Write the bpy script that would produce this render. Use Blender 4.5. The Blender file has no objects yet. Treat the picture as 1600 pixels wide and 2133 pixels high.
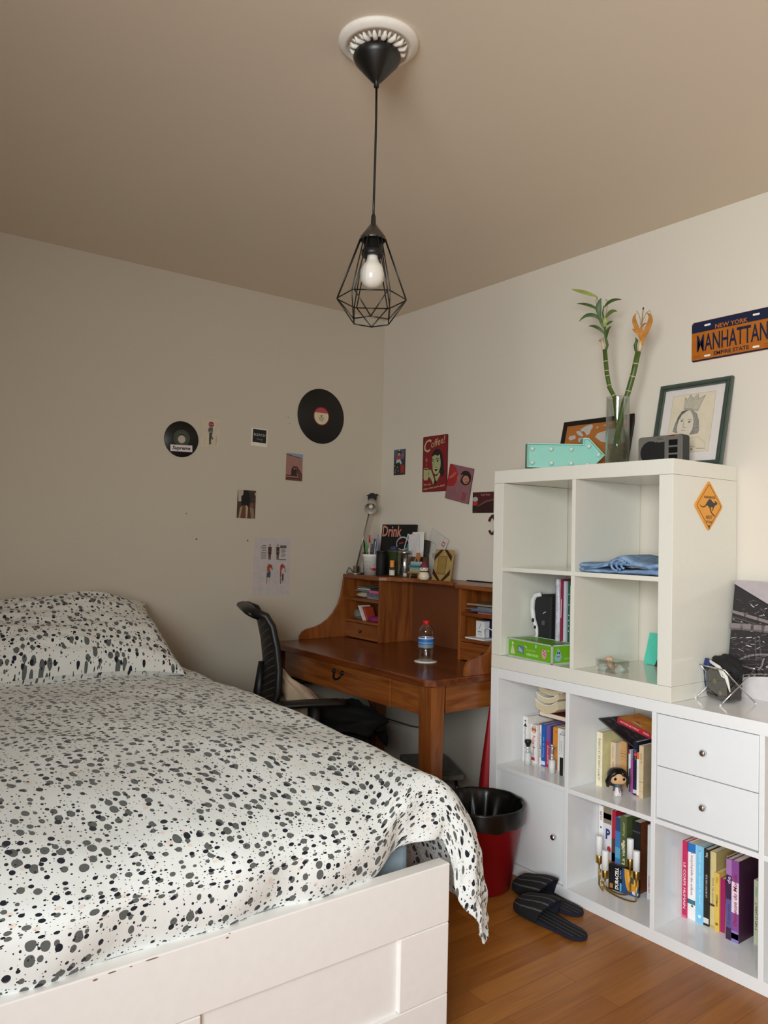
import bpy, bmesh, math, random
import numpy as np
from mathutils import Vector, Matrix, noise
random.seed(7)
PI = math.pi
SC = bpy.context.scene
COL = SC.collection

# ------------------------------------------------------------------ materials
def lin(h):
    h = h.lstrip('#')
    v = [int(h[i:i + 2], 16) / 255 for i in (0, 2, 4)]
    return tuple(c / 12.92 if c <= .04045 else ((c + .055) / 1.055) ** 2.4 for c in v) + (1,)

MATS = {}
def new_mat(key):
    m = bpy.data.materials.new(key)
    m.use_nodes = True
    nt = m.node_tree
    b = nt.nodes['Principled BSDF']
    return m, nt, b

def M(hexc, rough=.6, metal=0., var=.06, spec=.5, scale=40., coat=0.):
    """plain surface: a colour with a faint procedural mottling"""
    key = f'{hexc}_{rough}_{metal}_{var}_{spec}_{coat}'
    if key in MATS: return MATS[key]
    m, nt, b = new_mat('surface_' + hexc.lstrip('#'))
    c = lin(hexc)
    b.inputs['Base Color'].default_value = c
    b.inputs['Roughness'].default_value = rough
    b.inputs['Metallic'].default_value = metal
    b.inputs['Specular IOR Level'].default_value = spec
    b.inputs['Coat Weight'].default_value = coat
    if var:
        tc = nt.nodes.new('ShaderNodeTexCoord'); n = nt.nodes.new('ShaderNodeTexNoise')
        n.inputs['Scale'].default_value = scale; n.inputs['Detail'].default_value = 3
        r = nt.nodes.new('ShaderNodeValToRGB')
        r.color_ramp.elements[0].position = .3; r.color_ramp.elements[1].position = .7
        r.color_ramp.elements[0].color = tuple(x * (1 - var) for x in c[:3]) + (1,)
        r.color_ramp.elements[1].color = tuple(min(1, x * (1 + var)) for x in c[:3]) + (1,)
        nt.links.new(tc.outputs['Object'], n.inputs['Vector'])
        nt.links.new(n.outputs['Fac'], r.inputs['Fac'])
        nt.links.new(r.outputs['Color'], b.inputs['Base Color'])
    MATS[key] = m
    return m

def bump(nt, b, scale, strength, dist=.002, vec=None, stretch=None):
    tc = nt.nodes.new('ShaderNodeTexCoord'); n = nt.nodes.new('ShaderNodeTexNoise')
    n.inputs['Scale'].default_value = scale; n.inputs['Detail'].default_value = 4
    src = tc.outputs['Object']
    if stretch:
        mp = nt.nodes.new('ShaderNodeMapping'); mp.inputs['Scale'].default_value = stretch
        nt.links.new(src, mp.inputs['Vector']); src = mp.outputs['Vector']
    nt.links.new(src, n.inputs['Vector'])
    bp = nt.nodes.new('ShaderNodeBump'); bp.inputs['Strength'].default_value = strength; bp.inputs['Distance'].default_value = dist
    nt.links.new(n.outputs['Fac'], bp.inputs['Height']); nt.links.new(bp.outputs['Normal'], b.inputs['Normal'])

def wall_mat(name, hexc, mott=.03):
    m, nt, b = new_mat(name)
    c = lin(hexc)
    tc = nt.nodes.new('ShaderNodeTexCoord'); n = nt.nodes.new('ShaderNodeTexNoise')
    n.inputs['Scale'].default_value = 1.7; n.inputs['Detail'].default_value = 5
    r = nt.nodes.new('ShaderNodeValToRGB')
    r.color_ramp.elements[0].color = tuple(x * (1 - mott) for x in c[:3]) + (1,)
    r.color_ramp.elements[1].color = tuple(x * (1 + mott) for x in c[:3]) + (1,)
    nt.links.new(tc.outputs['Object'], n.inputs['Vector']); nt.links.new(n.outputs['Fac'], r.inputs['Fac'])
    nt.links.new(r.outputs['Color'], b.inputs['Base Color'])
    b.inputs['Roughness'].default_value = .75
    b.inputs['Specular IOR Level'].default_value = .25
    bump(nt, b, 160, .12, .001)
    return m

def wood_mat(name, light, dark, axis, rough=.35, knots=True):
    """pine boards, the grain running along the given axis"""
    m, nt, b = new_mat(name)
    tc = nt.nodes.new('ShaderNodeTexCoord'); mp = nt.nodes.new('ShaderNodeMapping')
    s = [9., 9., 9.]; s['xyz'.index(axis)] = .9
    mp.inputs['Scale'].default_value = s
    n = nt.nodes.new('ShaderNodeTexNoise'); n.inputs['Scale'].default_value = 3.2; n.inputs['Detail'].default_value = 6
    n.inputs['Distortion'].default_value = 1.2
    r = nt.nodes.new('ShaderNodeValToRGB')
    r.color_ramp.elements[0].position = .32; r.color_ramp.elements[1].position = .66
    r.color_ramp.elements[0].color = lin(dark); r.color_ramp.elements[1].color = lin(light)
    L = nt.links.new
    L(tc.outputs['Object'], mp.inputs['Vector']); L(mp.outputs['Vector'], n.inputs['Vector']); L(n.outputs['Fac'], r.inputs['Fac'])
    out = r.outputs['Color']
    # board to board tone
    mp2 = nt.nodes.new('ShaderNodeMapping'); s2 = [11., 11., 11.]; s2['xyz'.index(axis)] = .01
    mp2.inputs['Scale'].default_value = s2
    v = nt.nodes.new('ShaderNodeTexVoronoi'); v.inputs['Scale'].default_value = 1.
    L(tc.outputs['Object'], mp2.inputs['Vector']); L(mp2.outputs['Vector'], v.inputs['Vector'])
    mx = nt.nodes.new('ShaderNodeMix'); mx.data_type = 'RGBA'; mx.blend_type = 'MULTIPLY'; mx.inputs['Factor'].default_value = .22
    sep = nt.nodes.new('ShaderNodeSeparateColor'); L(v.outputs['Color'], sep.inputs['Color'])
    L(out, mx.inputs['A']); L(sep.outputs['Red'], mx.inputs['B']); out = mx.outputs['Result']
    if knots:
        mp3 = nt.nodes.new('ShaderNodeMapping'); s3 = [7., 7., 7.]; s3['xyz'.index(axis)] = 2.6
        mp3.inputs['Scale'].default_value = s3
        v3 = nt.nodes.new('ShaderNodeTexVoronoi'); v3.inputs['Scale'].default_value = 1.
        L(tc.outputs['Object'], mp3.inputs['Vector']); L(mp3.outputs['Vector'], v3.inputs['Vector'])
        r3 = nt.nodes.new('ShaderNodeValToRGB'); r3.color_ramp.elements[0].position = .03; r3.color_ramp.elements[1].position = .11
        r3.color_ramp.elements[0].color = (1, 1, 1, 1); r3.color_ramp.elements[1].color = (0, 0, 0, 1)
        L(v3.outputs['Distance'], r3.inputs['Fac'])
        mk = nt.nodes.new('ShaderNodeMix'); mk.data_type = 'RGBA'; mk.inputs['B'].default_value = tuple(x * .35 for x in lin(dark)[:3]) + (1,)
        L(r3.outputs['Color'], mk.inputs['Factor']); L(out, mk.inputs['A']); out = mk.outputs['Result']
    L(out, b.inputs['Base Color'])
    b.inputs['Roughness'].default_value = rough
    b.inputs['Coat Weight'].default_value = .15; b.inputs['Coat Roughness'].default_value = .25
    return m

def floor_mat():
    m, nt, b = new_mat('floor_parquet')
    L = nt.links.new
    tc = nt.nodes.new('ShaderNodeTexCoord')
    br = nt.nodes.new('ShaderNodeTexBrick'); br.offset = .37
    br.inputs['Scale'].default_value = 1.; br.inputs['Brick Width'].default_value = .78; br.inputs['Row Height'].default_value = .074
    br.inputs['Mortar Size'].default_value = .0009; br.inputs['Mortar Smooth'].default_value = .3
    br.inputs['Color1'].default_value = lin('#b07230'); br.inputs['Color2'].default_value = lin('#9c5f22'); br.inputs['Mortar'].default_value = lin('#7d4b1c')
    br.inputs['Bias'].default_value = 0
    mp = nt.nodes.new('ShaderNodeMapping'); mp.inputs['Scale'].default_value = (1.5, 26, 1)
    n = nt.nodes.new('ShaderNodeTexNoise'); n.inputs['Scale'].default_value = 2.2; n.inputs['Detail'].default_value = 7; n.inputs['Distortion'].default_value = .8
    r = nt.nodes.new('ShaderNodeValToRGB'); r.color_ramp.elements[0].position = .3; r.color_ramp.elements[1].position = .75
    r.color_ramp.elements[0].color = (.62, .56, .5, 1); r.color_ramp.elements[1].color = (1, 1, 1, 1)
    mx = nt.nodes.new('ShaderNodeMix'); mx.data_type = 'RGBA'; mx.blend_type = 'MULTIPLY'; mx.inputs['Factor'].default_value = .75
    L(tc.outputs['Object'], br.inputs['Vector']); L(tc.outputs['Object'], mp.inputs['Vector']); L(mp.outputs['Vector'], n.inputs['Vector'])
    L(n.outputs['Fac'], r.inputs['Fac']); L(br.outputs['Color'], mx.inputs['A']); L(r.outputs['Color'], mx.inputs['B'])
    L(mx.outputs['Result'], b.inputs['Base Color'])
    b.inputs['Roughness'].default_value = .36
    return m

def spot_mat(name, base):
    """white cotton printed with grey and navy ink blots; metric UVs carry the print along the cloth"""
    m, nt, b = new_mat(name)
    L = nt.links.new
    uv = nt.nodes.new('ShaderNodeUVMap'); uv.uv_map = 'UVMap'
    wn = nt.nodes.new('ShaderNodeTexNoise'); wn.inputs['Scale'].default_value = 45; wn.inputs['Detail'].default_value = 1
    wv = nt.nodes.new('ShaderNodeVectorMath'); wv.operation = 'SCALE'; wv.inputs['Scale'].default_value = .0035
    wa = nt.nodes.new('ShaderNodeVectorMath'); wa.operation = 'ADD'
    L(uv.outputs['UV'], wn.inputs['Vector']); L(wn.outputs['Color'], wv.inputs[0]); L(uv.outputs['UV'], wa.inputs[0]); L(wv.outputs[0], wa.inputs[1])
    def layer(scale, off, lo, hi, keep, stretch=(1, 1)):
        mp = nt.nodes.new('ShaderNodeMapping'); mp.inputs['Location'].default_value = (off[0], off[1], 0); mp.inputs['Scale'].default_value = (stretch[0], stretch[1], 1)
        v = nt.nodes.new('ShaderNodeTexVoronoi'); v.voronoi_dimensions = '2D'; v.inputs['Scale'].default_value = scale; v.inputs['Randomness'].default_value = .9
        L(wa.outputs[0], mp.inputs['Vector']); L(mp.outputs['Vector'], v.inputs['Vector'])
        sp = nt.nodes.new('ShaderNodeSeparateColor'); L(v.outputs['Color'], sp.inputs['Color'])
        mr = nt.nodes.new('ShaderNodeMapRange'); mr.inputs['From Min'].default_value = keep; mr.inputs['To Min'].default_value = lo; mr.inputs['To Max'].default_value = hi
        L(sp.outputs['Red'], mr.inputs['Value'])
        kp = nt.nodes.new('ShaderNodeMath'); kp.operation = 'GREATER_THAN'; kp.inputs[1].default_value = keep; L(sp.outputs['Red'], kp.inputs[0])
        lt = nt.nodes.new('ShaderNodeMath'); lt.operation = 'LESS_THAN'; L(v.outputs['Distance'], lt.inputs[0]); L(mr.outputs['Result'], lt.inputs[1])
        mu = nt.nodes.new('ShaderNodeMath'); mu.operation = 'MULTIPLY'; L(lt.outputs[0], mu.inputs[0]); L(kp.outputs[0], mu.inputs[1])
        return mu.outputs[0]
    cur = None
    def over(fac, hexc, cur):
        mx = nt.nodes.new('ShaderNodeMix'); mx.data_type = 'RGBA'; mx.inputs['B'].default_value = lin(hexc)
        L(fac, mx.inputs['Factor'])
        if cur is None: mx.inputs['A'].default_value = lin(base)
        else: L(cur, mx.inputs['A'])
        return mx.outputs['Result']
    cur = over(layer(26, (.3, .2), .10, .20, .78), '#e2d6cc', cur)              # faint peach blots
    cur = over(layer(37, (0, 0), .12, .36, .32, (1, .85)), '#5d605e', cur)       # grey blots
    cur = over(layer(37, (.0070, -.0054), .10, .27, .42), '#1b1e2b', cur)          # navy blots beside them
    cur = over(layer(70, (.11, .37), .07, .19, .45), '#24262e', cur)             # small dots
    cur = over(layer(100, (.51, .17), .06, .15, .68), '#2c2e33', cur)              # specks
    L(cur, b.inputs['Base Color'])
    b.inputs['Roughness'].default_value = .85; b.inputs['Specular IOR Level'].default_value = .2
    b.inputs['Sheen Weight'].default_value = .15
    n2 = nt.nodes.new('ShaderNodeTexNoise'); n2.inputs['Scale'].default_value = 26; n2.inputs['Detail'].default_value = 4
    mpb = nt.nodes.new('ShaderNodeMapping'); mpb.inputs['Scale'].default_value = (1, .45, 1)
    L(uv.outputs['UV'], mpb.inputs['Vector']); L(mpb.outputs['Vector'], n2.inputs['Vector'])
    bp = nt.nodes.new('ShaderNodeBump'); bp.inputs['Strength'].default_value = .35; bp.inputs['Distance'].default_value = .006
    L(n2.outputs['Fac'], bp.inputs['Height']); L(bp.outputs['Normal'], b.inputs['Normal'])
    return m

def clear_mat(name, tint=(.93, .96, .95), gloss=.12, ior=1.45):
    m = bpy.data.materials.new(name); m.use_nodes = True
    nt = m.node_tree; nt.nodes.remove(nt.nodes['Principled BSDF'])
    out = nt.nodes['Material Output']
    t = nt.nodes.new('ShaderNodeBsdfTransparent'); t.inputs['Color'].default_value = tint + (1,)
    g = nt.nodes.new('ShaderNodeBsdfGlossy'); g.inputs['Roughness'].default_value = .04
    f = nt.nodes.new('ShaderNodeLayerWeight'); f.inputs['Blend'].default_value = .25
    mr = nt.nodes.new('ShaderNodeMapRange'); mr.inputs['To Min'].default_value = gloss * .5; mr.inputs['To Max'].default_value = min(1, gloss * 5)
    mx = nt.nodes.new('ShaderNodeMixShader')
    nt.links.new(f.outputs['Facing'], mr.inputs['Value']); nt.links.new(mr.outputs['Result'], mx.inputs['Fac'])
    nt.links.new(t.outputs[0], mx.inputs[1]); nt.links.new(g.outputs[0], mx.inputs[2]); nt.links.new(mx.outputs[0], out.inputs['Surface'])
    return m

# ------------------------------------------------------------------ mesh helpers
class F:
    """a flat drawing frame: 2-D (a, b) plus height h -> 3-D"""
    def __init__(s, o, u, v, rot=0.):
        s.o = Vector(o); s.u = Vector(u).normalized(); s.v = Vector(v).normalized()
        if rot:
            cu, cv = s.u.copy(), s.v.copy()
            s.u = cu * math.cos(rot) + cv * math.sin(rot); s.v = cv * math.cos(rot) - cu * math.sin(rot)
        s.n = s.u.cross(s.v).normalized()
    def __call__(s, a, b, h=0.): return s.o + s.u * a + s.v * b + s.n * h

TEXTS = {}
def text_geo(body, bold=0., shear=0., res=2):
    key = (body, bold, shear, res)
    if key in TEXTS: return TEXTS[key]
    cu = bpy.data.curves.new('t', 'FONT'); cu.body = body; cu.size = 1.; cu.offset = bold; cu.shear = shear; cu.resolution_u = res
    ob = bpy.data.objects.new('t', cu); COL.objects.link(ob)
    dg = bpy.context.evaluated_depsgraph_get(); dg.update()
    me = ob.evaluated_get(dg).to_mesh()
    vs = [(v.co.x, v.co.y) for v in me.vertices]; fs = [tuple(p.vertices) for p in me.polygons]
    ob.evaluated_get(dg).to_mesh_clear()
    bpy.data.objects.remove(ob); bpy.data.curves.remove(cu)
    TEXTS[key] = (vs, fs)
    return TEXTS[key]

class MB:
    def __init__(s): s.v = []; s.f = []; s.m = []; s.mats = []; s.sm = []
    def mi(s, mat):
        if mat not in s.mats: s.mats.append(mat)
        return s.mats.index(mat)
    def add(s, vs, fs, mat, smooth=False):
        b = len(s.v); s.v += [tuple(v) for v in vs]; i = s.mi(mat)
        for f in fs: s.f.append(tuple(b + k for k in f)); s.m.append(i); s.sm.append(smooth)
        return s
    def box(s, x0, x1, y0, y1, z0, z1, mat):
        x0, x1 = sorted((x0, x1)); y0, y1 = sorted((y0, y1)); z0, z1 = sorted((z0, z1))
        vs = [(x, y, z) for z in (z0, z1) for y in (y0, y1) for x in (x0, x1)]
        return s.add(vs, [(0, 2, 3, 1), (4, 5, 7, 6), (0, 1, 5, 4), (2, 6, 7, 3), (0, 4, 6, 2), (1, 3, 7, 5)], mat)
    def hull8(s, pts, mat):
        """box from 8 points: bottom ring 4 (ccw seen from above), top ring 4"""
        return s.add(pts, [(3, 2, 1, 0), (4, 5, 6, 7), (0, 1, 5, 4), (1, 2, 6, 5), (2, 3, 7, 6), (3, 0, 4, 7)], mat)
    def lathe(s, prof, c=(0, 0, 0), mat=None, n=28, axis=None, smooth=True, cap=True):
        """prof: (radius, height) along the axis, from the point c"""
        c = Vector(c); w = Vector(axis or (0, 0, 1)).normalized()
        a = w.orthogonal().normalized(); b = w.cross(a)
        if axis is None: a, b = Vector((1, 0, 0)), Vector((0, 1, 0))
        vs, fs = [], []
        for r, h in prof:
            for k in range(n):
                t = 2 * PI * k / n
                vs.append(c + w * h + (a * math.cos(t) + b * math.sin(t)) * max(r, 1e-5))
        for i in range(len(prof) - 1):
            for k in range(n):
                fs.append((i * n + k, i * n + (k + 1) % n, (i + 1) * n + (k + 1) % n, (i + 1) * n + k))
        if cap:
            if prof[0][0] > 1e-4: fs.append(tuple(range(n))[::-1])
            if prof[-1][0] > 1e-4: fs.append(tuple((len(prof) - 1) * n + k for k in range(n)))
        return s.add(vs, fs, mat, smooth)
    def tube(s, pts, r, mat, n=8, closed=False, smooth=True):
        P = [Vector(p) for p in pts]; N = len(P)
        R = r if isinstance(r, (list, tuple)) else [r] * N
        vs, fs = [], []; a = None
        for i, p in enumerate(P):
            if closed: d = (P[(i + 1) % N] - P[i - 1])
            else: d = P[min(i + 1, N - 1)] - P[max(i - 1, 0)]
            d = d.normalized() if d.length > 1e-9 else Vector((0, 0, 1))
            if a is None: a = d.orthogonal().normalized()
            a = (a - d * a.dot(d)); a = a.normalized() if a.length > 1e-6 else d.orthogonal().normalized()
            b = d.cross(a)
            for k in range(n):
                t = 2 * PI * k / n
                vs.append(p + (a * math.cos(t) + b * math.sin(t)) * R[i])
        for i in range(N if closed else N - 1):
            j = (i + 1) % N
            for k in range(n): fs.append((i * n + k, i * n + (k + 1) % n, j * n + (k + 1) % n, j * n + k))
        if not closed: fs += [tuple(range(n))[::-1], tuple((N - 1) * n + k for k in range(n))]
        return s.add(vs, fs, mat, smooth)
    def prism(s, fr, poly, h0, h1, mat):
        n = len(poly)
        ar = sum(poly[i][0] * poly[(i + 1) % n][1] - poly[(i + 1) % n][0] * poly[i][1] for i in range(n))
        if ar < 0: poly = poly[::-1]
        vs = [fr(a, b, h0) for a, b in poly] + [fr(a, b, h1) for a, b in poly]
        fs = [tuple(range(n))[::-1], tuple(range(n, 2 * n))] + [(i, (i + 1) % n, n + (i + 1) % n, n + i) for i in range(n)]
        return s.add(vs, fs, mat)
    def flat(s, fr, poly, h, mat):
        n = len(poly)
        ar = sum(poly[i][0] * poly[(i + 1) % n][1] - poly[(i + 1) % n][0] * poly[i][1] for i in range(n))
        if ar < 0: poly = poly[::-1]
        return s.add([fr(a, b, h) for a, b in poly], [tuple(range(n))], mat)
    def ell(s, fr, a, b, ra, rb, h, mat, n=24, t0=0., t1=2 * PI):
        return s.flat(fr, [(a + ra * math.cos(t0 + (t1 - t0) * k / n), b + rb * math.sin(t0 + (t1 - t0) * k / n)) for k in range(n if t1 - t0 > 6.2 else n + 1)], h, mat)
    def ring(s, fr, a, b, r0, r1, h, mat, n=48):
        vs, fs = [], []
        for k in range(n):
            t = 2 * PI * k / n
            vs += [fr(a + r0 * math.cos(t), b + r0 * math.sin(t), h), fr(a + r1 * math.cos(t), b + r1 * math.sin(t), h)]
        for k in range(n):
            j = (k + 1) % n; fs.append((2 * k, 2 * k + 1, 2 * j + 1, 2 * j))
        return s.add(vs, fs, mat)
    def line(s, fr, pts, w, h, mat):
        for (a0, b0), (a1, b1) in zip(pts, pts[1:]):
            dx, dy = a1 - a0, b1 - b0; L = math.hypot(dx, dy) or 1e-6
            px, py = -dy / L * w / 2, dx / L * w / 2; ex, ey = dx / L * w * .3, dy / L * w * .3
            s.flat(fr, [(a0 + px - ex, b0 + py - ey), (a0 - px - ex, b0 - py - ey), (a1 - px + ex, b1 - py + ey), (a1 + px + ex, b1 + py + ey)], h, mat)
        return s
    def text(s, fr, body, a, b, w, h, ht, mat, bold=0., shear=0., ang=0.):
        """letters fitted into the w x h box centred at (a, b)"""
        vs, fs = text_geo(body, bold, shear)
        if not vs: return s
        x0 = min(p[0] for p in vs); x1 = max(p[0] for p in vs); y0 = min(p[1] for p in vs); y1 = max(p[1] for p in vs)
        sx, sy = w / max(x1 - x0, 1e-6), h / max(y1 - y0, 1e-6)
        ca, sa = math.cos(ang), math.sin(ang); out = []
        for x, y in vs:
            p, q = (x - (x0 + x1) / 2) * sx, (y - (y0 + y1) / 2) * sy
            out.append(fr(a + p * ca - q * sa, b + p * sa + q * ca, ht))
        return s.add(out, fs, mat)
    def build(s, name, parent=None, bevel=0., seg=2, sub=0, loc=None, uv=None, solid=0., local=False):
        me = bpy.data.meshes.new(name)
        org = Vector((0, 0, 0))
        if parent is not None and not local: org = Vector(ORG.get(parent.name, (0, 0, 0)))
        if loc is not None: org = Vector(loc)
        me.from_pydata([tuple(Vector(v) - org) for v in s.v], [], s.f)
        for m in s.mats: me.materials.append(m)
        me.polygons.foreach_set('material_index', s.m); me.polygons.foreach_set('use_smooth', s.sm)
        if uv is not None:
            lay = me.uv_layers.new(name='UVMap')
            for lp in me.loops: lay.data[lp.index].uv = uv[lp.vertex_index]
        me.update()
        o = bpy.data.objects.new(name, me); COL.objects.link(o)
        if loc is not None: o.location = loc
        if parent is not None: o.parent = parent
        ORG[o.name] = tuple(org)
        if bevel:
            md = o.modifiers.new('edge', 'BEVEL'); md.width = bevel; md.segments = seg; md.limit_method = 'ANGLE'; md.angle_limit = .6
        if solid:
            md = o.modifiers.new('thick', 'SOLIDIFY'); md.thickness = solid; md.offset = 0
        if sub:
            md = o.modifiers.new('smooth', 'SUBSURF'); md.levels = sub; md.render_levels = sub
        return o

ORG = {}
LABELS = {}
def tag(o, label, cat, group=None):
    o['label'] = label; o['category'] = cat
    if group: o['group'] = group
    return o
def thing(name, label, cat, loc=(0, 0, 0), rot=None, group=None):
    o = bpy.data.objects.new(name, None); COL.objects.link(o)
    o.location = loc; o.empty_display_size = .05
    if rot is not None:
        o.rotation_euler = rot; ORG[o.name] = (0, 0, 0)
    else: ORG[o.name] = tuple(loc)
    return tag(o, label, cat, group)
def struct(o):
    o['kind'] = 'structure'; return o
def sstep(a, b, x):
    t = min(1, max(0, (x - a) / (b - a))); return t * t * (3 - 2 * t)
def interp(x, xs, ys): return float(np.interp(x, xs, ys))

# ------------------------------------------------------------------ shared surfaces
WHITE_LAC = M('#e2e0d4', .13, var=.01, spec=.5)        # upper unit, cream white lacquer
WHITE_LAC2 = M('#e9eaea', .13, var=.01, spec=.5)       # lower unit, cooler white
WHITE_BED = M('#ebe9e6', .42, var=.015)
BLACK = M('#101010', .45, var=.05); BLACKM = M('#0b0b0b', .7, var=.05); BLACKG = M('#0a0a0b', .22, var=.02)
CHROME = M('#d6d6d8', .16, 1., var=.02); STEEL = M('#a9a59c', .32, 1., var=.04); BRASS = M('#b08d4a', .28, 1., var=.05)
PAPER = M('#e8e6e0', .8, var=.03); PAGES = M('#e4dac4', .85, var=.08, scale=300.)
PINE_Y = wood_mat('pine_grain_across', '#9c5a24', '#743812', 'y')
PINE_T = wood_mat('pine_top_shaded', '#7c3e18', '#582608', 'y', .24)  # darker copy of the pine, shade on the desktop put into its colour
PINE_Z = wood_mat('pine_grain_upright', '#9c5a24', '#743812', 'z')
PINE_X = wood_mat('pine_grain_deep', '#a3622b', '#7c4016', 'x')
HARDB = M('#6b3a1c', .5, var=.05)
CLEAR = clear_mat('clear_plastic', (.97, .985, .98)); GLASS = clear_mat('clear_glass', (.94, .97, .96), .16)
WATER = clear_mat('still_water', (.93, .955, .94), .06)
# ------------------------------------------------------------------ room
RX0, RY0, RH = -3.85, -5.2, 2.485
YL = .02
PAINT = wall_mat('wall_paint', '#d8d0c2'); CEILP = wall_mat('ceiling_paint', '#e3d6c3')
struct(MB().box(RX0 - .1, .1, RY0 - .1, YL + .1, -.1, 0, floor_mat()).build('floor'))
struct(MB().box(RX0 - .1, .1, RY0 - .1, YL + .1, RH, RH + .1, CEILP).build('ceiling'))
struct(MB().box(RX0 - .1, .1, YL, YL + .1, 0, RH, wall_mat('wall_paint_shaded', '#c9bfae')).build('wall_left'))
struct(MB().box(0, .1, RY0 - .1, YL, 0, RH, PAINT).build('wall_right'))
BOUNCE_CUT = wall_mat('wall_paint_bounce_cut', '#857866')  # unseen walls given a made-up dark colour to cut bounce onto wall_left
struct(MB().box(RX0 - .1, .1, RY0 - .1, RY0, 0, RH, BOUNCE_CUT).build('wall_back'))
WY0, WY1, WZ0, WZ1 = -4.80, -3.30, .85, 2.25
w = MB()
w.box(RX0 - .1, RX0, RY0, WY0, 0, RH, BOUNCE_CUT).box(RX0 - .1, RX0, WY1, YL, 0, RH, BOUNCE_CUT)
w.box(RX0 - .1, RX0, WY0, WY1, 0, WZ0, BOUNCE_CUT).box(RX0 - .1, RX0, WY0, WY1, WZ1, RH, BOUNCE_CUT)
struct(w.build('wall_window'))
wf = MB(); fw = .05; UPVC = M('#eeeeec', .35, var=.01)
for a, b_, c, d in ((WY0, WY1, WZ0, WZ0 + fw), (WY0, WY1, WZ1 - fw, WZ1), (WY0, WY0 + fw, WZ0 + fw, WZ1 - fw), (WY1 - fw, WY1, WZ0 + fw, WZ1 - fw), ((WY0 + WY1) / 2 - .04, (WY0 + WY1) / 2 + .04, WZ0 + fw, WZ1 - fw)):
    wf.box(RX0 - .08, RX0 - .02, a, b_, c, d, UPVC)
win = struct(wf.build('window_1', bevel=.003))
MB().box(RX0 - .052, RX0 - .048, WY0 + fw, WY1 - fw, WZ0 + fw, WZ1 - fw, clear_mat('window_glass', (.97, .98, .98), .05)).build('window_pane', win)
SK = M('#c9c7c1', .5, var=.02)
struct(MB().box(RX0, -.013, YL - .013, YL, 0, .07, SK).build('baseboard_left', bevel=.002))
struct(MB().box(-.013, 0, RY0, YL - .013, 0, .07, SK).build('baseboard_right', bevel=.002))

# ------------------------------------------------------------------ camera
cd = bpy.data.cameras.new('camera'); cam = bpy.data.objects.new('camera', cd); COL.objects.link(cam)
CP = Vector((-2.6348, -3.4676, 1.2742)); yaw, pit, rol = .91964, .030525, .022032; FPX = 1626.285
fwd = Vector((math.cos(pit) * math.cos(yaw), math.cos(pit) * math.sin(yaw), math.sin(pit)))
rgt = Vector((math.sin(yaw), -math.cos(yaw), 0)); up = rgt.cross(fwd)
r2 = rgt * math.cos(rol) + up * math.sin(rol); u2 = up * math.cos(rol) - rgt * math.sin(rol)
cam.matrix_world = Matrix(((r2.x, u2.x, -fwd.x, CP.x), (r2.y, u2.y, -fwd.y, CP.y), (r2.z, u2.z, -fwd.z, CP.z), (0, 0, 0, 1)))
cd.sensor_fit = 'VERTICAL'; cd.sensor_height = 24.; cd.lens = FPX / 2133 * 24.; cd.clip_start = .02
SC.camera = cam

# ------------------------------------------------------------------ daylight through the window
def area(name, loc, tgt, sx, sy, power, col):
    l = bpy.data.lights.new(name, 'AREA'); l.shape = 'RECTANGLE'; l.size = sx; l.size_y = sy; l.energy = power; l.color = col
    o = bpy.data.objects.new(name, l); COL.objects.link(o); o.location = loc
    o.rotation_euler = (Vector(tgt) - Vector(loc)).to_track_quat('-Z', 'Z').to_euler(); return o
sun_ = area('window_daylight', (RX0 - .16, (WY0 + WY1) / 2, (WZ0 + WZ1) / 2), (0, -2.6, .75), 1.4, 1.5, 110, (.95, .98, 1.))
sun_.data.spread = 2.1
wd = bpy.data.worlds.new('overcast_sky'); SC.world = wd; wd.use_nodes = True
wd.node_tree.nodes['Background'].inputs['Color'].default_value = (.62, .72, .82, 1)
wd.node_tree.nodes['Background'].inputs['Strength'].default_value = .6
SC.view_settings.view_transform = 'Standard'; SC.view_settings.look = 'None'; SC.view_settings.exposure = 0.
SC.cycles.max_bounces = 10; SC.cycles.diffuse_bounces = 6; SC.cycles.transparent_max_bounces = 16

# ------------------------------------------------------------------ bed
bed = thing('bed_frame', 'white panelled bed frame with recessed footboard panels and chipped top edge', 'bed', (-2.08, -1.0, 0))
BX0, BX1, FY0, FY1, BH = -2.86, -1.304, -2.022, -1.982, .470
fb = MB()
fb.box(BX0, BX1, FY0, FY1, .327, BH, WHITE_BED)                         # top rail
fb.box(BX0, BX1, FY0, FY1, 0., .1530, WHITE_BED)                        # bottom rail
cols = [(BX1 - .152, BX1), (BX1 - .152 - .501 - .152, BX1 - .152 - .501), (BX0, BX0 + .152)]
for a, b_ in cols: fb.box(a, b_, FY0, FY1, .1542, .3258, WHITE_BED)
foot = fb.build('footboard', bed, bevel=.0025)
MB().box(BX1 - .152 - .501, BX1 - .152, FY0 + .012, FY1 - .004, .150, .330, WHITE_BED).build('recessed_panel', foot)
MB().box(BX0 + .152, BX1 - .152 - .501 - .152, FY0 + .012, FY1 - .004, .150, .330, WHITE_BED).build('recessed_panel', foot)
ch = MB(); chip = M('#8a6a50', .9, var=.1); fr = F((0, FY0 - .0004, 0), (1, 0, 0), (0, 0, 1))
for x, z, w_, h_ in ((-2.165, .462, .010, .004), (-2.135, .466, .016, .003), (-2.06, .467, .028, .003), (-2.10, .4655, .006, .0025), (-1.905, .4615, .007, .004), (-1.90, .4685, .004, .002)):
    ch.ell(fr, x, z, w_ / 2, h_ / 2, 0, chip, 8)
ch.build('chipped_paint', foot)
MB().box(BX1 - .02, BX1, FY1, -.02, .10, .40, WHITE_BED).build('side_rail', bed, bevel=.002)
MB().box(BX0, BX0 + .02, FY1, -.02, .10, .40, WHITE_BED).build('side_rail', bed, bevel=.002)
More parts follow.
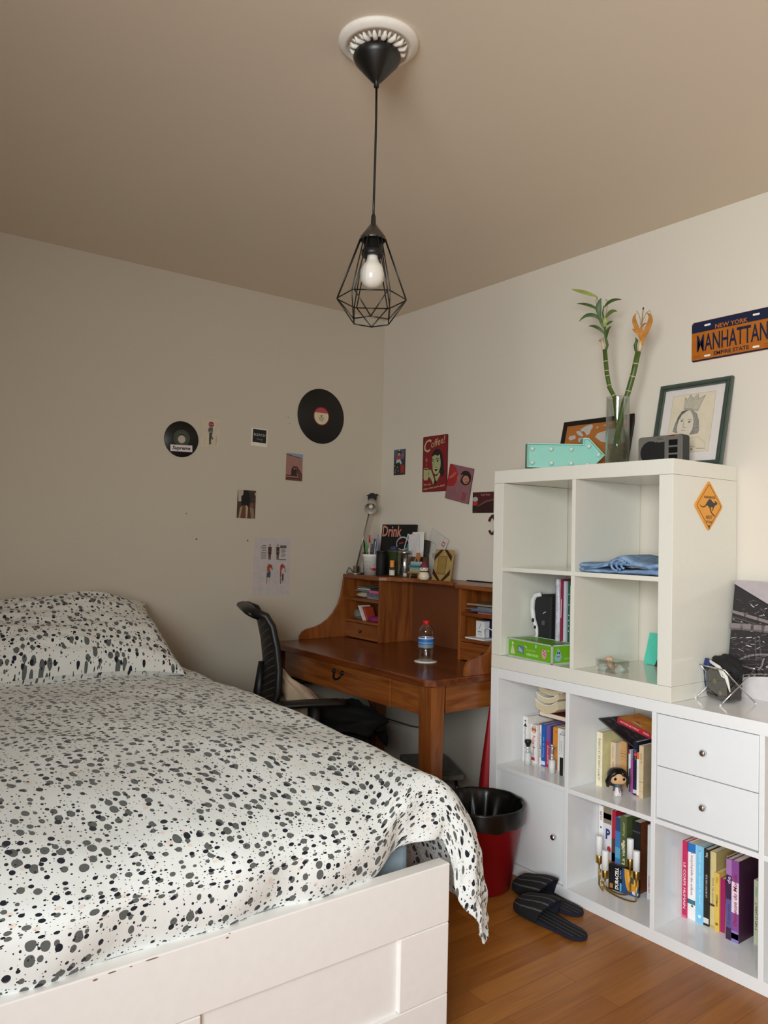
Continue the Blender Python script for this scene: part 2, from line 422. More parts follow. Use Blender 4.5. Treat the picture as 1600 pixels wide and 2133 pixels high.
MB().box(BX0, BX1, -.02, .018, .0, .44, WHITE_BED).build('head_rail', bed, bevel=.002)
MB().box(BX0 + .02, BX1 - .02, FY1, -.02, .26, .30, M('#8d8a84', .7)).build('slat_base', bed)

mt = MB(); SHEET = M('#9fb2bd', .8, var=.06, scale=25.)
mt.box(BX0 + .025, BX1 - .025, -1.905, -.025, .302, .500, SHEET)
tag(mt.build('mattress', bevel=.03, seg=4), 'mattress in a pale blue fitted sheet under the spotted duvet', 'mattress')

# duvet: one sheet of cloth over the bed; s runs across the bed, t from head to foot
COTTON = spot_mat('spotted_cotton', '#e4e8e6')
def duvet():
    NS, NT = 190, 200
    XL = -2.92; XE0 = -1.36; R = .13
    S = (XE0 - XL) + .45
    tflat = 1.42; tB = .50; tC = .17; T = tflat + tB + tC
    te = 1.80                                                # where the cloth leaves the mattress edge at the corner
    def hv(d, R):
        if d <= 0: return d, 0.
        e = math.exp(-d / R); return R * (1 - e), R * (math.acosh(1 / e) - math.sqrt(max(0, 1 - e * e)))
    vs, uv = [], []
    for j in range(NT + 1):
        t = T * j / NT
        for i in range(NS + 1):
            s = S * i / NS
            se = XE0 - XL
            if t < tflat: yb, zf = -.12 - t, 0.
            elif t < tflat + tB:
                q = (t - tflat) / tB * PI / 2
                yb, zf = -.12 - tflat - .475 * math.sin(q), .135 * (1 - math.cos(q))
            else:
                q = (t - tflat - tB) / tC * PI / 2
                yb, zf = -.12 - tflat - .475 + .070 * (1 - math.cos(q)), .135 + .120 * math.sin(q)
            ys0 = -.12 - t
            ztop = .712 + .015 * math.sin((s - .3) * 2.2) - .028 * sstep(1.0, 1.9, t) - .022 * sstep(se - .25, se + .05, s)
            wide = interp(ys0, [-2.0, -1.7, -1.26, -.5, -.1], [.065, .065, .070, .085, .09])   # the side bulges more towards the head
            w = sstep(se - .17, se + .0, s)
            ds = s - se; dt = (.60 + .46 * sstep(.02, .16, ds) - .30 * sstep(.30, .45, ds)) * max(0., t - te)
            dsp = max(0., ds)
            # tucked foot (w = 0)
            x0 = XL + s; z0_ = ztop - zf
            # draped side and corner (w = 1)
            dist = math.hypot(dsp, dt)
            c2 = (dsp / dist) ** 2 if dist > 1e-6 else 1.; h, v = hv(dist, .07 + .145 * c2)
            if dist > 1e-6: ox, oy = h * dsp / dist, h * dt / dist
            else: ox = oy = 0.
            x1 = (XL + s if ds <= 0 else XE0) + ox + wide * sstep(-.25, .12, ds)
            y1 = -.12 - min(t, te) - oy; z1_ = ztop - v
            x = x0 * (1 - w) + x1 * w if ds <= 0 else x1
            if ds <= 0: x = x0 + wide * sstep(-.25, .12, ds) + 0
            y = yb * (1 - w) + y1 * w; z = z0_ * (1 - w) + z1_ * w
            lift = math.exp(-((s - (se - .085)) / .05) ** 2) * sstep(te - .05, T, t)
            z += .030 * lift; y += .01 * lift
            # folds
            P = Vector((s, t, 0))
            n1 = noise.noise(P * 3.1) * .012 + noise.noise(P * 7.7 + Vector((3, 1, 0))) * .006
            edge = sstep(tflat + .1, T, t)
            corner = sstep(.0, .25, dist) * w
            cr = abs(noise.noise(Vector((s * 9, t * 9, 2.)))) ; cr = .007 * (1 - min(1, cr * 4))
            fold = .010 * edge * math.sin(s * 21 + 3 * noise.noise(P * 2.5)) * (1 - w)
            phi = math.atan2(dt, dsp + 1e-6)
            radial = corner * (.012 * math.sin(phi * 9 + 2 * noise.noise(P * 5)) + .008 * noise.noise(P * 22) - cr) * sstep(0, .3, dist)
            if dsp > 0 or (w > .5 and dt > 0):
                dx, dy = (dsp / dist, -dt / dist) if dist > 1e-6 else (0, 0)
                k = sstep(0, .12, dist)
                x += (radial + n1 * .7) * dx * k; y += (radial + n1 * .7) * dy * k; z += n1 * (1 - k) + .006 * corner * noise.noise(P * 16)
            elif t > tflat + tB * .6: y -= n1 + fold; z += .4 * n1 - .3 * cr * edge
            else: z += n1 - cr * .35 * edge
            vs.append((x, y, z)); uv.append((s, t))
    fs = [(j * (NS + 1) + i, (j + 1) * (NS + 1) + i, (j + 1) * (NS + 1) + i + 1, j * (NS + 1) + i + 1) for j in range(NT) for i in range(NS)]
    m = MB(); m.add(vs, fs, COTTON, True)
    o = m.build('duvet', uv=uv, sub=1)
    md = o.modifiers.new('loft', 'SOLIDIFY'); md.thickness = .006; md.offset = -1
    return tag(o, 'white duvet printed with grey and navy blots spilling over the foot of the bed', 'duvet')
duvet()

def pillow():
    n = 56; vs, uv = [], []
    c = Vector((-1.79, -.30, .845)); ww, hh = .43, .27
    for side in (1, -1):
        for j in range(n + 1):
            for i in range(n + 1):
                u = -1 + 2 * i / n; v = -1 + 2 * j / n
                pinch = 1 - .10 * (1 - u * u) * abs(v) ** 3 - .0
                pin2 = 1 - .09 * (1 - v * v) * abs(u) ** 3
                x = ww * u * pin2; y = hh * v * pinch
                th = .125 * ((1 - abs(u) ** 2.6) * (1 - abs(v) ** 2.6)) ** .55
                th *= 1 + .25 * noise.noise(Vector((u * 1.5, v * 1.5, 4)))
                wr = .010 * noise.noise(Vector((u * 5, v * 5, side))) * (1 - max(abs(u), abs(v)) ** 6) + .006 * noise.noise(Vector((u * 2, v * 12, side + 9)))
                h = side * (th + wr * (1 if th > .02 else .2))
                tilt = .42                                # raised at the wall end
                yy = y * math.cos(tilt) - h * math.sin(tilt); zz = y * math.sin(tilt) + h * math.cos(tilt)
                dro = -.028 * max(0, -v) * abs(u) ** 4
                vs.append((c.x + x, c.y + yy, c.z + zz + dro)); uv.append((x + side * 3, y + 5))
    N = (n + 1) ** 2; fs = []
    for k, side in enumerate((1, -1)):
        for j in range(n):
            for i in range(n):
                f = (k * N + j * (n + 1) + i, k * N + j * (n + 1) + i + 1, k * N + (j + 1) * (n + 1) + i + 1, k * N + (j + 1) * (n + 1) + i)
                fs.append(f if side > 0 else f[::-1])
    m = MB(); m.add(vs, fs, PILC, True)
    o = m.build('pillow', uv=uv)
    return tag(o, 'plump pillow in spotted cotton against the wall at the head of the bed', 'pillow')
PILC = spot_mat('spotted_pillow_cotton', '#dcdcd6')
pillow()
# ------------------------------------------------------------------ desk
desk = thing('writing_desk', 'orange pine writing desk with a wide drawer in the corner of the room', 'desk', (-.36, -.61, 0))
DT, DX, DY = .732, -.700, -1.236
top = [(-.012, YL - .022), (DX, YL - .022), (DX, DY + .035), (DX + .03, DY), (-.012, DY)]
MB().prism(F((0, 0, DT - .028), (1, 0, 0), (0, 1, 0)), top, 0, .028, PINE_T).build('desktop', desk, bevel=.004)
def leg(x0, x1, y0, y1, m=PINE_Z):
    t = .012
    return MB().hull8([(x0 + t / 2, y0 + t / 2, 0), (x1 - t / 2, y0 + t / 2, 0), (x1 - t / 2, y1 - t / 2, 0), (x0 + t / 2, y1 - t / 2, 0), (x0, y0, DT - .028), (x1, y0, DT - .028), (x1, y1, DT - .028), (x0, y1, DT - .028)], m).build('leg', desk, bevel=.003)
leg(-.682, -.615, -1.228, -1.150); leg(-.682, -.615, -.085, -.015); leg(-.10, -.03, -.11, -.04); leg(-.085, -.02, -1.228, -1.155)
MB().box(-.665, -.64, -1.15, -.963, .585, DT - .028, PINE_Y).build('front_apron', desk, bevel=.002)
MB().box(-.665, -.64, -.115, -.085, .585, DT - .028, PINE_Y).build('front_apron', desk, bevel=.002)
dr = MB().box(-.672, -.65, -.958, -.118, .582, DT - .034, PINE_Y).build('drawer', desk, bevel=.003)
hm = MB(); IRON = M('#1b1512', .5, .6)
hp = [(-.674 - .016 * math.sin(q), -.585 + .030 * math.cos(q), .664 - .028 * math.sin(q)) for q in np.linspace(0, PI, 13)]
hm.tube(hp, .0042, IRON)
for s_ in (-1, 1): hm.lathe([(.011, 0), (.010, .003), (.005, .006), (.005, .011)], (-.672, -.585 + s_ * .032, .667), IRON, 12, axis=(-1, 0, 0))
hm.build('drawer_handle', dr)
MB().box(-.60, -.10, -1.218, -1.196, .598, DT - .028, PINE_X).build('end_apron', desk, bevel=.002)
MB().box(-.60, -.10, -.05, -.03, .598, DT - .028, PINE_X).build('end_apron', desk, bevel=.002)
MB().box(-.035, -.02, -1.155, -.11, .598, DT - .028, PINE_Y).build('back_apron', desk, bevel=.002)

# ------------------------------------------------------------------ hutch standing on the desk
hut = thing('desk_hutch', 'pine hutch with two cubby stacks and curved ends standing on the desk', 'hutch', (-.13, -.61, DT))
HT, HX = 1.066, -.250
def wing(y0, y1, pts, nm):
    return MB().prism(F((0, y0, 0), (1, 0, 0), (0, 0, 1)), pts, -(y1 - y0), 0, PINE_Z).build(nm, hut, bevel=.002)
lw = [(-.012, DT), (-.530, DT), (-.528, .752), (-.514, .772), (-.490, .784), (-.440, .793), (-.400, .806), (-.360, .830), (-.325, .862), (-.296, .905), (-.278, .955), (-.268, 1.01), (-.262, 1.046), (-.012, 1.046)]
wing(-.016, YL - .022, lw, 'curved_side_panel')
rw = [(-.012, DT), (-.512, DT), (-.510, .760), (-.500, .782), (-.482, .797), (-.450, .802), (-.415, .804), (-.385, .818), (-.360, .850), (-.335, .90), (-.30, .97), (-.262, 1.02), (-.262, 1.046), (-.012, 1.046)]
wing(-1.232, -1.214, rw, 'curved_side_panel')
MB().box(HX + .003, -.012, -.318, -.302, DT, 1.046, PINE_Z).build('upright_panel', hut, bevel=.0015)
MB().box(HX + .003, -.012, -.912, -.896, DT, 1.046, PINE_Z).build('upright_panel', hut, bevel=.0015)
# top board, set back between the cubbies
tp = [(-.010, YL - .022), (HX - .012, YL - .022), (HX - .012, -.322), (HX + .02, -.345), (-.150, -.46), (-.140, -.60), (-.150, -.75), (HX + .02, -.868), (HX - .012, -.888), (HX - .012, -1.236), (-.010, -1.236)]
MB().prism(F((0, 0, 1.046), (1, 0, 0), (0, 1, 0)), tp, 0, .020, PINE_Y).build('top_board', hut, bevel=.003)
for y0, y1 in ((-.302, -.016), (-1.214, -.912)):
    MB().box(HX + .005, -.016, y0, y1, .930, .944, PINE_Y).build('shelf', hut, bevel=.001)
    MB().box(HX + .005, -.016, y0, y1, .816, .830, PINE_Y).build('shelf', hut, bevel=.001)
    MB().box(-.020, -.014, y0, y1, DT, 1.046, HARDB).build('cubby_back', hut)
    d = MB().box(HX + .004, HX + .018, y0 - .002, y1 + .002, DT + .004, .813, PINE_Y).build('drawer', hut, bevel=.002)
    MB().lathe([(.004, 0), (.004, .004), (.0085, .007), (.0085, .012), (.004, .0155)], (HX + .004, (y0 + y1) / 2, .775), M('#2a1a10', .5), 14, axis=(-1, 0, 0)).build('drawer_knob', d)
bk = [(-.318, DT), (-.80, DT)]
arch = [(-.823 - .0455 * (1 - math.cos(q)) + 0, DT + .052 * math.sin(q)) for q in np.linspace(0, PI, 15)]
bk = [(.318, DT)] + [(-a, b) for a, b in arch] + [(.896, DT), (.896, 1.046), (.318, 1.046)]
bk = [(.318, DT), (.802, DT)] + [(.848 - .046 * math.cos(q), DT + .006 + .046 * math.sin(q)) for q in np.linspace(0, PI, 15)] + [(.894, DT), (.896, DT), (.896, 1.046), (.318, 1.046)]
pn = MB().prism(F((-.030, 0, 0), (0, -1, 0), (0, 0, 1)), bk, 0, .005, HARDB).build('back_panel', hut)
fr = F((-.0355, 0, 0), (0, -1, 0), (0, 0, 1))
pin = MB()
for a, b in ((.874, 1.010), (.874, .936)): pin.lathe([(.0045, 0), (.0045, .004), (.001, .006)], fr(a, b), M('#d8c9a0', .4), 10, axis=(-1, 0, 0))
pin.build('peg', pn)
cc = [(.803, DT)] + [(.848 - .045 * math.cos(q), DT + .006 + .045 * math.sin(q)) for q in np.linspace(0, PI, 17)] + [(.893, DT)]
MB().prism(F((-.027, 0, 0), (0, -1, 0), (0, 0, 1)), cc, 0, .004, M('#efeeec', .6)).build('cable_hole_cover', pn)

# ------------------------------------------------------------------ office chair, turned a little away from the desk
chr_ = thing('office_chair', 'black mesh-backed office chair with armrests pulled up at the pine desk', 'chair', (-.715, -.425, 0), (0, 0, math.radians(-22)))
FAB = M('#0d0d0d', .85, var=.1)
chr_.scale = (1, 1, .945)
def local(m, nm, par=chr_, **k): return m.build(nm, par, local=True, **k)
hp_ = [(.44, -.175, .225), (.50, -.205, .225), (.56, -.202, .228), (.64, -.180, .230), (.74, -.178, .228), (.84, -.190, .222), (.93, -.209, .212), (.975, -.235, .200), (.992, -.278, .190)]
zs = [p[0] for p in hp_]; xs_ = [p[1] for p in hp_]; wsd = [p[2] for p in hp_]
mesh_m, nt, b = new_mat('chair_back_mesh')
b.inputs['Base Color'].default_value = lin('#0b0b0b'); b.inputs['Roughness'].default_value = .55
tc = nt.nodes.new('ShaderNodeTexCoord'); wv = nt.nodes.new('ShaderNodeTexWave'); wv.bands_direction = 'Z'; wv.inputs['Scale'].default_value = 10.
rp = nt.nodes.new('ShaderNodeValToRGB'); rp.color_ramp.elements[0].position = .90; rp.color_ramp.elements[1].position = .97
rp.color_ramp.elements[0].color = lin('#080808'); rp.color_ramp.elements[1].color = lin('#4a4846')  # pale bands paint the glints of light between the ribs
mpw = nt.nodes.new('ShaderNodeMapping'); mpw.inputs['Rotation'].default_value = (.35, 0, 0)
nt.links.new(tc.outputs['Object'], mpw.inputs['Vector']); nt.links.new(mpw.outputs['Vector'], wv.inputs['Vector']); nt.links.new(wv.outputs['Fac'], rp.inputs['Fac']); nt.links.new(rp.outputs['Color'], b.inputs['Base Color'])
m = MB(); nu, nv = 14, 40; vs = []
for j in range(nv + 1):
    z = .45 + (.965 - .45) * j / nv
    for i in range(nu + 1):
        u = -1 + 2 * i / nu
        vs.append((interp(z, zs, xs_) - .035 * (1 - u * u), u * interp(z, zs, wsd) * .94, z))
m.add(vs, [(j * (nu + 1) + i, j * (nu + 1) + i + 1, (j + 1) * (nu + 1) + i + 1, (j + 1) * (nu + 1) + i) for j in range(nv) for i in range(nu)], mesh_m, True)
local(m, 'backrest', solid=.008)
m = MB()
rim = [(x, -w_, z) for z, x, w_ in hp_] + [(x - .02, w_ * k, z + .004) for z, x, w_, k in ((hp_[-1][0], hp_[-1][1], hp_[-1][2], q) for q in (-.5, 0, .5))] + [(x, w_, z) for z, x, w_ in hp_[::-1]] + [(hp_[0][1] - .03, 0, hp_[0][0] - .01)]
m.tube(rim, [.017] * 9 + [.017] * 3 + [.017] * 9 + [.02], BLACK, 8, closed=True)
m.tube([(-.02, 0, .42), (-.13, 0, .38), (-.22, 0, .44), (-.235, 0, .60), (-.225, 0, .74)], [.03, .032, .03, .025, .015], BLACK, 8)
local(m, 'back_frame')
m = MB(); vs = []
prof = [(z, -.235 + (x + .292) * .72) for z, x in [(.960, -.300), (.985, -.318), (1.008, -.345), (1.018, -.385), (1.010, -.425), (.996, -.432), (.974, -.400), (.958, -.360), (.948, -.325)]]
for i in range(13):
    u = -1 + 2 * i / 12; k = (1 - abs(u) ** 5) ** .5 if abs(u) < 1 else .25
    for z, x in prof: vs.append((-.303 + (x + .303) * max(.3, k), u * .185, .98 + (z - .98) * max(.3, k)))
n = len(prof)
m.add(vs, [(i * n + k, i * n + (k + 1) % n, (i + 1) * n + (k + 1) % n, (i + 1) * n + k) for i in range(12) for k in range(n)] + [tuple(range(n))[::-1], tuple(12 * n + k for k in range(n))], BLACK, True)
local(m, 'headrest')
m = MB(); vs = []; nu = 16
for j, (z, k) in enumerate(((.385, .90), (.395, .98), (.415, 1.0), (.432, .97), (.440, .90))):
    for i in range(40):
        t = 2 * PI * i / 40; c_, s_ = math.cos(t), math.sin(t)
        r = 1 / (abs(c_) ** 4 + abs(s_) ** 4) ** .25
        vs.append((.0 + .245 * r * c_ * k, .245 * r * s_ * k, z - .012 * max(0, c_) ** 3))
m.add(vs, [(j * 40 + i, j * 40 + (i + 1) % 40, (j + 1) * 40 + (i + 1) % 40, (j + 1) * 40 + i) for j in range(4) for i in range(40)] + [tuple(range(40))[::-1], tuple(160 + i for i in range(40))], FAB, True)
local(m, 'seat')
for s_ in (-1, 1):
    a = MB(); vs = []
    for i, (x, w_, z) in enumerate(((-.19, .028, .586), (-.17, .040, .590), (-.05, .044, .594), (.07, .043, .594), (.10, .034, .590))):
        for k in range(12):
            t = 2 * PI * k / 12; vs.append((x, s_ * .265 + w_ * math.cos(t), z + .017 * math.sin(t)))
    a.add(vs, [(i * 12 + k, i * 12 + (k + 1) % 12, (i + 1) * 12 + (k + 1) % 12, (i + 1) * 12 + k) for i in range(4) for k in range(12)] + [tuple(range(12))[::-1], tuple(48 + k for k in range(12))], BLACK, True)
    ar = local(a, 'armrest')
    p = MB().tube([(-.03, s_ * .268, .58), (-.03, s_ * .272, .48), (-.025, s_ * .26, .43), (-.02, s_ * .16, .405), (-.02, s_ * .05, .402)], [.03, .027, .024, .02, .02], BLACK, 8)
    local(p, 'armrest_post', ar)
local(MB().lathe([(.06, .36), (.06, .40), (.035, .41)], (0, 0, 0), BLACK).lathe([(.028, .10), (.028, .24), (.016, .24), (.016, .37)], (0, 0, 0), CHROME), 'gas_column')
for k in range(5):
    t = 2 * PI * k / 5 + .3; c_, s_ = math.cos(t), math.sin(t)
    g = local(MB().tube([(.02 * c_, .02 * s_, .115), (.16 * c_, .16 * s_, .10), (.29 * c_, .29 * s_, .072)], [.026, .022, .016], BLACK, 8), 'base_spoke')
    local(MB().lathe([(.012, -.020), (.027, -.019), (.027, .019), (.012, .020)], (.29 * c_, .29 * s_, .0275), BLACK, 16, axis=(-s_, c_, 0)).tube([(.29 * c_, .29 * s_, .03), (.29 * c_, .29 * s_, .075)], .006, BLACK), 'caster', g)

def lump(name, label, cat, c, rx, ry, rz, mat, seed, amp=.35, freq=2.2, sub=0, shape=None, flatz=None):
    """a crumpled heap of cloth"""
    vs = []; n1, n2 = 30, 44; C = Vector(c)
    for j in range(n1 + 1):
        th = PI * j / n1
        for i in range(n2):
            ph = 2 * PI * i / n2
            d = Vector((math.sin(th) * math.cos(ph), math.sin(th) * math.sin(ph), math.cos(th)))
            k = 1 + amp * noise.noise(d * freq + Vector((seed, 0, 0))) + amp * .45 * (abs(noise.noise(d * freq * 2.3 + Vector((0, seed, 0)))) - .2)
            p = Vector((d.x * rx * k, d.y * ry * k, d.z * rz * k))
            if shape: p = Vector(shape(p))
            p = C + p
            if flatz is not None: p.z = max(p.z, flatz)
            vs.append(p)
    fs = [(j * n2 + i, (j + 1) * n2 + i, (j + 1) * n2 + (i + 1) % n2, j * n2 + (i + 1) % n2) for j in range(n1) for i in range(n2)]
    o = MB().add(vs, fs, mat, True).build(name, loc=(c[0], c[1], c[2]))
    return tag(o, label, cat)
CREAM = M('#b9a68d', .9, var=.06)
def shp(p):
    k = 1 - .55 * sstep(.0, .17, p.z)
    return (p.x * k - .10 * sstep(-.02, .17, p.z), p.y * k, p.z)
lump('cloth_bag', 'crumpled cream cloth bag slumped on the office chair seat against its back', 'bag', (-.800, -.455, .525), .095, .105, .160, CREAM, 3., .35, 2.4, shape=shp, flatz=.4175)
def shj(p):
    d = sstep(.05, .2, p.x); z = p.z - .16 * d * d
    wx, wy = p.x - .610 + .715, p.y - .585 + .425; u = wx * .927 - wy * .375; v = wx * .375 + wy * .927
    if u < .262 and abs(v) < .262: z = max(z, .420 - .455)
    return (p.x, p.y, z)
lump('jacket', 'black jacket heaped over the front of the office chair seat', 'jacket', (-.610, -.585, .455), .150, .19, .070, M('#060606', .9, var=.1), 8., .3, 2.2, shape=shj)
# ------------------------------------------------------------------ things on the desk
bt = thing('water_bottle', 'small clear plastic water bottle with red cap and blue label on the desk', 'bottle', (-.408, -.868, DT + .0025))
bx, by, bz = -.408, -.868, DT + .0025
MB().lathe([(.012, .001), (.028, .0), (.0335, .006), (.034, .05), (.0325, .056), (.034, .062), (.034, .105), (.0325, .11), (.034, .116), (.0325, .124), (.0335, .13), (.028, .144), (.020, .154), (.0125, .160), (.0115, .167)], (bx, by, bz), CLEAR, 32, cap=False).build('bottle_body', bt)
MB().lathe([(.0135, .158), (.0150, .159), (.0150, .173), (.012, .175)], (bx, by, bz), M('#c3161c', .4), 24).build('cap', bt)
lb = MB(); fr0 = None
lb.lathe([(.0346, .074), (.0346, .098)], (bx, by, bz), M('#2d6bb0', .5), 32, cap=False)
lb.lathe([(.0346, .060), (.0346, .074)], (bx, by, bz), M('#74868a', .5), 32, cap=False)
lb.lathe([(.0348, .098), (.0348, .1015)], (bx, by, bz), M('#e8eef2', .5), 32, cap=False)
lb.lathe([(.0349, .079), (.0349, .083)], (bx, by, bz), M('#7fb0dd', .5), 32, cap=False)
lb.build('paper_label', bt)
MB().lathe([(.0322, .003), (.0325, .045), (.0325, .05), (.001, .0502)], (bx, by, bz), WATER, 28).build('water', bt)
tag(MB().lathe([(.050, 0), (.050, .0022)], (bx, by, DT), M('#e6e3dc', .7), 36).build('coaster', loc=(bx, by, DT)), 'thin round white coaster under the plastic water bottle', 'coaster')
tag(MB().tube([(-.05, -.24, .70), (-.30, -.22, .52), (-.22, -.28, .36), (-.05, -.35, .30), (-.014, -.45, .30)], .003, BLACK, 6).build('power_cable', loc=(-.05, -.24, .70)), 'black power cable dangling under the pine desktop', 'cable')

# ---- on top of the hutch
Z = HT
lx, ly = -.20, -.035
lam = thing('desk_lamp', 'slim steel reading lamp with a leaning stem at the corner of the hutch', 'lamp', (lx, ly, Z))
MB().lathe([(.046, 0), (.046, .004), (.040, .008), (.008, .010)], (lx, ly, Z), STEEL, 32).build('base', lam)
MB().box(lx - .011, lx + .011, ly - .014, ly + .014, Z + .009, Z + .044, STEEL).build('hinge_block', lam, bevel=.003)
ex, ey, ez = lx + .050, ly - .038, Z + .325
MB().tube([(lx, ly, Z + .03), (ex, ey, ez)], .0042, STEEL, 10).build('stem', lam)
ax = Vector((-.55, -.62, -.55)).normalized(); hc = Vector((ex + .010, ey - .004, ez + .040))
sh = MB(); GREYM = M('#b0aaa0', .45, .3)
sh.lathe([(.016, -.055), (.022, -.052), (.026, -.02), (.0345, .022), (.0325, .022), (.024, -.018), (.019, -.045), (.002, -.048)], hc, GREYM, 28, axis=tuple(ax))
shd = sh.build('lamp_shade', lam)
MB().lathe([(.006, -.045), (.008, -.02), (.012, -.004), (.012, .006), (.004, .014)], hc, M('#e8dcc0', .3), 16, axis=tuple(ax)).build('bulb', shd)
ft = MB(); tc_ = hc - ax * .076 + Vector((0, 0, .010))
ft.lathe([(.014, -.012), (.025, -.006), (.024, .022), (.020, .026)], tc_, M('#20222a', .8), 18, axis=tuple(ax))
for k in range(26):
    t = 2 * PI * k / 26; r_ = random.uniform(.3, 1.)
    d = Vector((math.cos(t), math.sin(t), 0)); up_ = -ax
    b0 = tc_ + up_ * .006 + d * .012 * r_
    ft.tube([b0, b0 + d * .016 * r_ + up_ * random.uniform(.014, .03), b0 + d * .030 * r_ + up_ * random.uniform(.004, .032) * (1.6 - r_)], [.0035, .003, .0008], M('#1d2129', .85), 5)
tag(ft.build('fringed_band', loc=tuple(tc_)), 'dark fringed fabric band pulled over the back of the reading lamp head', 'hair band')
MB().tube([(lx - .012, ly + .012, Z + .012), (lx - .03, ly + .025, Z + .035), (lx - .047, ly + .018, Z + .012), (lx - .05, ly + .01, Z + .004)], .0025, BLACK, 6).build('power_cord', lam)

gl = thing('glass_tumbler', 'empty smoky glass tumbler half hidden behind the white pen cup', 'glass', (-.125, -.045, Z))
MB().lathe([(.026, 0), (.028, .004), (.033, .108), (.0335, .112), (.031, .108), (.026, .006)], (-.125, -.045, Z), clear_mat('smoky_glass', (.72, .70, .66), .1), 28).build('glass_wall', gl)
MB().lathe([(.0325, .110), (.0340, .111), (.0340, .115), (.0325, .116)], (-.125, -.045, Z), M('#3a3530', .3), 28, cap=False).build('dark_rim', gl)
cx, cy = -.168, -.122
cup = thing('pen_cup', 'white paper cup with a red half round logo holding pens', 'cup', (cx, cy, Z))
MB().lathe([(.033, .001), (.034, 0), (.0405, .094), (.0435, .096), (.0435, .108), (.0405, .110), (.0395, .106), (.0330, .004), (.001, .004)], (cx, cy, Z), M('#e9e4dd', .6, var=.02), 36).build('cup_body', cup)
pr = MB(); RED = M('#b8141c', .6)
toc = Vector((CP.x - cx, CP.y - cy, 0)).normalized(); rt = Vector((-toc.y, toc.x, 0))
def cupfr(ang, z, r=.0385):
    d = (toc * math.cos(ang) + rt * math.sin(ang)); return Vector((cx, cy, Z + z)) + d * r, Vector((-d.y, d.x, 0)), d
def cuppt(a, z, e=.0006):       # a: arc length along the cup, z: height
    r = .0340 + (.0065) * z / .094 + e
    d = toc * math.cos(a / r) + rt * math.sin(a / r)
    return Vector((cx, cy, Z + z)) + d * r
class CupF:
    def __init__(s): pass
    def __call__(s, a, b, h=0): return cuppt(a, b, .0006 + h)
cf = CupF()
ctr = (.020, .050)
fan = [(ctr[0] + .027 * math.cos(PI + .25 + (PI) * k / 14), ctr[1] + .027 * math.sin(PI + .25 + PI * k / 14)) for k in range(15)]
for i in range(14): pr.add([cf(*ctr), cf(*fan[i]), cf(*fan[i + 1])], [(0, 1, 2)], RED)
pr.text(cf, 'FLU', .024, .043, .022, .010, .0004, M('#f0e6e0', .6), ang=.25, bold=.02)
pr.text(cf, 'BELL', -.014, .050, .013, .006, 0, M('#7b746d', .7))
pr.text(cf, 'fruit', -.015, .034, .011, .005, 0, M('#7b746d', .7))
pr.line(cf, [(-.014 + .013 * math.cos(q), .060 + .011 * math.sin(q)) for q in np.linspace(0, PI, 12)], .0012, 0, M('#57504a', .7))
pr.build('printed_logo', cup)
pens = [('black', '#16181a', -.020, -.004, .175, -.020, .008), ('green', '#3fae4d', -.015, .010, .165, -.012, .012), ('red topped white', '#c9b7b0', -.003, .012, .205, -.006, .006), ('white', '#dcdad6', -.006, -.010, .135, -.004, -.006),
        ('dark green', '#3c5a33', .004, .002, .158, .003, .003), ('blue', '#23306e', .010, .012, .185, .010, .012), ('maroon', '#7d2a2a', .014, -.004, .182, .012, -.004), ('silver', '#aaa9ab', .014, -.014, .172, .012, -.008), ('orange wooden', '#c47b45', -.022, .006, .128, -.012, .004)]
for nm, hx, du, dv, h, lu, lv in pens:
    b0 = Vector((cx, cy, Z + .006)) + rt * du * .9 - toc * dv * .9
    t0 = b0 + Vector((0, 0, h)) + rt * lu + -toc * lv
    p = thing('pen', f'{nm} pen standing in the white paper cup', 'pen', tuple(b0), group='pens in the paper cup')
    mid = b0.lerp(t0, .8)
    MB().tube([b0, mid], .0036, M(hx, .4), 8).build('barrel', p)
    MB().tube([mid, t0.lerp(mid, .05), t0], [.0042, .0042, .0030], M('#b51c1c' if 'red' in nm else hx, .35), 8).build('pen_cap', p)
f1 = Vector((cx, cy, Z)) + rt * .030 - toc * .004
m = MB().prism(F(f1 + Vector((0, 0, .10)), tuple(rt), (0, 0, 1)), [(-.012, 0), (.004, 0), (.012, .115), (.006, .118)], 0, .004, M('#27357c', .4))
tag(m.build('paper_knife', loc=tuple(f1)), 'tall blue pointed ruler leaning at the right of the pen cup', 'ruler')
bb = thing('black_tin', 'tall black tin standing beside the white pen cup', 'tin', (-.152, -.192, Z))
MB().lathe([(.023, 0), (.025, .003), (.025, .118), (.023, .120)], (-.152, -.192, Z), BLACKM, 24).build('tin_body', bb)
MB().lathe([(.0255, .118), (.0258, .1265), (.022, .128)], (-.152, -.192, Z), BLACK, 24).build('lid', bb)
gp = thing('green_pot', 'dark green flared pot behind the little bottle on the hutch', 'pot', (-.096, -.238, Z))
MB().lathe([(.026, 0), (.028, .002), (.0335, .118), (.040, .126), (.040, .136), (.035, .134), (.030, .118), (.025, .01), (.001, .01)], (-.096, -.238, Z), M('#33401f', .5), 30).build('pot_body', gp)
tag(MB().lathe([(.001, .0), (.016, .004), (.022, .014), (.018, .026), (.001, .032)], (-.096, -.230, Z + .125), M('#3a3560', .7), 18).build('purple_pompom', loc=(-.096, -.230, Z + .125)), 'small purple ball lying in the mouth of the green pot', 'ball')
tag(MB().tube([(-.06, -.27, Z + .002), (-.055, -.283, Z + .10), (-.05, -.29, Z + .168)], .005, M('#2b7f8e', .4), 8).build('teal_marker', loc=(-.06, -.27, Z)), 'teal marker pen standing upright behind the lidded glass jar', 'pen')
sb = thing('essence_bottle', 'tiny glass bottle with orange cap in front of the green pot', 'bottle', (-.175, -.318, Z))
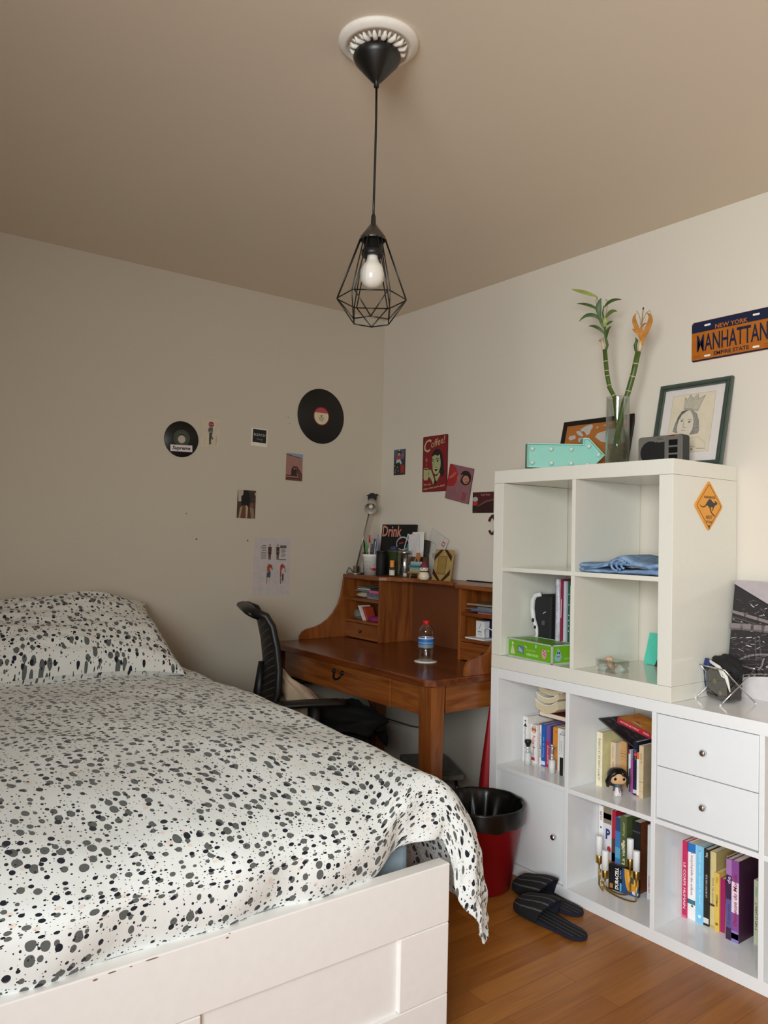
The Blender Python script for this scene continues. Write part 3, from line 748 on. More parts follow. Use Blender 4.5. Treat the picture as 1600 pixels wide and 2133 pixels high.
MB().lathe([(.013, 0), (.0145, .003), (.0145, .040), (.010, .047), (.009, .050)], (-.175, -.318, Z), CLEAR, 20, cap=False).lathe([(.0146, .008), (.0146, .034)], (-.175, -.318, Z), M('#d9d2c4', .6), 20, cap=False).build('bottle_body', sb)
MB().lathe([(.0115, .049), (.0120, .051), (.0115, .082), (.010, .084)], (-.175, -.318, Z), M('#e08a35', .4), 20).build('cap', sb)
jr = thing('glass_jar', 'glass jar with a metal lid standing on the hutch', 'jar', (-.130, -.362, Z))
jx, jy = -.130, -.362
MB().lathe([(.033, 0), (.036, .004), (.036, .108), (.031, .116), (.031, .120)], (jx, jy, Z), GLASS, 32, cap=False).build('glass_wall', jr)
MB().lathe([(.0325, .117), (.0345, .118), (.0345, .130), (.031, .134), (.001, .134)], (jx, jy, Z), STEEL, 32).build('lid', jr)
tt = thing('foil_tube', 'silver foil tube inside the lidded glass jar', 'tube', (jx - .005, jy - .012, Z + .004))
MB().lathe([(.010, .018), (.011, .02), (.011, .085), (.004, .098)], (jx - .005, jy - .012, Z + .004), M('#c9cac8', .25, .9), 16).build('tube_body', tt)
MB().lathe([(.010, 0), (.010, .018)], (jx - .005, jy - .012, Z + .004), M('#e3e0da', .5), 16).build('tube_cap', tt)
# letters in a little box
lbx = thing('letter_box', 'small brown patterned box holding papers behind the miniature easel', 'box', (-.066, -.386, Z))
BRN = M('#5d3d24', .6, var=.4, scale=120.)
m = MB(); x0, x1, y0, y1, h = -.088, -.044, -.450, -.322, .105
m.box(x0, x1, y0, y1, Z, Z + .004, BRN).box(x0, x0 + .003, y0, y1, Z, Z + h, BRN).box(x1 - .003, x1, y0, y1, Z, Z + h, BRN).box(x0, x1, y0, y0 + .003, Z, Z + h, BRN).box(x0, x1, y1 - .003, y1, Z, Z + h, BRN)
m.build('box_wall', lbx)
def sheet(name, label, o, u, v, w_, h_, mat, draws=None, rot=0., thick=.0008, cat='paper', group=None):
    fr = F(o, u, v, rot); m = MB()
    m.prism(fr, [(-w_ / 2, 0), (w_ / 2, 0), (w_ / 2, h_), (-w_ / 2, h_)], -thick, 0, mat)
    ob = m.build(name, loc=tuple(Vector(o)))
    tag(ob, label, cat, group)
    if draws:
        d = MB(); draws(d, fr, w_, h_); d.build('printed_drawing', ob)
    return ob
def sk(d, fr, w_, h_):
    g = M('#8f8a90', .8)
    for pts in ([(-.02, .10), (-.015, .14), (-.005, .12), (.004, .16)], [(-.005, .12), (.008, .105), (.004, .07), (.014, .04)], [(-.02, .10), (-.012, .06), (-.004, .03)], [(.008, .15), (.018, .13), (.012, .10)]): d.line(fr, pts, .0012, .0003, g)
sheet('sketch_sheet', 'white sheet with a faint pencil sketch standing in the brown box', (-.078, -.376, Z + .008), (0, -1, 0), (.06, 0, 1), .088, .215, M('#d9d5d6', .8), sk, rot=.10)
sheet('blank_sheet', 'white sheet just behind the sketched sheet in the brown box', (-.070, -.386, Z + .008), (0, -1, 0), (.06, 0, 1), .094, .224, PAPER, None, rot=.03)
def env(d, fr, w_, h_):
    d.flat(fr, [(.035, .168), (.058, .168), (.058, .192), (.035, .192)], .0003, M('#b04a55', .8)); d.flat(fr, [(.040, .174), (.053, .174), (.053, .186), (.040, .186)], .0005, M('#d9c3c3', .8))
    d.ell(fr, .02, .10, .022, .016, .0003, M('#a49f94', .8)); d.line(fr, [(-.05, .15), (.0, .155)], .002, .0003, M('#a09a92', .8))
sheet('envelope', 'grey-white envelope with a red stamp leaning tilted on the wall', (-.030, -.415, Z + .028), (0, -1, 0), (.085, 0, 1), .145, .215, M('#c9c4bb', .8), env, rot=-.42, cat='envelope')
sheet('photograph', 'dark photograph peeping between the envelope and the white sheets', (-.060, -.412, Z + .008), (0, -1, 0), (.08, 0, 1), .06, .185, M('#3a3331', .6, var=.5, scale=60.), None, rot=-.12, cat='photo')
# drink sign
ds = thing('drink_sign', 'black sign with pink lettering and a cocktail glass outline leaning in the corner', 'sign', (-.03, -.17, Z))
fr = F((-.046, -.170, Z), (0, -1, 0), (.10, 0, 1))
MB().prism(fr, [(-.145, 0), (.145, 0), (.145, .272), (-.145, .272)], -.012, 0, BLACKM).build('board', ds)
d = MB(); PK = M('#d98f7c', .6)
d.text(fr, 'Drink', -.052, .236, .168, .060, .0012, PK, bold=.02)
WT = M('#cfd4d6', .6)
d.line(fr, [(.050 + .052 * math.cos(q), .170 + .034 * math.sin(q)) for q in np.linspace(-2.2, 3.6, 30)], .0075, .0012, WT)
d.line(fr, [(.068, .146), (.088, .220), (.124, .206)], .0075, .0016, WT)
d.line(fr, [(.022, .170), (.055, .175)], .006, .0016, M('#c43a34', .6)); d.line(fr, [(-.02, .0), (.07, .0)], .001, .0012, BLACKM)
d.build('neon_lettering', ds)
# easel
es = thing('mini_easel', 'miniature wooden easel beside the lidded jar', 'easel', (-.175, -.512, Z))
EW = M('#a5764a', .6); m = MB()
for dy in (-.026, .026): m.tube([(-.19, -.512 + dy * 1.25, Z), (-.168, -.512 + dy * .4, Z + .11)], .0038, EW, 6)
m.tube([(-.140, -.512, Z), (-.168, -.512, Z + .105)], .0038, EW, 6); m.build('leg_frame', es)
MB().box(-.196, -.180, -.556, -.468, Z + .028, Z + .034, EW).build('ledge', es)
MB().box(-.172, -.162, -.525, -.505, Z + .10, Z + .128, M('#b0703c', .6)).build('top_post', es)
def sea(d, fr, w_, h_):
    for a, b_, c in ((0, .38, '#8fa08c'), (.38, .50, '#4f7d83'), (.50, .60, '#2a5a68'), (.60, .75, '#6f9aa2'), (.75, 1, '#93b3b9')):
        d.flat(fr, [(-w_ / 2, h_ * a), (w_ / 2, h_ * a), (w_ / 2, h_ * b_), (-w_ / 2, h_ * b_)], .0003, M(c, .7, var=.15, scale=150.))
sheet('tiny_painting', 'tiny seascape painting resting on the miniature easel', (-.186, -.512, Z + .034), (0, -1, 0), (.16, 0, 1), .080, .052, PAPER, sea, thick=.004, cat='painting')
# snowman figure
sn = thing('snowman_figurine', 'small cream snowman figurine in a maroon hat beside the easel', 'figurine', (-.19, -.588, Z))
sx, sy = -.19, -.588
MB().lathe([(.018, 0), (.025, .006), (.027, .018), (.022, .034), (.015, .040), (.021, .050), (.020, .060), (.012, .066)], (sx, sy, Z), M('#e6d6ba', .4), 24).build('body', sn)
MB().lathe([(.022, .060), (.023, .064), (.016, .074), (.006, .090), (.001, .093)], (sx, sy, Z), M('#6f2d3c', .7), 20).build('hat', sn)
tv = Vector((CP.x - sx, CP.y - sy, 0)).normalized(); tr = Vector((-tv.y, tv.x, 0)); m = MB()
for a in (-.009, .009): m.lathe([(.0026, 0), (.001, .002)], Vector((sx, sy, Z + .055)) + tv * .0185 + tr * a, BLACK, 8, axis=tuple(tv))
m.lathe([(.003, 0), (.001, .006)], Vector((sx, sy, Z + .049)) + tv * .020, M('#3a2a20', .5), 8, axis=tuple(tv)); m.build('face', sn)
m = MB(); m.tube([Vector((sx, sy, Z + .041)) + tv * .0165 * math.cos(q) + tr * .0165 * math.sin(q) for q in np.linspace(0, 2 * PI, 24)][:-1], .0035, M('#1a1612', .6), 6, closed=True)
m.build('scarf', sn)
# marquetry photo frame
pf = thing('photo_frame', 'gold and brown marquetry photo frame standing on the hutch', 'photo frame', (-.125, -.655, Z))
fr = F((-.145, -.655, Z), (0, -1, 0), (.16, 0, 1)); W_, H_ = .062, .150
m = MB(); GLD = M('#a98d52', .45, var=.15); DKB = M('#3a160c', .5)
m.prism(fr, [(-W_, 0), (W_, 0), (W_, H_), (-W_, H_)], -.012, 0, GLD); m.build('frame_body', pf, bevel=.001)
m = MB()
for s_ in (-1, 1):
    m.flat(fr, [(s_ * W_, H_ * .62), (s_ * W_, H_ * .80), (s_ * .022, H_), (s_ * .002, H_)], .0005, DKB)
    m.flat(fr, [(s_ * W_, H_ * .38), (s_ * W_, H_ * .20), (s_ * .022, 0), (s_ * .002, 0)], .0005, DKB)
m.build('inlay', pf)
m = MB(); m.flat(fr, [(-.034, .030), (.030, .030), (.030, H_ - .030), (-.034, H_ - .030)], .0006, M('#7d6634', .5)); m.flat(fr, [(-.028, .036), (.024, .036), (.024, H_ - .036), (-.028, H_ - .036)], .001, M('#94793f', .4)); m.build('picture', pf)
tag(MB().tube([(-.03, -.72, Z + .003), (-.04, -.82, Z + .003), (-.035, -.95, Z + .003), (-.03, -1.10, Z + .004), (-.05, -1.2, Z + .003)], .003, BLACK, 6).build('audio_cable', loc=(-.03, -.95, Z)), 'black cord lying along the wall on the right of the hutch top', 'cord')
sd = MB().lathe([(.012, 0), (.03, .006), (.045, .020), (.043, .020), (.028, .009), (.001, .005)], (-.16, -1.09, Z), M('#8a7458', .35, .3), 24)
tag(sd.build('trinket_dish', loc=(-.16, -1.09, Z)), 'small bronze trinket dish at the right end of the hutch', 'dish')
lump('cotton_pouch', 'small beige pouch in the trinket dish beside the shelving unit', 'pouch', (-.145, -1.10, Z + .03), .03, .035, .022, M('#9a8468', .8), 5., .2, flatz=Z + .012)

# ---- cubby contents
def slab(name, label, cat, x0, x1, y0, y1, z0, z1, mat, rz=0., group=None, bevel=.0015, rx=0.):
    z0 += .0006; z1 += .0006; c = ((x0 + x1) / 2, (y0 + y1) / 2, z0); m = MB().box(x0 - c[0], x1 - c[0], y0 - c[1], y1 - c[1], 0, z1 - z0, mat)
    o = m.build(name, bevel=bevel); o.location = c; o.rotation_euler = (rx, 0, rz); ORG[o.name] = (0, 0, 0)
    return tag(o, label, cat, group)
s1 = .944; s2 = .830
lump('beige_purse', 'beige rounded purse at the bottom of the upper left cubby', 'purse', (-.16, -.105, s1 + .016), .065, .055, .018, M('#b3a58f', .7), 2., .15, flatz=s1 + .0008)
slab('pink_box', 'flat pink box under a dark book in the upper left cubby', 'box', -.225, -.09, -.292, -.192, s1 + .0305, s1 + .045, M('#c0647d', .6), .05)
slab('lilac_notebook', 'lilac notebook under the pink box in the upper left cubby', 'notebook', -.23, -.09, -.29, -.178, s1 + .016, s1 + .030, M('#6a6078', .7), -.03)
slab('grey_notebook', 'grey notebook lowest on the right of the upper left cubby', 'notebook', -.225, -.08, -.296, -.176, s1, s1 + .0155, M('#7d7a80', .7), .02)
slab('dark_book', 'dark closed book on the pink box in the upper left cubby', 'book', -.215, -.08, -.294, -.186, s1 + .0455, s1 + .056, M('#26282c', .6), -.05)
for k, (a, b_, hx) in enumerate(((.036, .0385, '#a5a49c'), (.039, .041, '#8d8e8a'), (.0415, .050, '#b4b3aa'), (.0505, .053, '#99978f'))):
    slab('paper_bundle', ['lowest grey paper on the beige purse in the upper cubby', 'second grey paper on the beige purse in the cubby', 'thick pad of pale paper above the beige purse', 'topmost loose sheet of the pale papers in the cubby'][k], 'paper', -.22 + .01 * k, -.08, -.175, -.055 + .008 * (k == 3) * 3, s1 + a, s1 + b_, M(hx, .8), .06 * (k - 1.5), group='papers in the upper left cubby', rx=.06 if k == 3 else 0)
lump('grey_pouch', 'soft grey pouch at the left of the lower left cubby', 'pouch', (-.17, -.076, s2 + .026), .058, .052, .030, M('#7b746c', .9), 6., .22, flatz=s2 + .0008)
hb = thing('black_ball', 'shiny black ball at the back of the lower left cubby', 'ball', (-.11, -.215, s2))
MB().lathe([(.0475 * math.sin(q), .0475 - .0475 * math.cos(q)) for q in np.linspace(0.02, PI - .02, 20)], (-.11, -.215, s2), M('#0e1a1c', .12), 30).build('ball_shell', hb)
sr = MB().hull8([(-.235, -.155, s2 + .001), (-.16, -.155, s2 + .001), (-.16, -.163, s2 + .001), (-.235, -.163, s2 + .001), (-.235, -.108, s2 + .075), (-.16, -.108, s2 + .075), (-.16, -.116, s2 + .075), (-.235, -.116, s2 + .075)], M('#ddd8d0', .6))
tag(sr.build('white_card', loc=(-.2, -.13, s2), bevel=.001), 'white card leaning beside the grey pouch in the lower cubby', 'card')
tag(MB().hull8([(-.225, -.172, s2 + .001), (-.165, -.172, s2 + .001), (-.165, -.186, s2 + .001), (-.225, -.186, s2 + .001), (-.225, -.128, s2 + .07), (-.165, -.128, s2 + .07), (-.165, -.150, s2 + .07), (-.225, -.150, s2 + .07)], M('#a83a1f', .6)).build('red_case', loc=(-.2, -.15, s2), bevel=.004), 'orange-red case leaning against the white card in the lower cubby', 'case')
lump('magenta_scarf', 'magenta cloth tucked at the front of the lower left cubby', 'scarf', (-.20, -.22, s2 + .012), .035, .042, .016, M('#8c1f5c', .9), 4., .25, flatz=s2 + .0008)
lump('cloth_hat', 'white cloth hat at the right of the lower left cubby', 'hat', (-.185, -.276, s2 + .024), .035, .020, .028, M('#cfc6c0', .8), 9., .15, flatz=s2 + .0008)
# right hutch cubby
slab('kraft_envelope', 'kraft envelope bulging on the papers in the upper right cubby', 'envelope', -.235, -.06, -1.20, -.94, s1 + .034, s1 + .042, M('#8d7b62', .8), .08)
slab('grey_folder', 'grey plastic folder under the kraft envelope', 'folder', -.232, -.06, -1.205, -1.0, s1 + .018, s1 + .030, M('#6d7475', .5), -.06)
slab('blue_booklet', 'blue booklet low in the upper right cubby', 'booklet', -.235, -.08, -1.18, -.965, s1 + .008, s1 + .016, M('#3d5f85', .5), .05)
slab('pink_leaflet', 'pale pink leaflet between the booklet and folder', 'leaflet', -.236, -.09, -1.10, -.925, s1 + .0165, s1 + .0175, M('#c7aeb4', .7), -.04)
slab('red_card', 'small red card under the blue booklet in the cubby', 'card', -.238, -.17, -1.09, -1.01, s1, s1 + .007, M('#b0563f', .6))
slab('navy_box', 'navy blue box at the back of the lower right cubby', 'box', -.15, -.05, -1.19, -.95, s2, s2 + .082, M('#141a3c', .6))
wb = slab('white_card_box', 'white card box with a small pen drawing in the lower right cubby', 'box', -.200, -.165, -1.012, -.962, s2 + .007, s2 + .078, M('#dddcdc', .6))
fr = F((-.0185, 0, 0), (0, -1, 0), (0, 0, 1)); d = MB(); d.line(fr, [(-.004, .036), (.008, .060)], .002, .0004, M('#55565c', .6)); d.flat(fr, [(-.010, .022), (.010, .022), (.010, .026), (-.010, .026)], .0004, M('#55565c', .6)); d.flat(fr, [(-.016, .010), (.016, .010), (.016, .013), (-.016, .013)], .0004, M('#b9b8b8', .6)); d.build('printed_drawing', wb, local=True)
slab('white_case', 'slim white case lying at the front of the lower right cubby', 'case', -.240, -.16, -1.05, -.935, s2, s2 + .0065, M('#e4e3e2', .4))
cb = [(-.21, -1.03, s2 + .01), (-.215, -1.02, s2 + .05), (-.215, -1.05, s2 + .062), (-.21, -1.09, s2 + .04), (-.205, -1.13, s2 + .012), (-.21, -1.17, s2 + .035), (-.215, -1.14, s2 + .060), (-.21, -1.10, s2 + .055), (-.205, -1.07, s2 + .02), (-.20, -1.12, s2 + .006), (-.20, -1.18, s2 + .006), (-.215, -1.19, s2 + .05)]
tag(MB().tube(cb, .0028, M('#e9e9ea', .4), 7).build('white_cable', loc=(-.21, -1.1, s2), sub=1), 'white charging cable coiled in the lower right cubby', 'cable')
# ------------------------------------------------------------------ things on the walls
KS = (YL - CP.y) / (0 - CP.y)
def WL(x, z): return CP.x + (x - CP.x) * KS, CP.z + (z - CP.z) * KS
def FLw(x, z, rot=0., h=.0015):
    x, z = WL(x, z); return F((x, YL - h, z), (1, 0, 0), (0, 0, 1), rot)
def FRw(y, z, rot=0., h=.0015): return F((-h, y, z), (0, -1, 0), (0, 0, 1), rot)
class Art:
    """draws in the unit square of a card"""
    def __init__(s, fr, w, h): s.fr, s.w, s.h, s.mb, s.k = fr, w, h, MB(), 0
    def _p(s, a, b): return ((a - .5) * s.w, (b - .5) * s.h)
    def _h(s): s.k += 1; return .0003 + .00012 * s.k
    def rect(s, a, b, c, d, col): s.mb.flat(s.fr, [s._p(a, b), s._p(c, b), s._p(c, d), s._p(a, d)], s._h(), M(col, .7, var=.05)); return s
    def poly(s, pts, col, var=.05): s.mb.flat(s.fr, [s._p(*p) for p in pts], s._h(), M(col, .7, var=var)); return s
    def ell(s, a, b, ra, rb, col): x, y = s._p(a, b); s.mb.ell(s.fr, x, y, ra * s.w, rb * s.h, s._h(), M(col, .7, var=.05)); return s
    def line(s, pts, w, col): s.mb.line(s.fr, [s._p(*p) for p in pts], w, s._h(), M(col, .7, var=.03)); return s
    def text(s, t, a, b, w, h, col, bold=0., shear=0., ang=0.): x, y = s._p(a, b); s.mb.text(s.fr, t, x, y, w * s.w, h * s.h, s._h(), M(col, .7, var=.03), bold, shear, ang); return s
def card(name, label, cat, fr, w, h, col, draw=None, thick=.001, group=None, part='printed_picture', rough=.6, rnd=0.):
    m = MB()
    poly = [(-w / 2, -h / 2), (w / 2, -h / 2), (w / 2, h / 2), (-w / 2, h / 2)]
    if rnd:
        poly = [(sx * (w / 2 - rnd) + rnd * math.cos(t0 + k * PI / 8), sy * (h / 2 - rnd) + rnd * math.sin(t0 + k * PI / 8)) for sx, sy, t0 in ((1, 1, 0), (-1, 1, PI / 2), (-1, -1, PI), (1, -1, 3 * PI / 2)) for k in range(5)]
    m.prism(fr, poly, -thick, 0, M(col, rough))
    o = m.build(name, loc=tuple(fr.o)); tag(o, label, cat, group)
    if draw:
        a = Art(fr, w, h); draw(a); a.mb.build(part, o)
    return o

VINYL, nt, b = new_mat('vinyl_grooves')
b.inputs['Base Color'].default_value = lin('#0b0b0b'); b.inputs['Roughness'].default_value = .42
tcn = nt.nodes.new('ShaderNodeTexCoord'); wvn = nt.nodes.new('ShaderNodeTexWave'); wvn.wave_type = 'RINGS'; wvn.rings_direction = 'Y'; wvn.inputs['Scale'].default_value = 60.
bpn = nt.nodes.new('ShaderNodeBump'); bpn.inputs['Strength'].default_value = .15; bpn.inputs['Distance'].default_value = .0006
nt.links.new(tcn.outputs['Object'], wvn.inputs['Vector']); nt.links.new(wvn.outputs['Fac'], bpn.inputs['Height']); nt.links.new(bpn.outputs['Normal'], b.inputs['Normal'])
def record(name, label, x, z, r):
    fr = FLw(x, z, 0, .0035); m = MB()
    m.lathe([(r * .985, -.003), (r, -.0015), (r * .985, 0), (.004, 0)], fr.o, VINYL, 72, axis=tuple(fr.n))
    return tag(m.build(name, loc=tuple(fr.o)), label, 'record'), fr
o, fr = record('vinyl_record', 'large black vinyl record with red and cream centre label on the wall', -.424, 1.896, .1455)
m = MB(); m.ell(fr, 0, 0, .049, .049, .0006, M('#8f2430', .6), 40); m.ell(fr, 0, 0, .044, .044, .0009, M('#d8cda8', .6), 40)
m.flat(fr, [(.044 * math.cos(q), .044 * math.sin(q)) for q in np.linspace(.42, PI - .42, 20)], .0012, M('#b8434a', .6))
for k, (w_, b_) in enumerate(((.022, .004), (.040, -.008), (.030, -.014), (.036, -.020), (.020, -.026))): m.flat(fr, [(-w_ / 2, b_), (w_ / 2, b_), (w_ / 2, b_ + .0022), (-w_ / 2, b_ + .0022)], .0013, M('#6b6450', .7))
m.ell(fr, 0, 0, .0035, .0035, .0016, BLACK, 14); m.build('centre_label', o)
o, fr = record('single_record', 'small black record with a white lettered strip stuck across it', -1.191, 1.704, .0845)
m = MB(); m.ring(fr, 0, .004, .020, .040, .0006, M('#46503f', .6)); m.ring(fr, 0, .004, .030, .036, .0008, M('#39422f', .6)); m.ell(fr, 0, 0, .0185, .0185, .0007, M('#b9b0a2', .7), 30); m.build('centre_label', o)
fs_ = F(fr(0, -.043), tuple(fr.u), tuple(fr.v), .035)
m = MB(); m.prism(fs_, [(-.054, -.0155), (.054, -.0155), (.054, .0155), (-.054, .0155)], .0005, .0012, M('#ddd4d2', .6)); m.text(fs_, 'Supreme', 0, -.001, .088, .022, .0016, M('#141210', .6), bold=.03, shear=.12); m.build('lettered_strip', o)

def d_stick(a):
    a.ell(.52, .80, .14, .095, '#8e2630').text('STOP', .52, .80, .2, .05, '#c9a8a0', bold=.02)
    a.poly([(.40, .69), (.62, .70), (.60, .50), (.56, .42), (.60, .38), (.66, .30), (.60, .27), (.55, .34), (.52, .20), (.56, .13), (.44, .09), (.42, .30), (.44, .48), (.36, .58)], '#5b5a4c')
    a.poly([(.42, .50), (.56, .50), (.52, .16), (.44, .12)], '#3f3d35').line([(.80, .08), (.80, .42)], .002, '#8f8672').rect(.44, .52, .54, .55, '#c9bfa8')
card('picture_sticker', 'pale sticker showing a man with a round red sign for a head', 'sticker', FLw(-1.046, 1.747), .097, .140, '#cdc1aa', d_stick, part='printed_figure')
def d_pola(a):
    a.rect(.09, .20, .93, .94, '#191c1b').text('BLEACH', .51, .64, .70, .14, '#b9b9b2', bold=.005).text('Vintage', .54, .38, .38, .12, '#93958f', shear=.3)
card('instant_photo', 'square instant photo of a dark shop sign on the left wall', 'photo', FLw(-.785, 1.751, -.02), .090, .089, '#e8dece', d_pola)
def d_pink(a):
    a.rect(0, 0, 1, 1, '#9d7164').poly([(0, 1), (1, 1), (1, .5), (.94, .85), (0, .96)], '#8793a8').poly([(.0, .955), (.9, .86), (.9, .84), (0, .93)], '#2a1e1e').rect(.36, .22, .40, .84, '#94695d')
    a.rect(0, 0, 1, .10, '#6b4238').rect(0, .16, .7, .20, '#3c2426').rect(0, .07, .75, .11, '#3a2222').poly([(.30, .20), (.33, .44), (.48, .55), (.60, .50), (.66, .30), (.66, .18)], '#35211f').poly([(.60, .54), (.68, .52), (1, .22), (1, .0), (.86, 0), (.66, .40)], '#6a4238')
    a.line([(.63, .53), (.99, .22)], .004, '#2a1a18').line([(.66, .40), (.84, .02)], .004, '#2a1a18').ell(.50, .44, .06, .04, '#8f6357')
card('wall_photo', 'photo of a person on steps before a pink building', 'photo', FLw(-.579, 1.617, -.015), .098, .140, '#a87b6e', d_pink, group='photos taped to the left wall')
def d_mir(a):
    a.rect(0, 0, 1, 1, '#4b372a').poly([(0, 1), (.32, 1), (.24, .60), (.05, .58)], '#b7a693').poly([(.30, 1), (.58, 1), (.64, .86), (.72, .70), (.62, .36), (.45, .46), (.22, .46), (.20, .78), (.34, .84)], '#0e0f0d').poly([(.22, .46), (.60, .40), (.52, .0), (.10, .0)], '#6b3f27').poly([(.08, .0), (.18, 0), (.28, .42), (.16, .38)], '#a08c76').poly([(.48, 0), (.56, 0), (.60, .40), (.46, .48)], '#b39a86')
    a.poly([(.70, .40), (.90, .36), (.96, 0), (.78, .0), (.72, .22)], '#8d7359').ell(.93, .88, .06, .05, '#d9c69e').ell(.80, .46, .10, .09, '#7a4a35').line([(.66, .62), (.98, .62)], .005, '#20160f').poly([(.62, .95), (.95, .92), (.9, .70), (.72, .72)], '#362a20')
card('wall_photo', 'dark snapshot of a long-haired person lowest of the wall photos', 'photo', FLw(-.846, 1.415, -.015), .100, .139, '#5c4636', d_mir, group='photos taped to the left wall')
def d_anat(a):
    for k, y in enumerate((.86, .83, .80, .77, .74, .71, .675, .64)): a.rect(.17 + (.05, .0, .03, .05, .02, .02, .02, .02)[k], y, .33, y + .012, '#55504f')
    a.rect(.71, .825, .88, .87, '#43413f').rect(.73, .84, .86, .85, '#8b8684')
    for k, y in enumerate((.79, .765, .735, .70, .675)): a.rect(.74, y, .84 + .02 * (k % 2), y + .010, '#5c5756')
    a.rect(.68, .615, .88, .627, '#4b4644')
    for cx_, c1, c2 in ((.42, '#5b3a30', '#4a2f28'), (.64, '#6f574b', '#3f2a25')):
        a.ell(cx_, .875, .017, .016, c1).poly([(cx_ - .05, .845), (cx_ + .05, .845), (cx_ + .045, .74), (cx_ + .05, .72), (cx_ + .035, .72), (cx_ + .028, .62), (cx_ + .004, .62), (cx_, .70), (cx_ - .004, .62), (cx_ - .028, .62), (cx_ - .035, .72), (cx_ - .05, .72), (cx_ - .045, .74)], c1).poly([(cx_ - .03, .835), (cx_ + .03, .835), (cx_ + .02, .77), (cx_ - .02, .77)], c2).poly([(cx_ - .03, .75), (cx_ + .03, .75), (cx_ + .02, .69), (cx_, .71), (cx_ - .02, .69)], c2)
    a.poly([(.36, .50), (.40, .545), (.47, .53), (.48, .45), (.45, .48), (.42, .46), (.46, .42), (.42, .39), (.36, .42)], '#a04432').poly([(.36, .40), (.46, .40), (.45, .31), (.35, .31)], '#3c4d63').line([(.36, .30), (.355, .20)], .003, '#9b5c4e').line([(.43, .30), (.43, .20)], .003, '#b7aba6').line([(.48, .52), (.50, .44)], .004, '#555555')
    a.poly([(.72, .52), (.77, .55), (.84, .51), (.86, .45), (.80, .49), (.75, .43), (.76, .32), (.72, .31)], '#a33a2c').poly([(.78, .37), (.82, .37), (.81, .24), (.78, .25)], '#43302c').line([(.74, .30), (.74, .20)], .004, '#6b5450').line([(.85, .46), (.87, .40)], .003, '#6d6a68').line([(.79, .24), (.80, .20)], .003, '#b7aba6')
    for k in range(7): a.rect(.10 + .02 * (k % 3), .50 - .045 * k, .22, .503 - .045 * k, '#b5aaa8').rect(.53, .50 - .045 * k, .64 - .02 * (k % 2), .503 - .045 * k, '#b0a6a4').rect(.88, .50 - .045 * k, .95, .503 - .045 * k, '#b5aaa8')
anat = card('anatomy_picture', 'white printed anatomy chart of four human figures taped to the left wall', 'poster', FLw(-.694, 1.108, -.004), .208, .288, '#c2b8b5', d_anat, part='printed_chart', rough=.75)
mk = 0
for x, z, r in ((-1.102, 1.239, .0045), (-.833, 1.236, .0045), (-.623, 1.87, .0025), (-.612, 1.838, .002), (-1.156, 1.358, .003)):
    fr = FLw(x, z, 0, .0006); o = MB().ell(fr, 0, 0, r, r, 0, M('#6e5c48', .8), 12).build('wall_hole', loc=tuple(fr.o))
    tag(o, ['small brown hole in the left wall level with the chart top, farther from it', 'small brown hole in the wall at the chart top edge', 'upper tiny mark beside the large record', 'lower tiny mark beside the large record', 'faint spot on the bare wall above the bed'][mk], 'wall mark', 'marks on the left wall'); mk += 1

# right wall
def d_band(a):
    a.rect(0, 0, 1, 1, '#2b3038').poly([(.05, 1), (.95, 1), (.9, .6), (.1, .6)], '#4e5870').ell(.48, .86, .16, .09, '#20222a').ell(.45, .80, .12, .07, '#b08a72').rect(.28, .62, .64, .76, '#a83a2c').rect(.68, .70, .90, .82, '#8c5a6a').poly([(.22, .60), (.56, .62), (.72, .46), (.60, .40), (.5, .5), (.2, .46)], '#b6b6b8')
    a.poly([(.0, .44), (.5, .46), (.62, .10), (.0, .06)], '#2a2422').poly([(.60, .38), (.95, .40), (.95, .08), (.62, .06)], '#8e3228')
    for p in ((.1, .36), (.2, .22), (.34, .30), (.42, .16), (.15, .12)): a.ell(p[0], p[1], .04, .03, '#948a80')
    a.ell(.5, .955, .05, .025, '#d8d4ce')
card('comic_postcard', 'small dark postcard with a red-vested figure nearest the room corner', 'postcard', FRw(-.1420, 1.677), .098, .139, '#3a3c42', d_band)
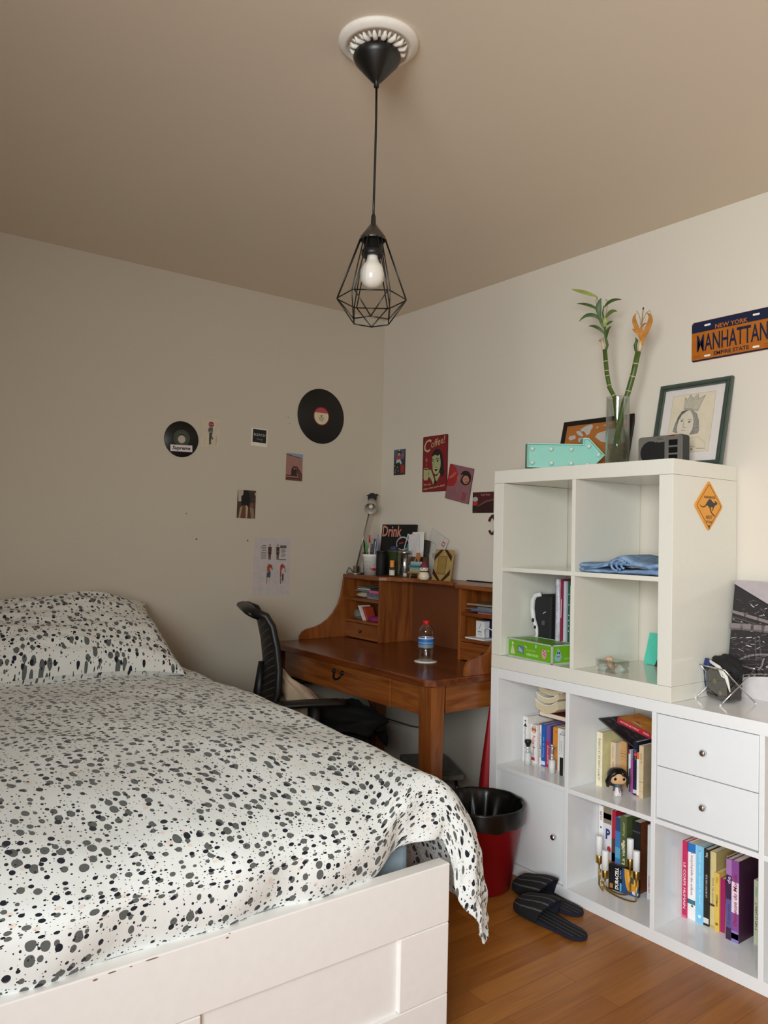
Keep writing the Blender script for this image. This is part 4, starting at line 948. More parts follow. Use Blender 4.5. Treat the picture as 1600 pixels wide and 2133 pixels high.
def d_cof(a):
    CRM = '#b9ad80'; GRN = '#a5a878'; DK = '#1f1512'
    a.rect(.02, .01, .98, .99, '#7c141c')
    a.text('C', .20, .83, .30, .23, CRM, bold=.01, shear=.25).text('offee!', .62, .885, .58, .13, CRM, shear=.25, ang=.20)
    a.poly([(.40, .60), (.38, .66), (.44, .72), (.56, .765), (.70, .74), (.80, .66), (.84, .54), (.86, .42), (.90, .33), (.84, .27), (.76, .26), (.70, .34), (.62, .60)], DK)
    a.poly([(.40, .63), (.52, .655), (.62, .63), (.70, .66), (.74, .52), (.74, .44), (.68, .36), (.58, .30), (.50, .30), (.43, .38), (.41, .48), (.39, .52), (.41, .56)], GRN)
    a.poly([(.50, .33), (.66, .37), (.74, .30), (.60, .18), (.54, .22)], GRN).poly([(.46, .335), (.54, .30), (.62, .31), (.72, .37), (.72, .355), (.60, .275), (.52, .28)], DK)
    a.ell(.56, .40, .06, .035, DK).poly([(.50, .415), (.62, .425), (.60, .405), (.52, .40)], '#d9d6bb').ell(.62, .545, .035, .018, DK).line([(.55, .575), (.62, .59), (.68, .57)], .004, DK).line([(.42, .545), (.48, .545)], .003, DK).line([(.42, .575), (.48, .58)], .003, DK).line([(.48, .54), (.46, .47), (.51, .46)], .0016, '#6f7350')
    a.poly([(.06, .41), (.06, .24), (.10, .21), (.22, .21), (.26, .25), (.26, .41)], GRN).ell(.16, .41, .10, .020, CRM).ell(.16, .408, .085, .012, '#3a0f10').line([(.26, .37), (.32, .35), (.31, .28), (.26, .27)], .006, GRN)
    a.poly([(.28, .39), (.36, .40), (.42, .33), (.52, .20), (.50, .14), (.46, .13), (.38, .22), (.28, .28)], GRN).poly([(.48, .13), (.54, .24), (.58, .17), (.52, .11)], DK)
    a.poly([(.16, .45), (.19, .53), (.13, .57), (.17, .62), (.22, .57), (.19, .53), (.20, .48)], '#9a7a5c')
    a.text('You can', .22, .135, .30, .035, CRM, bold=.02, shear=.2, ang=.03).text("sleep when you're dead!", .50, .075, .86, .045, CRM, bold=.02, shear=.2, ang=.10)
card('coffee_sign', 'tall red enamel sign with a retro woman lifting a coffee mug', 'sign', FRw(-.436, 1.6515, 0, .0032), .193, .289, '#4d0d12', d_cof, thick=.003, rough=.35, rnd=.006)
def d_pk(a):
    a.rect(.015, .01, .985, .99, '#8c5c62')
    a.poly([(.0, .985), (.10, .99), (.26, .93), (.37, .80), (.40, .66), (.36, .50), (.30, .40), (.06, .36), (.0, .38)], '#9b2024').poly([(.03, .62), (.10, .66), (.20, .76), (.30, .82), (.34, .80), (.26, .68), (.14, .60), (.06, .58)], '#b5544c').ell(.16, .86, .10, .07, '#a92628')
    a.ell(.72, .70, .23, .205, '#1c1314').poly([(.38, .68), (.50, .76), (.56, .66), (.52, .56), (.40, .60)], '#a86a5c').poly([(.50, .76), (.62, .78), (.52, .60), (.46, .60)], '#8c5c62').ell(.75, .655, .135, .115, '#b57c68').ell(.72, .665, .016, .012, '#2a1a18').ell(.80, .69, .016, .012, '#2a1a18').line([(.74, .585), (.80, .60), (.84, .62)], .003, '#6b2a2a').poly([(.62, .70), (.72, .79), (.88, .76), (.86, .86), (.64, .86)], '#221617')
    a.rect(.68, .06, .84, .30, '#85474f')
    for k in range(6): a.rect(.69, .08 + .036 * k, .83 - .02 * (k % 2), .094 + .036 * k, '#9b3f4a')
    for k in range(8): a.line([(.08 + .07 * k, .05), (.08 + .07 * k, .32)], .0008, '#7d5056')
card('boxing_card', 'tilted pink card with a red boxing glove and a smiling face', 'poster', FRw(-.624, 1.540, -.205, .0045), .177, .177 * .99, '#5e3a3e', d_pk, thick=.002)
def d_dk(a):
    a.rect(0, 0, 1, 1, '#4a1114').poly([(.25, .35), (.62, .58), (1, .66), (1, .60), (.64, .50), (.28, .30)], '#5e4a48').poly([(.2, 0), (.3, .32), (.64, .50), (1, .58), (1, 0)], '#2c0c0d').ell(.13, .66, .13, .12, '#a7a7a8').rect(.0, .36, .24, .56, '#a5302a').rect(0, .1, .22, .36, '#15181a').text('Angel Baby', .62, .86, .46, .12, '#b98e8a', shear=.3)
card('dark_red_poster', 'square dark red picture half hidden by the tall white unit', 'poster', FRw(-.790, 1.444), .141, .100, '#4a1114', d_dk)
hk = MB(); pts = [(-.010, -.862 + .022 * math.cos(q), 1.335 + .040 * math.sin(q)) for q in np.linspace(.5, 5.6, 18)]
hk.tube(pts, .006, M('#5b2c1e', .35, .3), 8); hk.tube([(0, -.862, 1.382), (-.012, -.862, 1.382), (-.012, -.855, 1.372)], .004, M('#2a1a12', .5), 6)
tag(hk.build('hanging_bracelet', loc=(-.01, -.862, 1.335)), 'brown curved bracelet hanging on the wall beside the upper white unit', 'bracelet')
PW, PH = .305, .147
o = card('license_plate', 'orange and navy New York novelty plate on the right wall', 'license plate', FRw(-2.0210, 2.0115, 0, .0025), PW, PH, '#b0651f', None, thick=.002, rough=.3, rnd=.010)
fr = FRw(-2.0210, 2.0115, 0, .0025); m = MB(); NV = M('#16203d', .35, var=.03); OR = M('#b96a22', .35, var=.03)
m.flat(fr, [(-PW / 2 + .001, .034), (PW / 2 - .001, .034), (PW / 2 - .001, .063), (PW / 2 - .010, .0725), (-PW / 2 + .010, .0725), (-PW / 2 + .001, .063)], .0005, NV)
m.flat(fr, [(-PW / 2 + .001, -.067), (PW / 2 - .001, -.067), (PW / 2 - .008, -.0725), (-PW / 2 + .008, -.0725)], .0005, NV)
m.text(fr, 'NEW YORK', 0, .0445, .120, .016, .0008, OR, bold=.02).text(fr, 'EMPIRE STATE', 0, -.053, .130, .014, .0008, NV, bold=.02)
m.text(fr, 'MANHATTAN', 0, -.007, .262, .062, .0010, NV, bold=.012)
for s_ in (-1, 1):
    m.flat(fr, [(s_ * .144, -.054), (s_ * .118, -.054), (s_ * .118, -.051), (s_ * .144, -.051)], .0008, M('#8f4f18', .4)); m.flat(fr, [(s_ * .144, -.060), (s_ * .118, -.060), (s_ * .118, -.058), (s_ * .144, -.058)], .0008, M('#8f4f18', .4))
m.build('plate_lettering', o)
m = MB(); SL = M('#e8e5dc', .6)
for a, b_ in ((-.090, .056), (.090, .056), (-.090, -.0565), (.090, -.0565)): m.flat(fr, [(a + sx * .009 + .0035 * math.cos(t0 + k * PI / 6) * 1., b_ + .0035 * math.sin(t0 + k * PI / 6)) for sx, t0 in ((1, -PI / 2), (-1, PI / 2)) for k in range(7)], .0009, SL)
m.build('mounting_slot', o)

# ------------------------------------------------------------------ pendant lamp
PX, PY = -1.522, -1.9385
ros = thing('ceiling_rosette', 'round white plaster rosette with leaf relief on the ceiling', 'ceiling rose', (PX - .004, PY - .010, RH))
PL = M('#e3ddd2', .7, var=.03); rx, ry = PX - .004, PY - .010
MB().lathe([(.0985, 0), (.0985, -.006), (.093, -.012), (.085, -.016), (.078, -.018), (.076, -.013), (.070, -.011), (.04, -.014), (.001, -.014)], (rx, ry, RH), PL, 56).build('plaster_disc', ros)
m = MB()
for k in range(16):
    t = 2 * PI * k / 16; d = Vector((math.cos(t), math.sin(t), 0)); e = Vector((-d.y, d.x, 0)); c = Vector((rx, ry, RH - .013))
    m.tube([c + d * .034, c + d * .050 + Vector((0, 0, -.008)), c + d * .064 + Vector((0, 0, -.009)), c + d * .071], [.005, .0065, .0055, .002], PL, 7)
    for s_ in (-1, 1): m.tube([c + d * .040 + e * s_ * .004, c + d * .056 + e * s_ * .011 + Vector((0, 0, -.005)), c + d * .069 + e * s_ * .015], [.0034, .0040, .0016], PL, 6)
m.build('leaf_relief', ros)
pend = thing('pendant_lamp', 'black wire cage pendant lamp with a white bulb hanging from the ceiling', 'lamp', (PX, PY, RH))
BLK = M('#12110f', .38, var=.03)
MB().lathe([(.050, 2.463), (.0575, 2.458), (.059, 2.450), (.054, 2.440), (.012, 2.392), (.0065, 2.388), (.0065, 2.378), (.003, 2.377)], (PX, PY, 0), BLK, 48).build('ceiling_canopy', pend)
MB().tube([(PX, PY, 2.39), (PX + .002, PY + .001, 2.30), (PX + .001, PY, 2.20), (PX, PY, 2.10), (PX, PY, 2.045)], .0029, BLK, 8).build('cord', pend)
MB().lathe([(.004, 2.060), (.0055, 2.056), (.0065, 2.036), (.0068, 2.034)], (PX, PY, 0), BLK, 16).lathe([(.007, 2.036), (.031, 2.004), (.0318, 1.997), (.0305, 1.995), (.0305, 2.0), (.006, 2.032)], (PX, PY, 0), M('#3a342c', .35, .2), 36).build('top_cone', pend)
MB().lathe([(.018, 2.01), (.0225, 2.004), (.0225, 1.972), (.027, 1.970), (.0275, 1.960), (.026, 1.957), (.017, 1.957)], (PX, PY, 0), BLACK, 32).build('lamp_socket', pend)
MB().lathe([(.013, 1.964), (.0138, 1.950), (.0165, 1.942), (.0235, 1.934), (.0282, 1.924), (.0295, 1.911), (.0278, 1.897), (.0215, 1.886), (.011, 1.8795), (.001, 1.878)], (PX, PY, 0), M('#d6cfc3', .18, var=.0, coat=.3), 36).build('light_bulb', pend)
cg = MB(); a0 = math.atan2(rgt.y, rgt.x)
def ringp(r, z, k, off=0., d=0.):
    t = a0 + PI / 3 * k + off; return Vector((PX + r * math.cos(t) - d * math.sin(t), PY + r * math.sin(t) + d * math.cos(t), z))
Rw = .0016
for k in range(6):
    T_, U_ = [ringp(.0305, 1.999, k, 0, d) for d in (-.006, .006)], [ringp(.0845, 1.851, k, 0, d) for d in (-.0035, .0035)]
    for i in (0, 1): cg.tube([T_[i], U_[i]], Rw, BLK, 6)
    cg.tube([ringp(.0845, 1.851, k, 0, .0035), ringp(.0845, 1.851, k + 1, 0, -.0035)], Rw, BLK, 6); cg.tube([U_[0], U_[1]], Rw, BLK, 6)
    L0 = ringp(.049, 1.796, k, PI / 6)
    cg.tube([U_[1], L0 + (U_[1] - L0) * .02], Rw, BLK, 6); cg.tube([ringp(.0845, 1.851, k + 1, 0, -.0035), L0], Rw, BLK, 6)
    cg.tube([L0, ringp(.049, 1.796, k + 1, PI / 6)], Rw, BLK, 6)
cg.build('wire_cage', pend)
# ------------------------------------------------------------------ the two white shelving units
UF, UB = -.399, -.009          # front and back planes
Y0 = -1.2569                   # their common left end
t0, Wl, Hl = .0385, 1.465, .765
pit_ = (Wl - 2 * t0 + .016) / 4
def cx_(k): return Y0 - (t0 + k * pit_ - .016)     # left face (larger y) of partition k
low = thing('low_shelving_unit', 'long white four-column shelving unit standing on the floor with door and drawers', 'shelving unit', (-.2, Y0 - Wl / 2, 0))
B = .0012
MB().box(UF, UB, Y0 - Wl + t0, Y0 - t0, Hl - t0, Hl, WHITE_LAC2).build('top_board', low, bevel=B)
MB().box(UF, UB, Y0 - Wl + t0, Y0 - t0, 0, t0, WHITE_LAC2).build('bottom_board', low, bevel=B)
for a in (Y0, Y0 - Wl + t0): MB().box(UF, UB, a - t0, a, 0, Hl, WHITE_LAC2).build('side_panel', low, bevel=B)
for k in (1, 2, 3): MB().box(UF + .001, UB, cx_(k) - .016, cx_(k), t0, Hl - t0, WHITE_LAC2).build('partition', low, bevel=B)
for k in range(4): MB().box(UF + .0015, UB, (cx_(k + 1) if k < 3 else Y0 - Wl + t0), (cx_(k) - .016), Hl / 2 - .008, Hl / 2 + .008, WHITE_LAC2).build('shelf', low, bevel=B)
FRONT = M('#e6e9ea', .28, var=.008)
def knob(x, y, z, par):
    MB().lathe([(.004, 0), (.004, .008), (.0095, .012), (.0105, .017), (.0085, .022), (.001, .0235)], (x, y, z), CHROME, 22, axis=(-1, 0, 0)).build('knob', par)
d = MB().box(UF + .010, UF + .026, cx_(1) + .002, Y0 - t0 - .002, t0 + .003, Hl / 2 - .011, FRONT).build('door', low, bevel=.0015); knob(UF + .010, -1.588, .202, d)
MB().box(UF + .026, UB, cx_(1) + .004, cx_(1) + .014, t0, Hl / 2 - .009, WHITE_LAC2).build('door_carcass', low)
zm = (Hl / 2 + .008 + Hl - t0) / 2
for a, b_, kz in ((Hl / 2 + .013, zm - .0013, .474), (zm + .0013, Hl - t0 - .003, .638)):
    d = MB().box(UF + .004, UF + .020, cx_(3) + .003, cx_(2) - .019, a, b_, FRONT).build('drawer', low, bevel=.0015); knob(UF + .004, -2.1665, kz, d)
    MB().box(UF + .020, UB - .01, cx_(3) + .012, cx_(2) - .028, a + .01, b_ - .02, WHITE_LAC2).build('drawer_box', d)
W1, H1, t1 = .793, .7775, .0503
upu = thing('cube_shelving_unit', 'cream white two by two cube unit standing on the long low unit', 'shelving unit', (-.2, Y0 - W1 / 2, Hl))
MB().box(UF, UB, Y0 - W1, Y0, Hl + H1 - t1, Hl + H1, WHITE_LAC).build('top_board', upu, bevel=B)
MB().box(UF, UB, Y0 - W1, Y0, Hl + .0006, Hl + t1, WHITE_LAC).build('bottom_board', upu, bevel=B)
for a in (Y0, Y0 - W1 + t1): MB().box(UF, UB, a - t1, a, Hl + t1 + .0006, Hl + H1 - t1 - .0006, WHITE_LAC).build('side_panel', upu, bevel=B)
ym = Y0 - W1 / 2; zmid = Hl + H1 / 2
MB().box(UF + .001, UB, Y0 - W1 + t1, Y0 - t1, zmid - .008, zmid + .008, WHITE_LAC).build('shelf', upu, bevel=B)
for a, b_ in ((Hl + t1, zmid - .008), (zmid + .008, Hl + H1 - t1)): MB().box(UF + .001, UB, ym - .008, ym + .008, a, b_, WHITE_LAC).build('partition', upu, bevel=B)
pin = MB()
for z in (1.452, 1.438): pin.lathe([(.0018, 0), (.0018, .001)], (-.03, ym + .0085, z), BLACK, 8, axis=(0, 1, 0))
pin.build('peg_hole', upu)

# ---- books
def book(label, y0, y1, xs, z0, h, col, depth=.14, title=None, tcol='#ffffff', th=.6, tw=.62, tz=0., up=True, extra=None, cover=None, lean=0., group=None, bold=.01, shear=0., rz=0., rough=.45, name='book'):
    """upright book, spine towards the room; y0 its left edge, y1 its right edge"""
    t = abs(y1 - y0); o = MB(); cm = M(col, rough, var=.05); c = min(.002, t * .12)
    o.box(0, .0022, -t / 2, t / 2, 0, h, cm)
    o.box(.0022, depth, t / 2 - c, t / 2, 0, h, cm).box(.0022, depth, -t / 2, -t / 2 + c, 0, h, M(cover, rough, var=.1) if cover else cm)
    ob = o.build(name); ob.location = (xs, (y0 + y1) / 2, z0); ob.rotation_euler = (lean, 0, rz); ORG[ob.name] = (0, 0, 0)
    tag(ob, label, 'book', group)
    MB().box(.0022, depth - .002, -t / 2 + c, t / 2 - c, .001, h - .002, PAGES).build('page_block', ob, local=True)
    fr = F((0, 0, 0), (0, -1, 0), (0, 0, 1)); m = MB()
    if title:
        m.text(fr, title, 0, h * (.5 + tz), h * tw, t * th, .0004, M(tcol, .6, var=.03), bold=bold, shear=shear, ang=PI / 2 if up else -PI / 2)
    if extra: extra(m, fr, t, h)
    if m.v: m.build('spine_lettering', ob, local=True)
    return ob
def band(a, b_, col):
    def f(m, fr, t, h): m.flat(fr, [(-t / 2 + .0002, h * a), (t / 2 - .0002, h * a), (t / 2 - .0002, h * b_), (-t / 2 + .0002, h * b_)], .0002, M(col, .5, var=.04))
    return f
def many(*fs):
    def f(m, fr, t, h):
        for g in fs: g(m, fr, t, h)
    return f
def txt(s_, a, w_, th, col, up=True, bold=.01, off=0.):
    def f(m, fr, t, h): m.text(fr, s_, off * t, h * a, h * w_, t * th, .0006, M(col, .6, var=.03), bold=bold, ang=PI / 2 if up else -PI / 2)
    return f
def dot(a, b_, r, col):
    def f(m, fr, t, h): m.ell(fr, a * t, b_ * h, r * t, r * t, .0005, M(col, .6, var=.03), 14)
    return f
z0 = t0 + .0003; G = 'books in the lower third column'
book('magenta-pink slim book at the left end of the lowest row under the drawers', -1.9985, -2.0148, -.240, z0, .248, '#c22358', title='LE CORPS HUMAIN', tcol='#f3dbe0', tz=-.08, tw=.60, th=.5, up=False, extra=band(.0, .03, '#d46a8c'), group=G)
book("white encyclopedia with blue top and red title beside the magenta-pink book", -2.0147, -2.042, -.234, z0, .246, '#f1f1ef', title="L'encyclopédie des enfants", tcol='#a83a5c', tz=.10, tw=.56, th=.42, up=False, shear=.15, extra=many(band(.88, 1., '#1f73bd'), band(.20, .26, '#35727d'), dot(.1, .18, .14, '#20555c')), group=G)
book('sky blue tall book between the white encyclopedia and the black book', -2.0425, -2.069, -.231, z0, .246, '#7cc6ea', title='Manuel pour sauver la terre', tcol='#c6e8f6', tz=.10, tw=.72, th=.32, up=False, extra=dot(0, .08, .2, '#e3f3fa'), group=G)
book('black slim book with white title beside the sky blue book', -2.0695, -2.088, -.232, z0, .243, '#191615', title='LE SECRET DES ÎLES', tcol='#c9c6c0', tz=.02, tw=.30, th=.35, up=True, extra=many(band(.03, .10, '#d9d6d0'), txt('les', .93, .06, .5, '#d0ccc4')), group=G)
book('pale straw book with a dark-lettered spine behind the short yellow book', -2.0885, -2.108, -.226, z0, .240, '#d8c68c', title='livre de poche', tcol='#5c4d2e', tz=-.02, tw=.34, th=.35, up=False, cover='#b7a56e', depth=.15, extra=many(band(.28, .31, '#4e3a28'), band(.0, .03, '#c0ab6c')), group=G)
book('short yellow book with a black title in the lowest row under the drawers', -2.1095, -2.1255, -.236, z0, .182, '#e2bd54', title='VERMEIL', tcol='#4a3a14', tz=.02, tw=.22, th=.42, up=False, extra=many(dot(0, .12, .3, '#8c6a1c'), txt('roman', .88, .1, .3, '#8c6a2c')), group=G)
book('short magenta book between the yellow book and the tan folder', -2.126, -2.1415, -.230, z0, .168, '#a31c66', group=G)
book('tan wooden-looking slim folder in the lowest row under the drawers', -2.1425, -2.158, -.232, z0, .246, '#a77b41', lean=.02, extra=band(0, 1, '#b88c50'), group=G)
book('dark violet book with a lilac top beside the tan folder', -2.1590, -2.177, -.256, z0, .248, '#3c2547', title='de', tcol='#e0cbe4', tz=.24, tw=.09, th=.6, up=True, extra=many(band(.80, 1., '#a877b2'), band(.15, .50, '#5d5590'), txt('Lincoln', .32, .24, .5, '#453a70')), group=G)
book('thick purple book with a white panel and red title beside the violet book', -2.1777, -2.201, -.258, z0, .249, '#8c4a94', title='Danseuse du Monde', tcol='#8f2348', tz=.02, tw=.64, th=.5, up=True, cover='#3c1a33', extra=many(band(.36, .74, '#ead6e2'), band(.0, .14, '#8b7cc0'), band(.04, .11, '#e6dff0')), bold=.02, shear=.2, group=G)
book('short pale green book standing alone at the right of the lowest row', -2.2265, -2.242, -.215, z0, .196, '#ccd2b6', title='F NES LE LARN T', tcol='#3a3d30', tz=-.06, tw=.42, th=.48, up=True, cover='#8d8b70', extra=txt('roman', .82, .16, .4, '#7aa890'), group=G)

z1 = Hl / 2 + .0083; G = "books in the figurine's compartment"
book("thick cream book with upright title at the left of the figurine's compartment", -1.678, -1.703, -.280, z1, .192, '#f0e8c8', depth=.15, title='LE PETIT LIVRE DE LA CUISINE', tcol='#7d7765', tw=.78, th=.35, up=True, cover='#d9cf98', group=G)
m = MB()
def cov(x, y, z, w_, h_, col): m.flat(F((x, y, z), (1, 0, 0), (0, 0, 1)), [(0, 0), (w_, 0), (w_, h_), (0, h_)], .0005, M(col, .6))
bk_ = book('slim beige paperback with red lettering beside the thick cream book', -1.7125, -1.7335, -.244, z1, .158, '#ddc9ab', title="L'ÎLE MYSTÈRE", tcol='#b26a55', tz=-.15, tw=.45, th=.35, up=True, extra=txt('JULES AUTEUR', .78, .3, .25, '#8a7a66'), group=G)
book('tan kraft-coloured book behind the black-haired figurine', -1.7245 - .010, -1.7245 - .033, -.214, z1, .162, '#c79b62', title=None, extra=many(band(.72, .735, '#94693a'), band(.66, .67, '#94693a'), band(.60, .605, '#94693a'), band(.78, .785, '#94693a')), group=G)
book("glossy black case with a thin white edge in the figurine's compartment", -1.758, -1.767, -.208, z1, .168, '#0c0d12', depth=.13, extra=band(.12, .20, '#c9c9cf'), group=G)
book("white and light blue book with a pink corner in the figurine's compartment", -1.7675, -1.777, -.216, z1, .138, '#e6eaf0', cover='#9fa4ac', depth=.08, rz=-.25, extra=many(band(.90, 1., '#c7567e'), band(.0, .3, '#b9d3e6')), group=G)
book('thin hot pink book low beside the navy book', -1.806, -1.812, -.252, z1, .118, '#c2409a', depth=.10, group=G)
book('thin magazine with a dark grey and white back near the figurine', -1.790, -1.7935, -.244, z1, .080, '#4a454e', depth=.10, cover='#8d8790', group=G)
book("tall navy book with a red dot on its spine in the figurine's compartment", -1.8155, -1.833, -.256, z1, .184, '#1a2038', depth=.16, title='LA NUIT', tcol='#8f93a6', tz=.26, tw=.2, th=.4, extra=many(dot(0, .76, .35, '#d8385a'), band(.03, .10, '#c9c9d0')), group=G)
book('thin white book with an orange top beside the navy book', -1.8345, -1.846, -.262, z1, .150, '#f0ece4', extra=many(band(.86, 1., '#e2702c'), band(.0, .03, '#e2702c'), txt('petit', .6, .2, .4, '#cfc8bc')), group=G)
book("beige book at the right end of the figurine's compartment", -1.8465, -1.863, -.266, z1, .178, '#dcc49c', cover='#a8987a', title='LA PESTE', tcol='#8b6f4a', tz=.26, tw=.2, th=.4, extra=many(band(.30, .31, '#7a5f40'), band(.12, .125, '#8b6f4a')), group=G)
# magazine and orange book thrown across the top
mg = MB(); a_ = math.atan2(.073, .160)
mg.box(-.005, .165, -.088, .088, 0, .003, M('#241c20', .35, var=.3, scale=60.))
mgo = mg.build('magazine'); mgo.location = (-.255, -1.747, z1 + .196); mgo.rotation_euler = (a_, .06, 0); ORG[mgo.name] = (0, 0, 0)
tag(mgo, "dark glossy magazine lying slanted across the books in the figurine's compartment", 'magazine')
m = MB(); fr = F((0, 0, .0032), (0, -1, 0), (1, 0, 0))
random.seed(11)
for k in range(46):
    a, b_ = random.uniform(-.084, .070), random.uniform(.004, .155); w_, h_ = random.uniform(.005, .02), random.uniform(.002, .006)
    m.flat(fr, [(a, b_), (a + w_, b_ + random.uniform(-.004, .004)), (a + w_, b_ + h_), (a, b_ + h_)], .00005 * k / 10, M(random.choice(['#6a5560', '#4a3a50', '#6e4a3a', '#3c4058', '#7d6d6a', '#2d2630']), .4))
m.line(fr, [(-.088, -.005), (.088, -.005)], .0015, .0003, M('#a59c98', .5)); m.text(fr, 'JEUX VIDEO', -.06, .06, .05, .008, .001, M('#b9a9ad', .5), ang=.0)
m.build('printed_picture', mgo, local=True)
ob = MB().box(0, .115, -.075, .075, 0, .002, M('#b61f35', .5)).box(0, .002, -.075, .075, 0, .021, M('#b61f35', .5)).box(0, .115, -.075, .075, .019, .021, M('#d98a3e', .5)).build('orange_book')
ob.location = (-.235, -1.800, z1 + .2145); ob.rotation_euler = (.17, -.02, -.10); ORG[ob.name] = (0, 0, 0)
tag(ob, 'orange book with a red spine lying on the slanted magazine', 'book')
MB().box(.002, .113, -.073, .073, .002, .019, PAGES).build('page_block', ob, local=True)
m = MB(); fr = F((0, 0, .0212), (0, -1, 0), (1, 0, 0)); m.flat(fr, [(-.01, .06), (.07, .04), (.07, .09), (.0, .10)], .0002, M('#e2ac22', .5)); m.line(fr, [(-.025, .022), (.02, .014)], .004, .0003, M('#f2e6d8', .5)); m.line(fr, [(-.045, .05), (-.045, .09)], .002, .0003, M('#b5602a', .5)); m.line(fr, [(-.05, .05), (-.05, .09)], .002, .0003, M('#b5602a', .5)); m.line(fr, [(-.02, .035), (-.005, .034)], .004, .0003, M('#3a2a20', .5))
fr = F((0, 0, 0), (0, -1, 0), (0, 0, 1)); m.text(fr, 'HISTOIRES DE FAMILLE', -.02, .0105, .085, .006, .0003, M('#f2d8d8', .5)).text(fr, 'MONDE', .055, .0105, .025, .006, .0003, M('#f2d8d8', .5))
m.build('cover_lettering', ob, local=True)

# black-haired big-headed figurine
fx, fy = -.315, -1.795
fg = thing('vinyl_figurine', 'big-headed vinyl figurine with long black hair standing before the books', 'figurine', (fx, fy, z1), (0, 0, math.atan2(CP.y - fy, CP.x - fx) + .28))
SKIN = M('#d7ab7b', .5, var=.02); HAIR = M('#0d0c0d', .35, var=.02)
def blob(m, c, r, e, mat, n1=20, n2=28, cut=None):
    vs = []
    for j in range(n1 + 1):
        th = PI * j / n1
        for i in range(n2):
            ph = 2 * PI * i / n2
            d = [math.sin(th) * math.cos(ph), math.sin(th) * math.sin(ph), math.cos(th)]
            p = [math.copysign(abs(q) ** e, q) for q in d]
            v = Vector((c[0] + p[0] * r[0], c[1] + p[1] * r[1], c[2] + p[2] * r[2]))
            if cut: v = cut(v)
            vs.append(v)
    return m.add(vs, [(j * n2 + i, (j + 1) * n2 + i, (j + 1) * n2 + (i + 1) % n2, j * n2 + (i + 1) % n2) for j in range(n1) for i in range(n2)], mat, True)
m = MB(); blob(m, (0, 0, .064), (.024, .030, .023), .72, SKIN)
m.tube([(0, 0, .016), (0, 0, .046)], [.009, .007], M('#4a3a38', .5), 12); local_head = m.build('head', fg, local=True)
m = MB(); EYE = M('#0a0808', .25, var=0)
for s_ in (-1, 1): blob(m, (.0225, s_ * .0145, .064), (.0025, .0052, .0055), 1., EYE, 10, 14)
m.lathe([(.0012, 0), (.0005, .002)], (.0243, 0, .057), M('#b98a5c', .5), 8, axis=(1, 0, 0))
for s_ in (-1, 1): m.tube([(.0228, s_ * .010, .073), (.0226, s_ * .016, .0745), (.0212, s_ * .021, .072)], .0008, EYE, 5)
m.build('face', local_head, local=True)
m = MB()
def hc_(v):
    f = v.x > .012 and abs(v.y) < .024 and v.z < .080 - abs(v.y) * .25
    if f: v = Vector((v.x * .35, v.y, v.z))
    return v
blob(m, (-.006, 0, .066), (.028, .034, .0285), .8, HAIR, 28, 44, hc_)
m.tube([(.020, .004, .0885), (.0235, .014, .080), (.018, .029, .070), (.008, .033, .050), (.004, .031, .036)], [.006, .006, .006, .006, .002], HAIR, 8)
m.tube([(.020, -.004, .0885), (.0215, -.016, .083), (.016, -.031, .072), (.004, -.035, .050), (.0, -.034, .032)], [.006, .007, .008, .010, .005], HAIR, 8)
m.tube([(-.018, 0, .075), (-.024, -.008, .045), (-.018, -.012, .028)], [.024, .020, .010], HAIR, 12)
m.tube([(.021, .004, .088), (.0255, .010, .079), (.0262, .016, .075)], [.002, .0016, .0006], HAIR, 6)
m.build('hair', fg, local=True)
m = MB(); m.lathe([(.014, .002), (.013, .012), (.008, .030), (.009, .036), (.006, .040)], (0, 0, 0), M('#ddd8d6', .5), 20); m.lathe([(.0105, .032), (.0112, .040), (.008, .042)], (0, 0, 0), M('#4c6a80', .5), 18)
m.tube([(.011, .004, .004), (.0085, .002, .032)], .002, M('#9a3a5a', .5), 6); m.tube([(.0, -.011, .034), (.004, -.014, .018)], [.0035, .003], M('#4a4a52', .5), 8); m.tube([(.0, .011, .034), (.004, .014, .018)], [.0035, .003], M('#4a4a52', .5), 8)
m.build('gown', fg, local=True)
m = MB()
for s_ in (-1, 1): blob(m, (.004, s_ * .0065, .004), (.009, .0055, .004), .9, M('#e9e6e4', .4), 10, 14)
m.build('shoes', fg, local=True)

G = 'books above the door'
book('thick white book with a black triangle logo leftmost in the compartment above the door', -1.318, -1.343, -.276, z1, .178, '#eeece8', depth=.15, title='stephen fry', tcol='#6d7178', tz=.03, tw=.50, th=.5, up=False, bold=0, extra=lambda m, fr, t, h: (m.flat(fr, [(-.009, h * .78), (.009, h * .775), (.001, h * .86)], .0005, BLACK), m.flat(fr, [(-.005, h * .92), (.004, h * .915), (.0, h * .87)], .0005, M('#3a3a3c', .6))), group=G)
book('white biography with a face and red title beside the thick white book', -1.3475, -1.3800, -.262, z1, .150, '#efebe6', title='Richard', tcol='#c3272c', tz=.06, tw=.30, th=.42, up=False, extra=many(txt('Branson', .28, .26, .32, '#5a5654', False, off=-.0), lambda m, fr, t, h: (m.ell(fr, 0, h * .87, .0125, .0135, .0004, M('#b8694e', .6, var=.15, scale=200.), 18), m.ell(fr, .0015, h * .945, .012, .006, .0006, M('#cfc0ac', .7), 14), m.ell(fr, 0, h * .82, .008, .004, .0007, M('#d9c3b4', .7), 12), m.flat(fr, [(-.012, .010), (.006, .010), (.006, .022), (-.012, .022)], .0004, M('#c3272c', .5)))), group=G)
book('thin rust brown book in the compartment above the door', -1.3815, -1.3915, -.252, z1, .158, '#a5623c', extra=band(.45, .6, '#8c3a20'), group=G)
book('white and blue lettered book in the compartment above the door', -1.3925, -1.402, -.262, z1, .155, '#e9edf2', title='BADMINTON', tcol='#3c5a8c', tw=.6, th=.6, up=True, group=G)
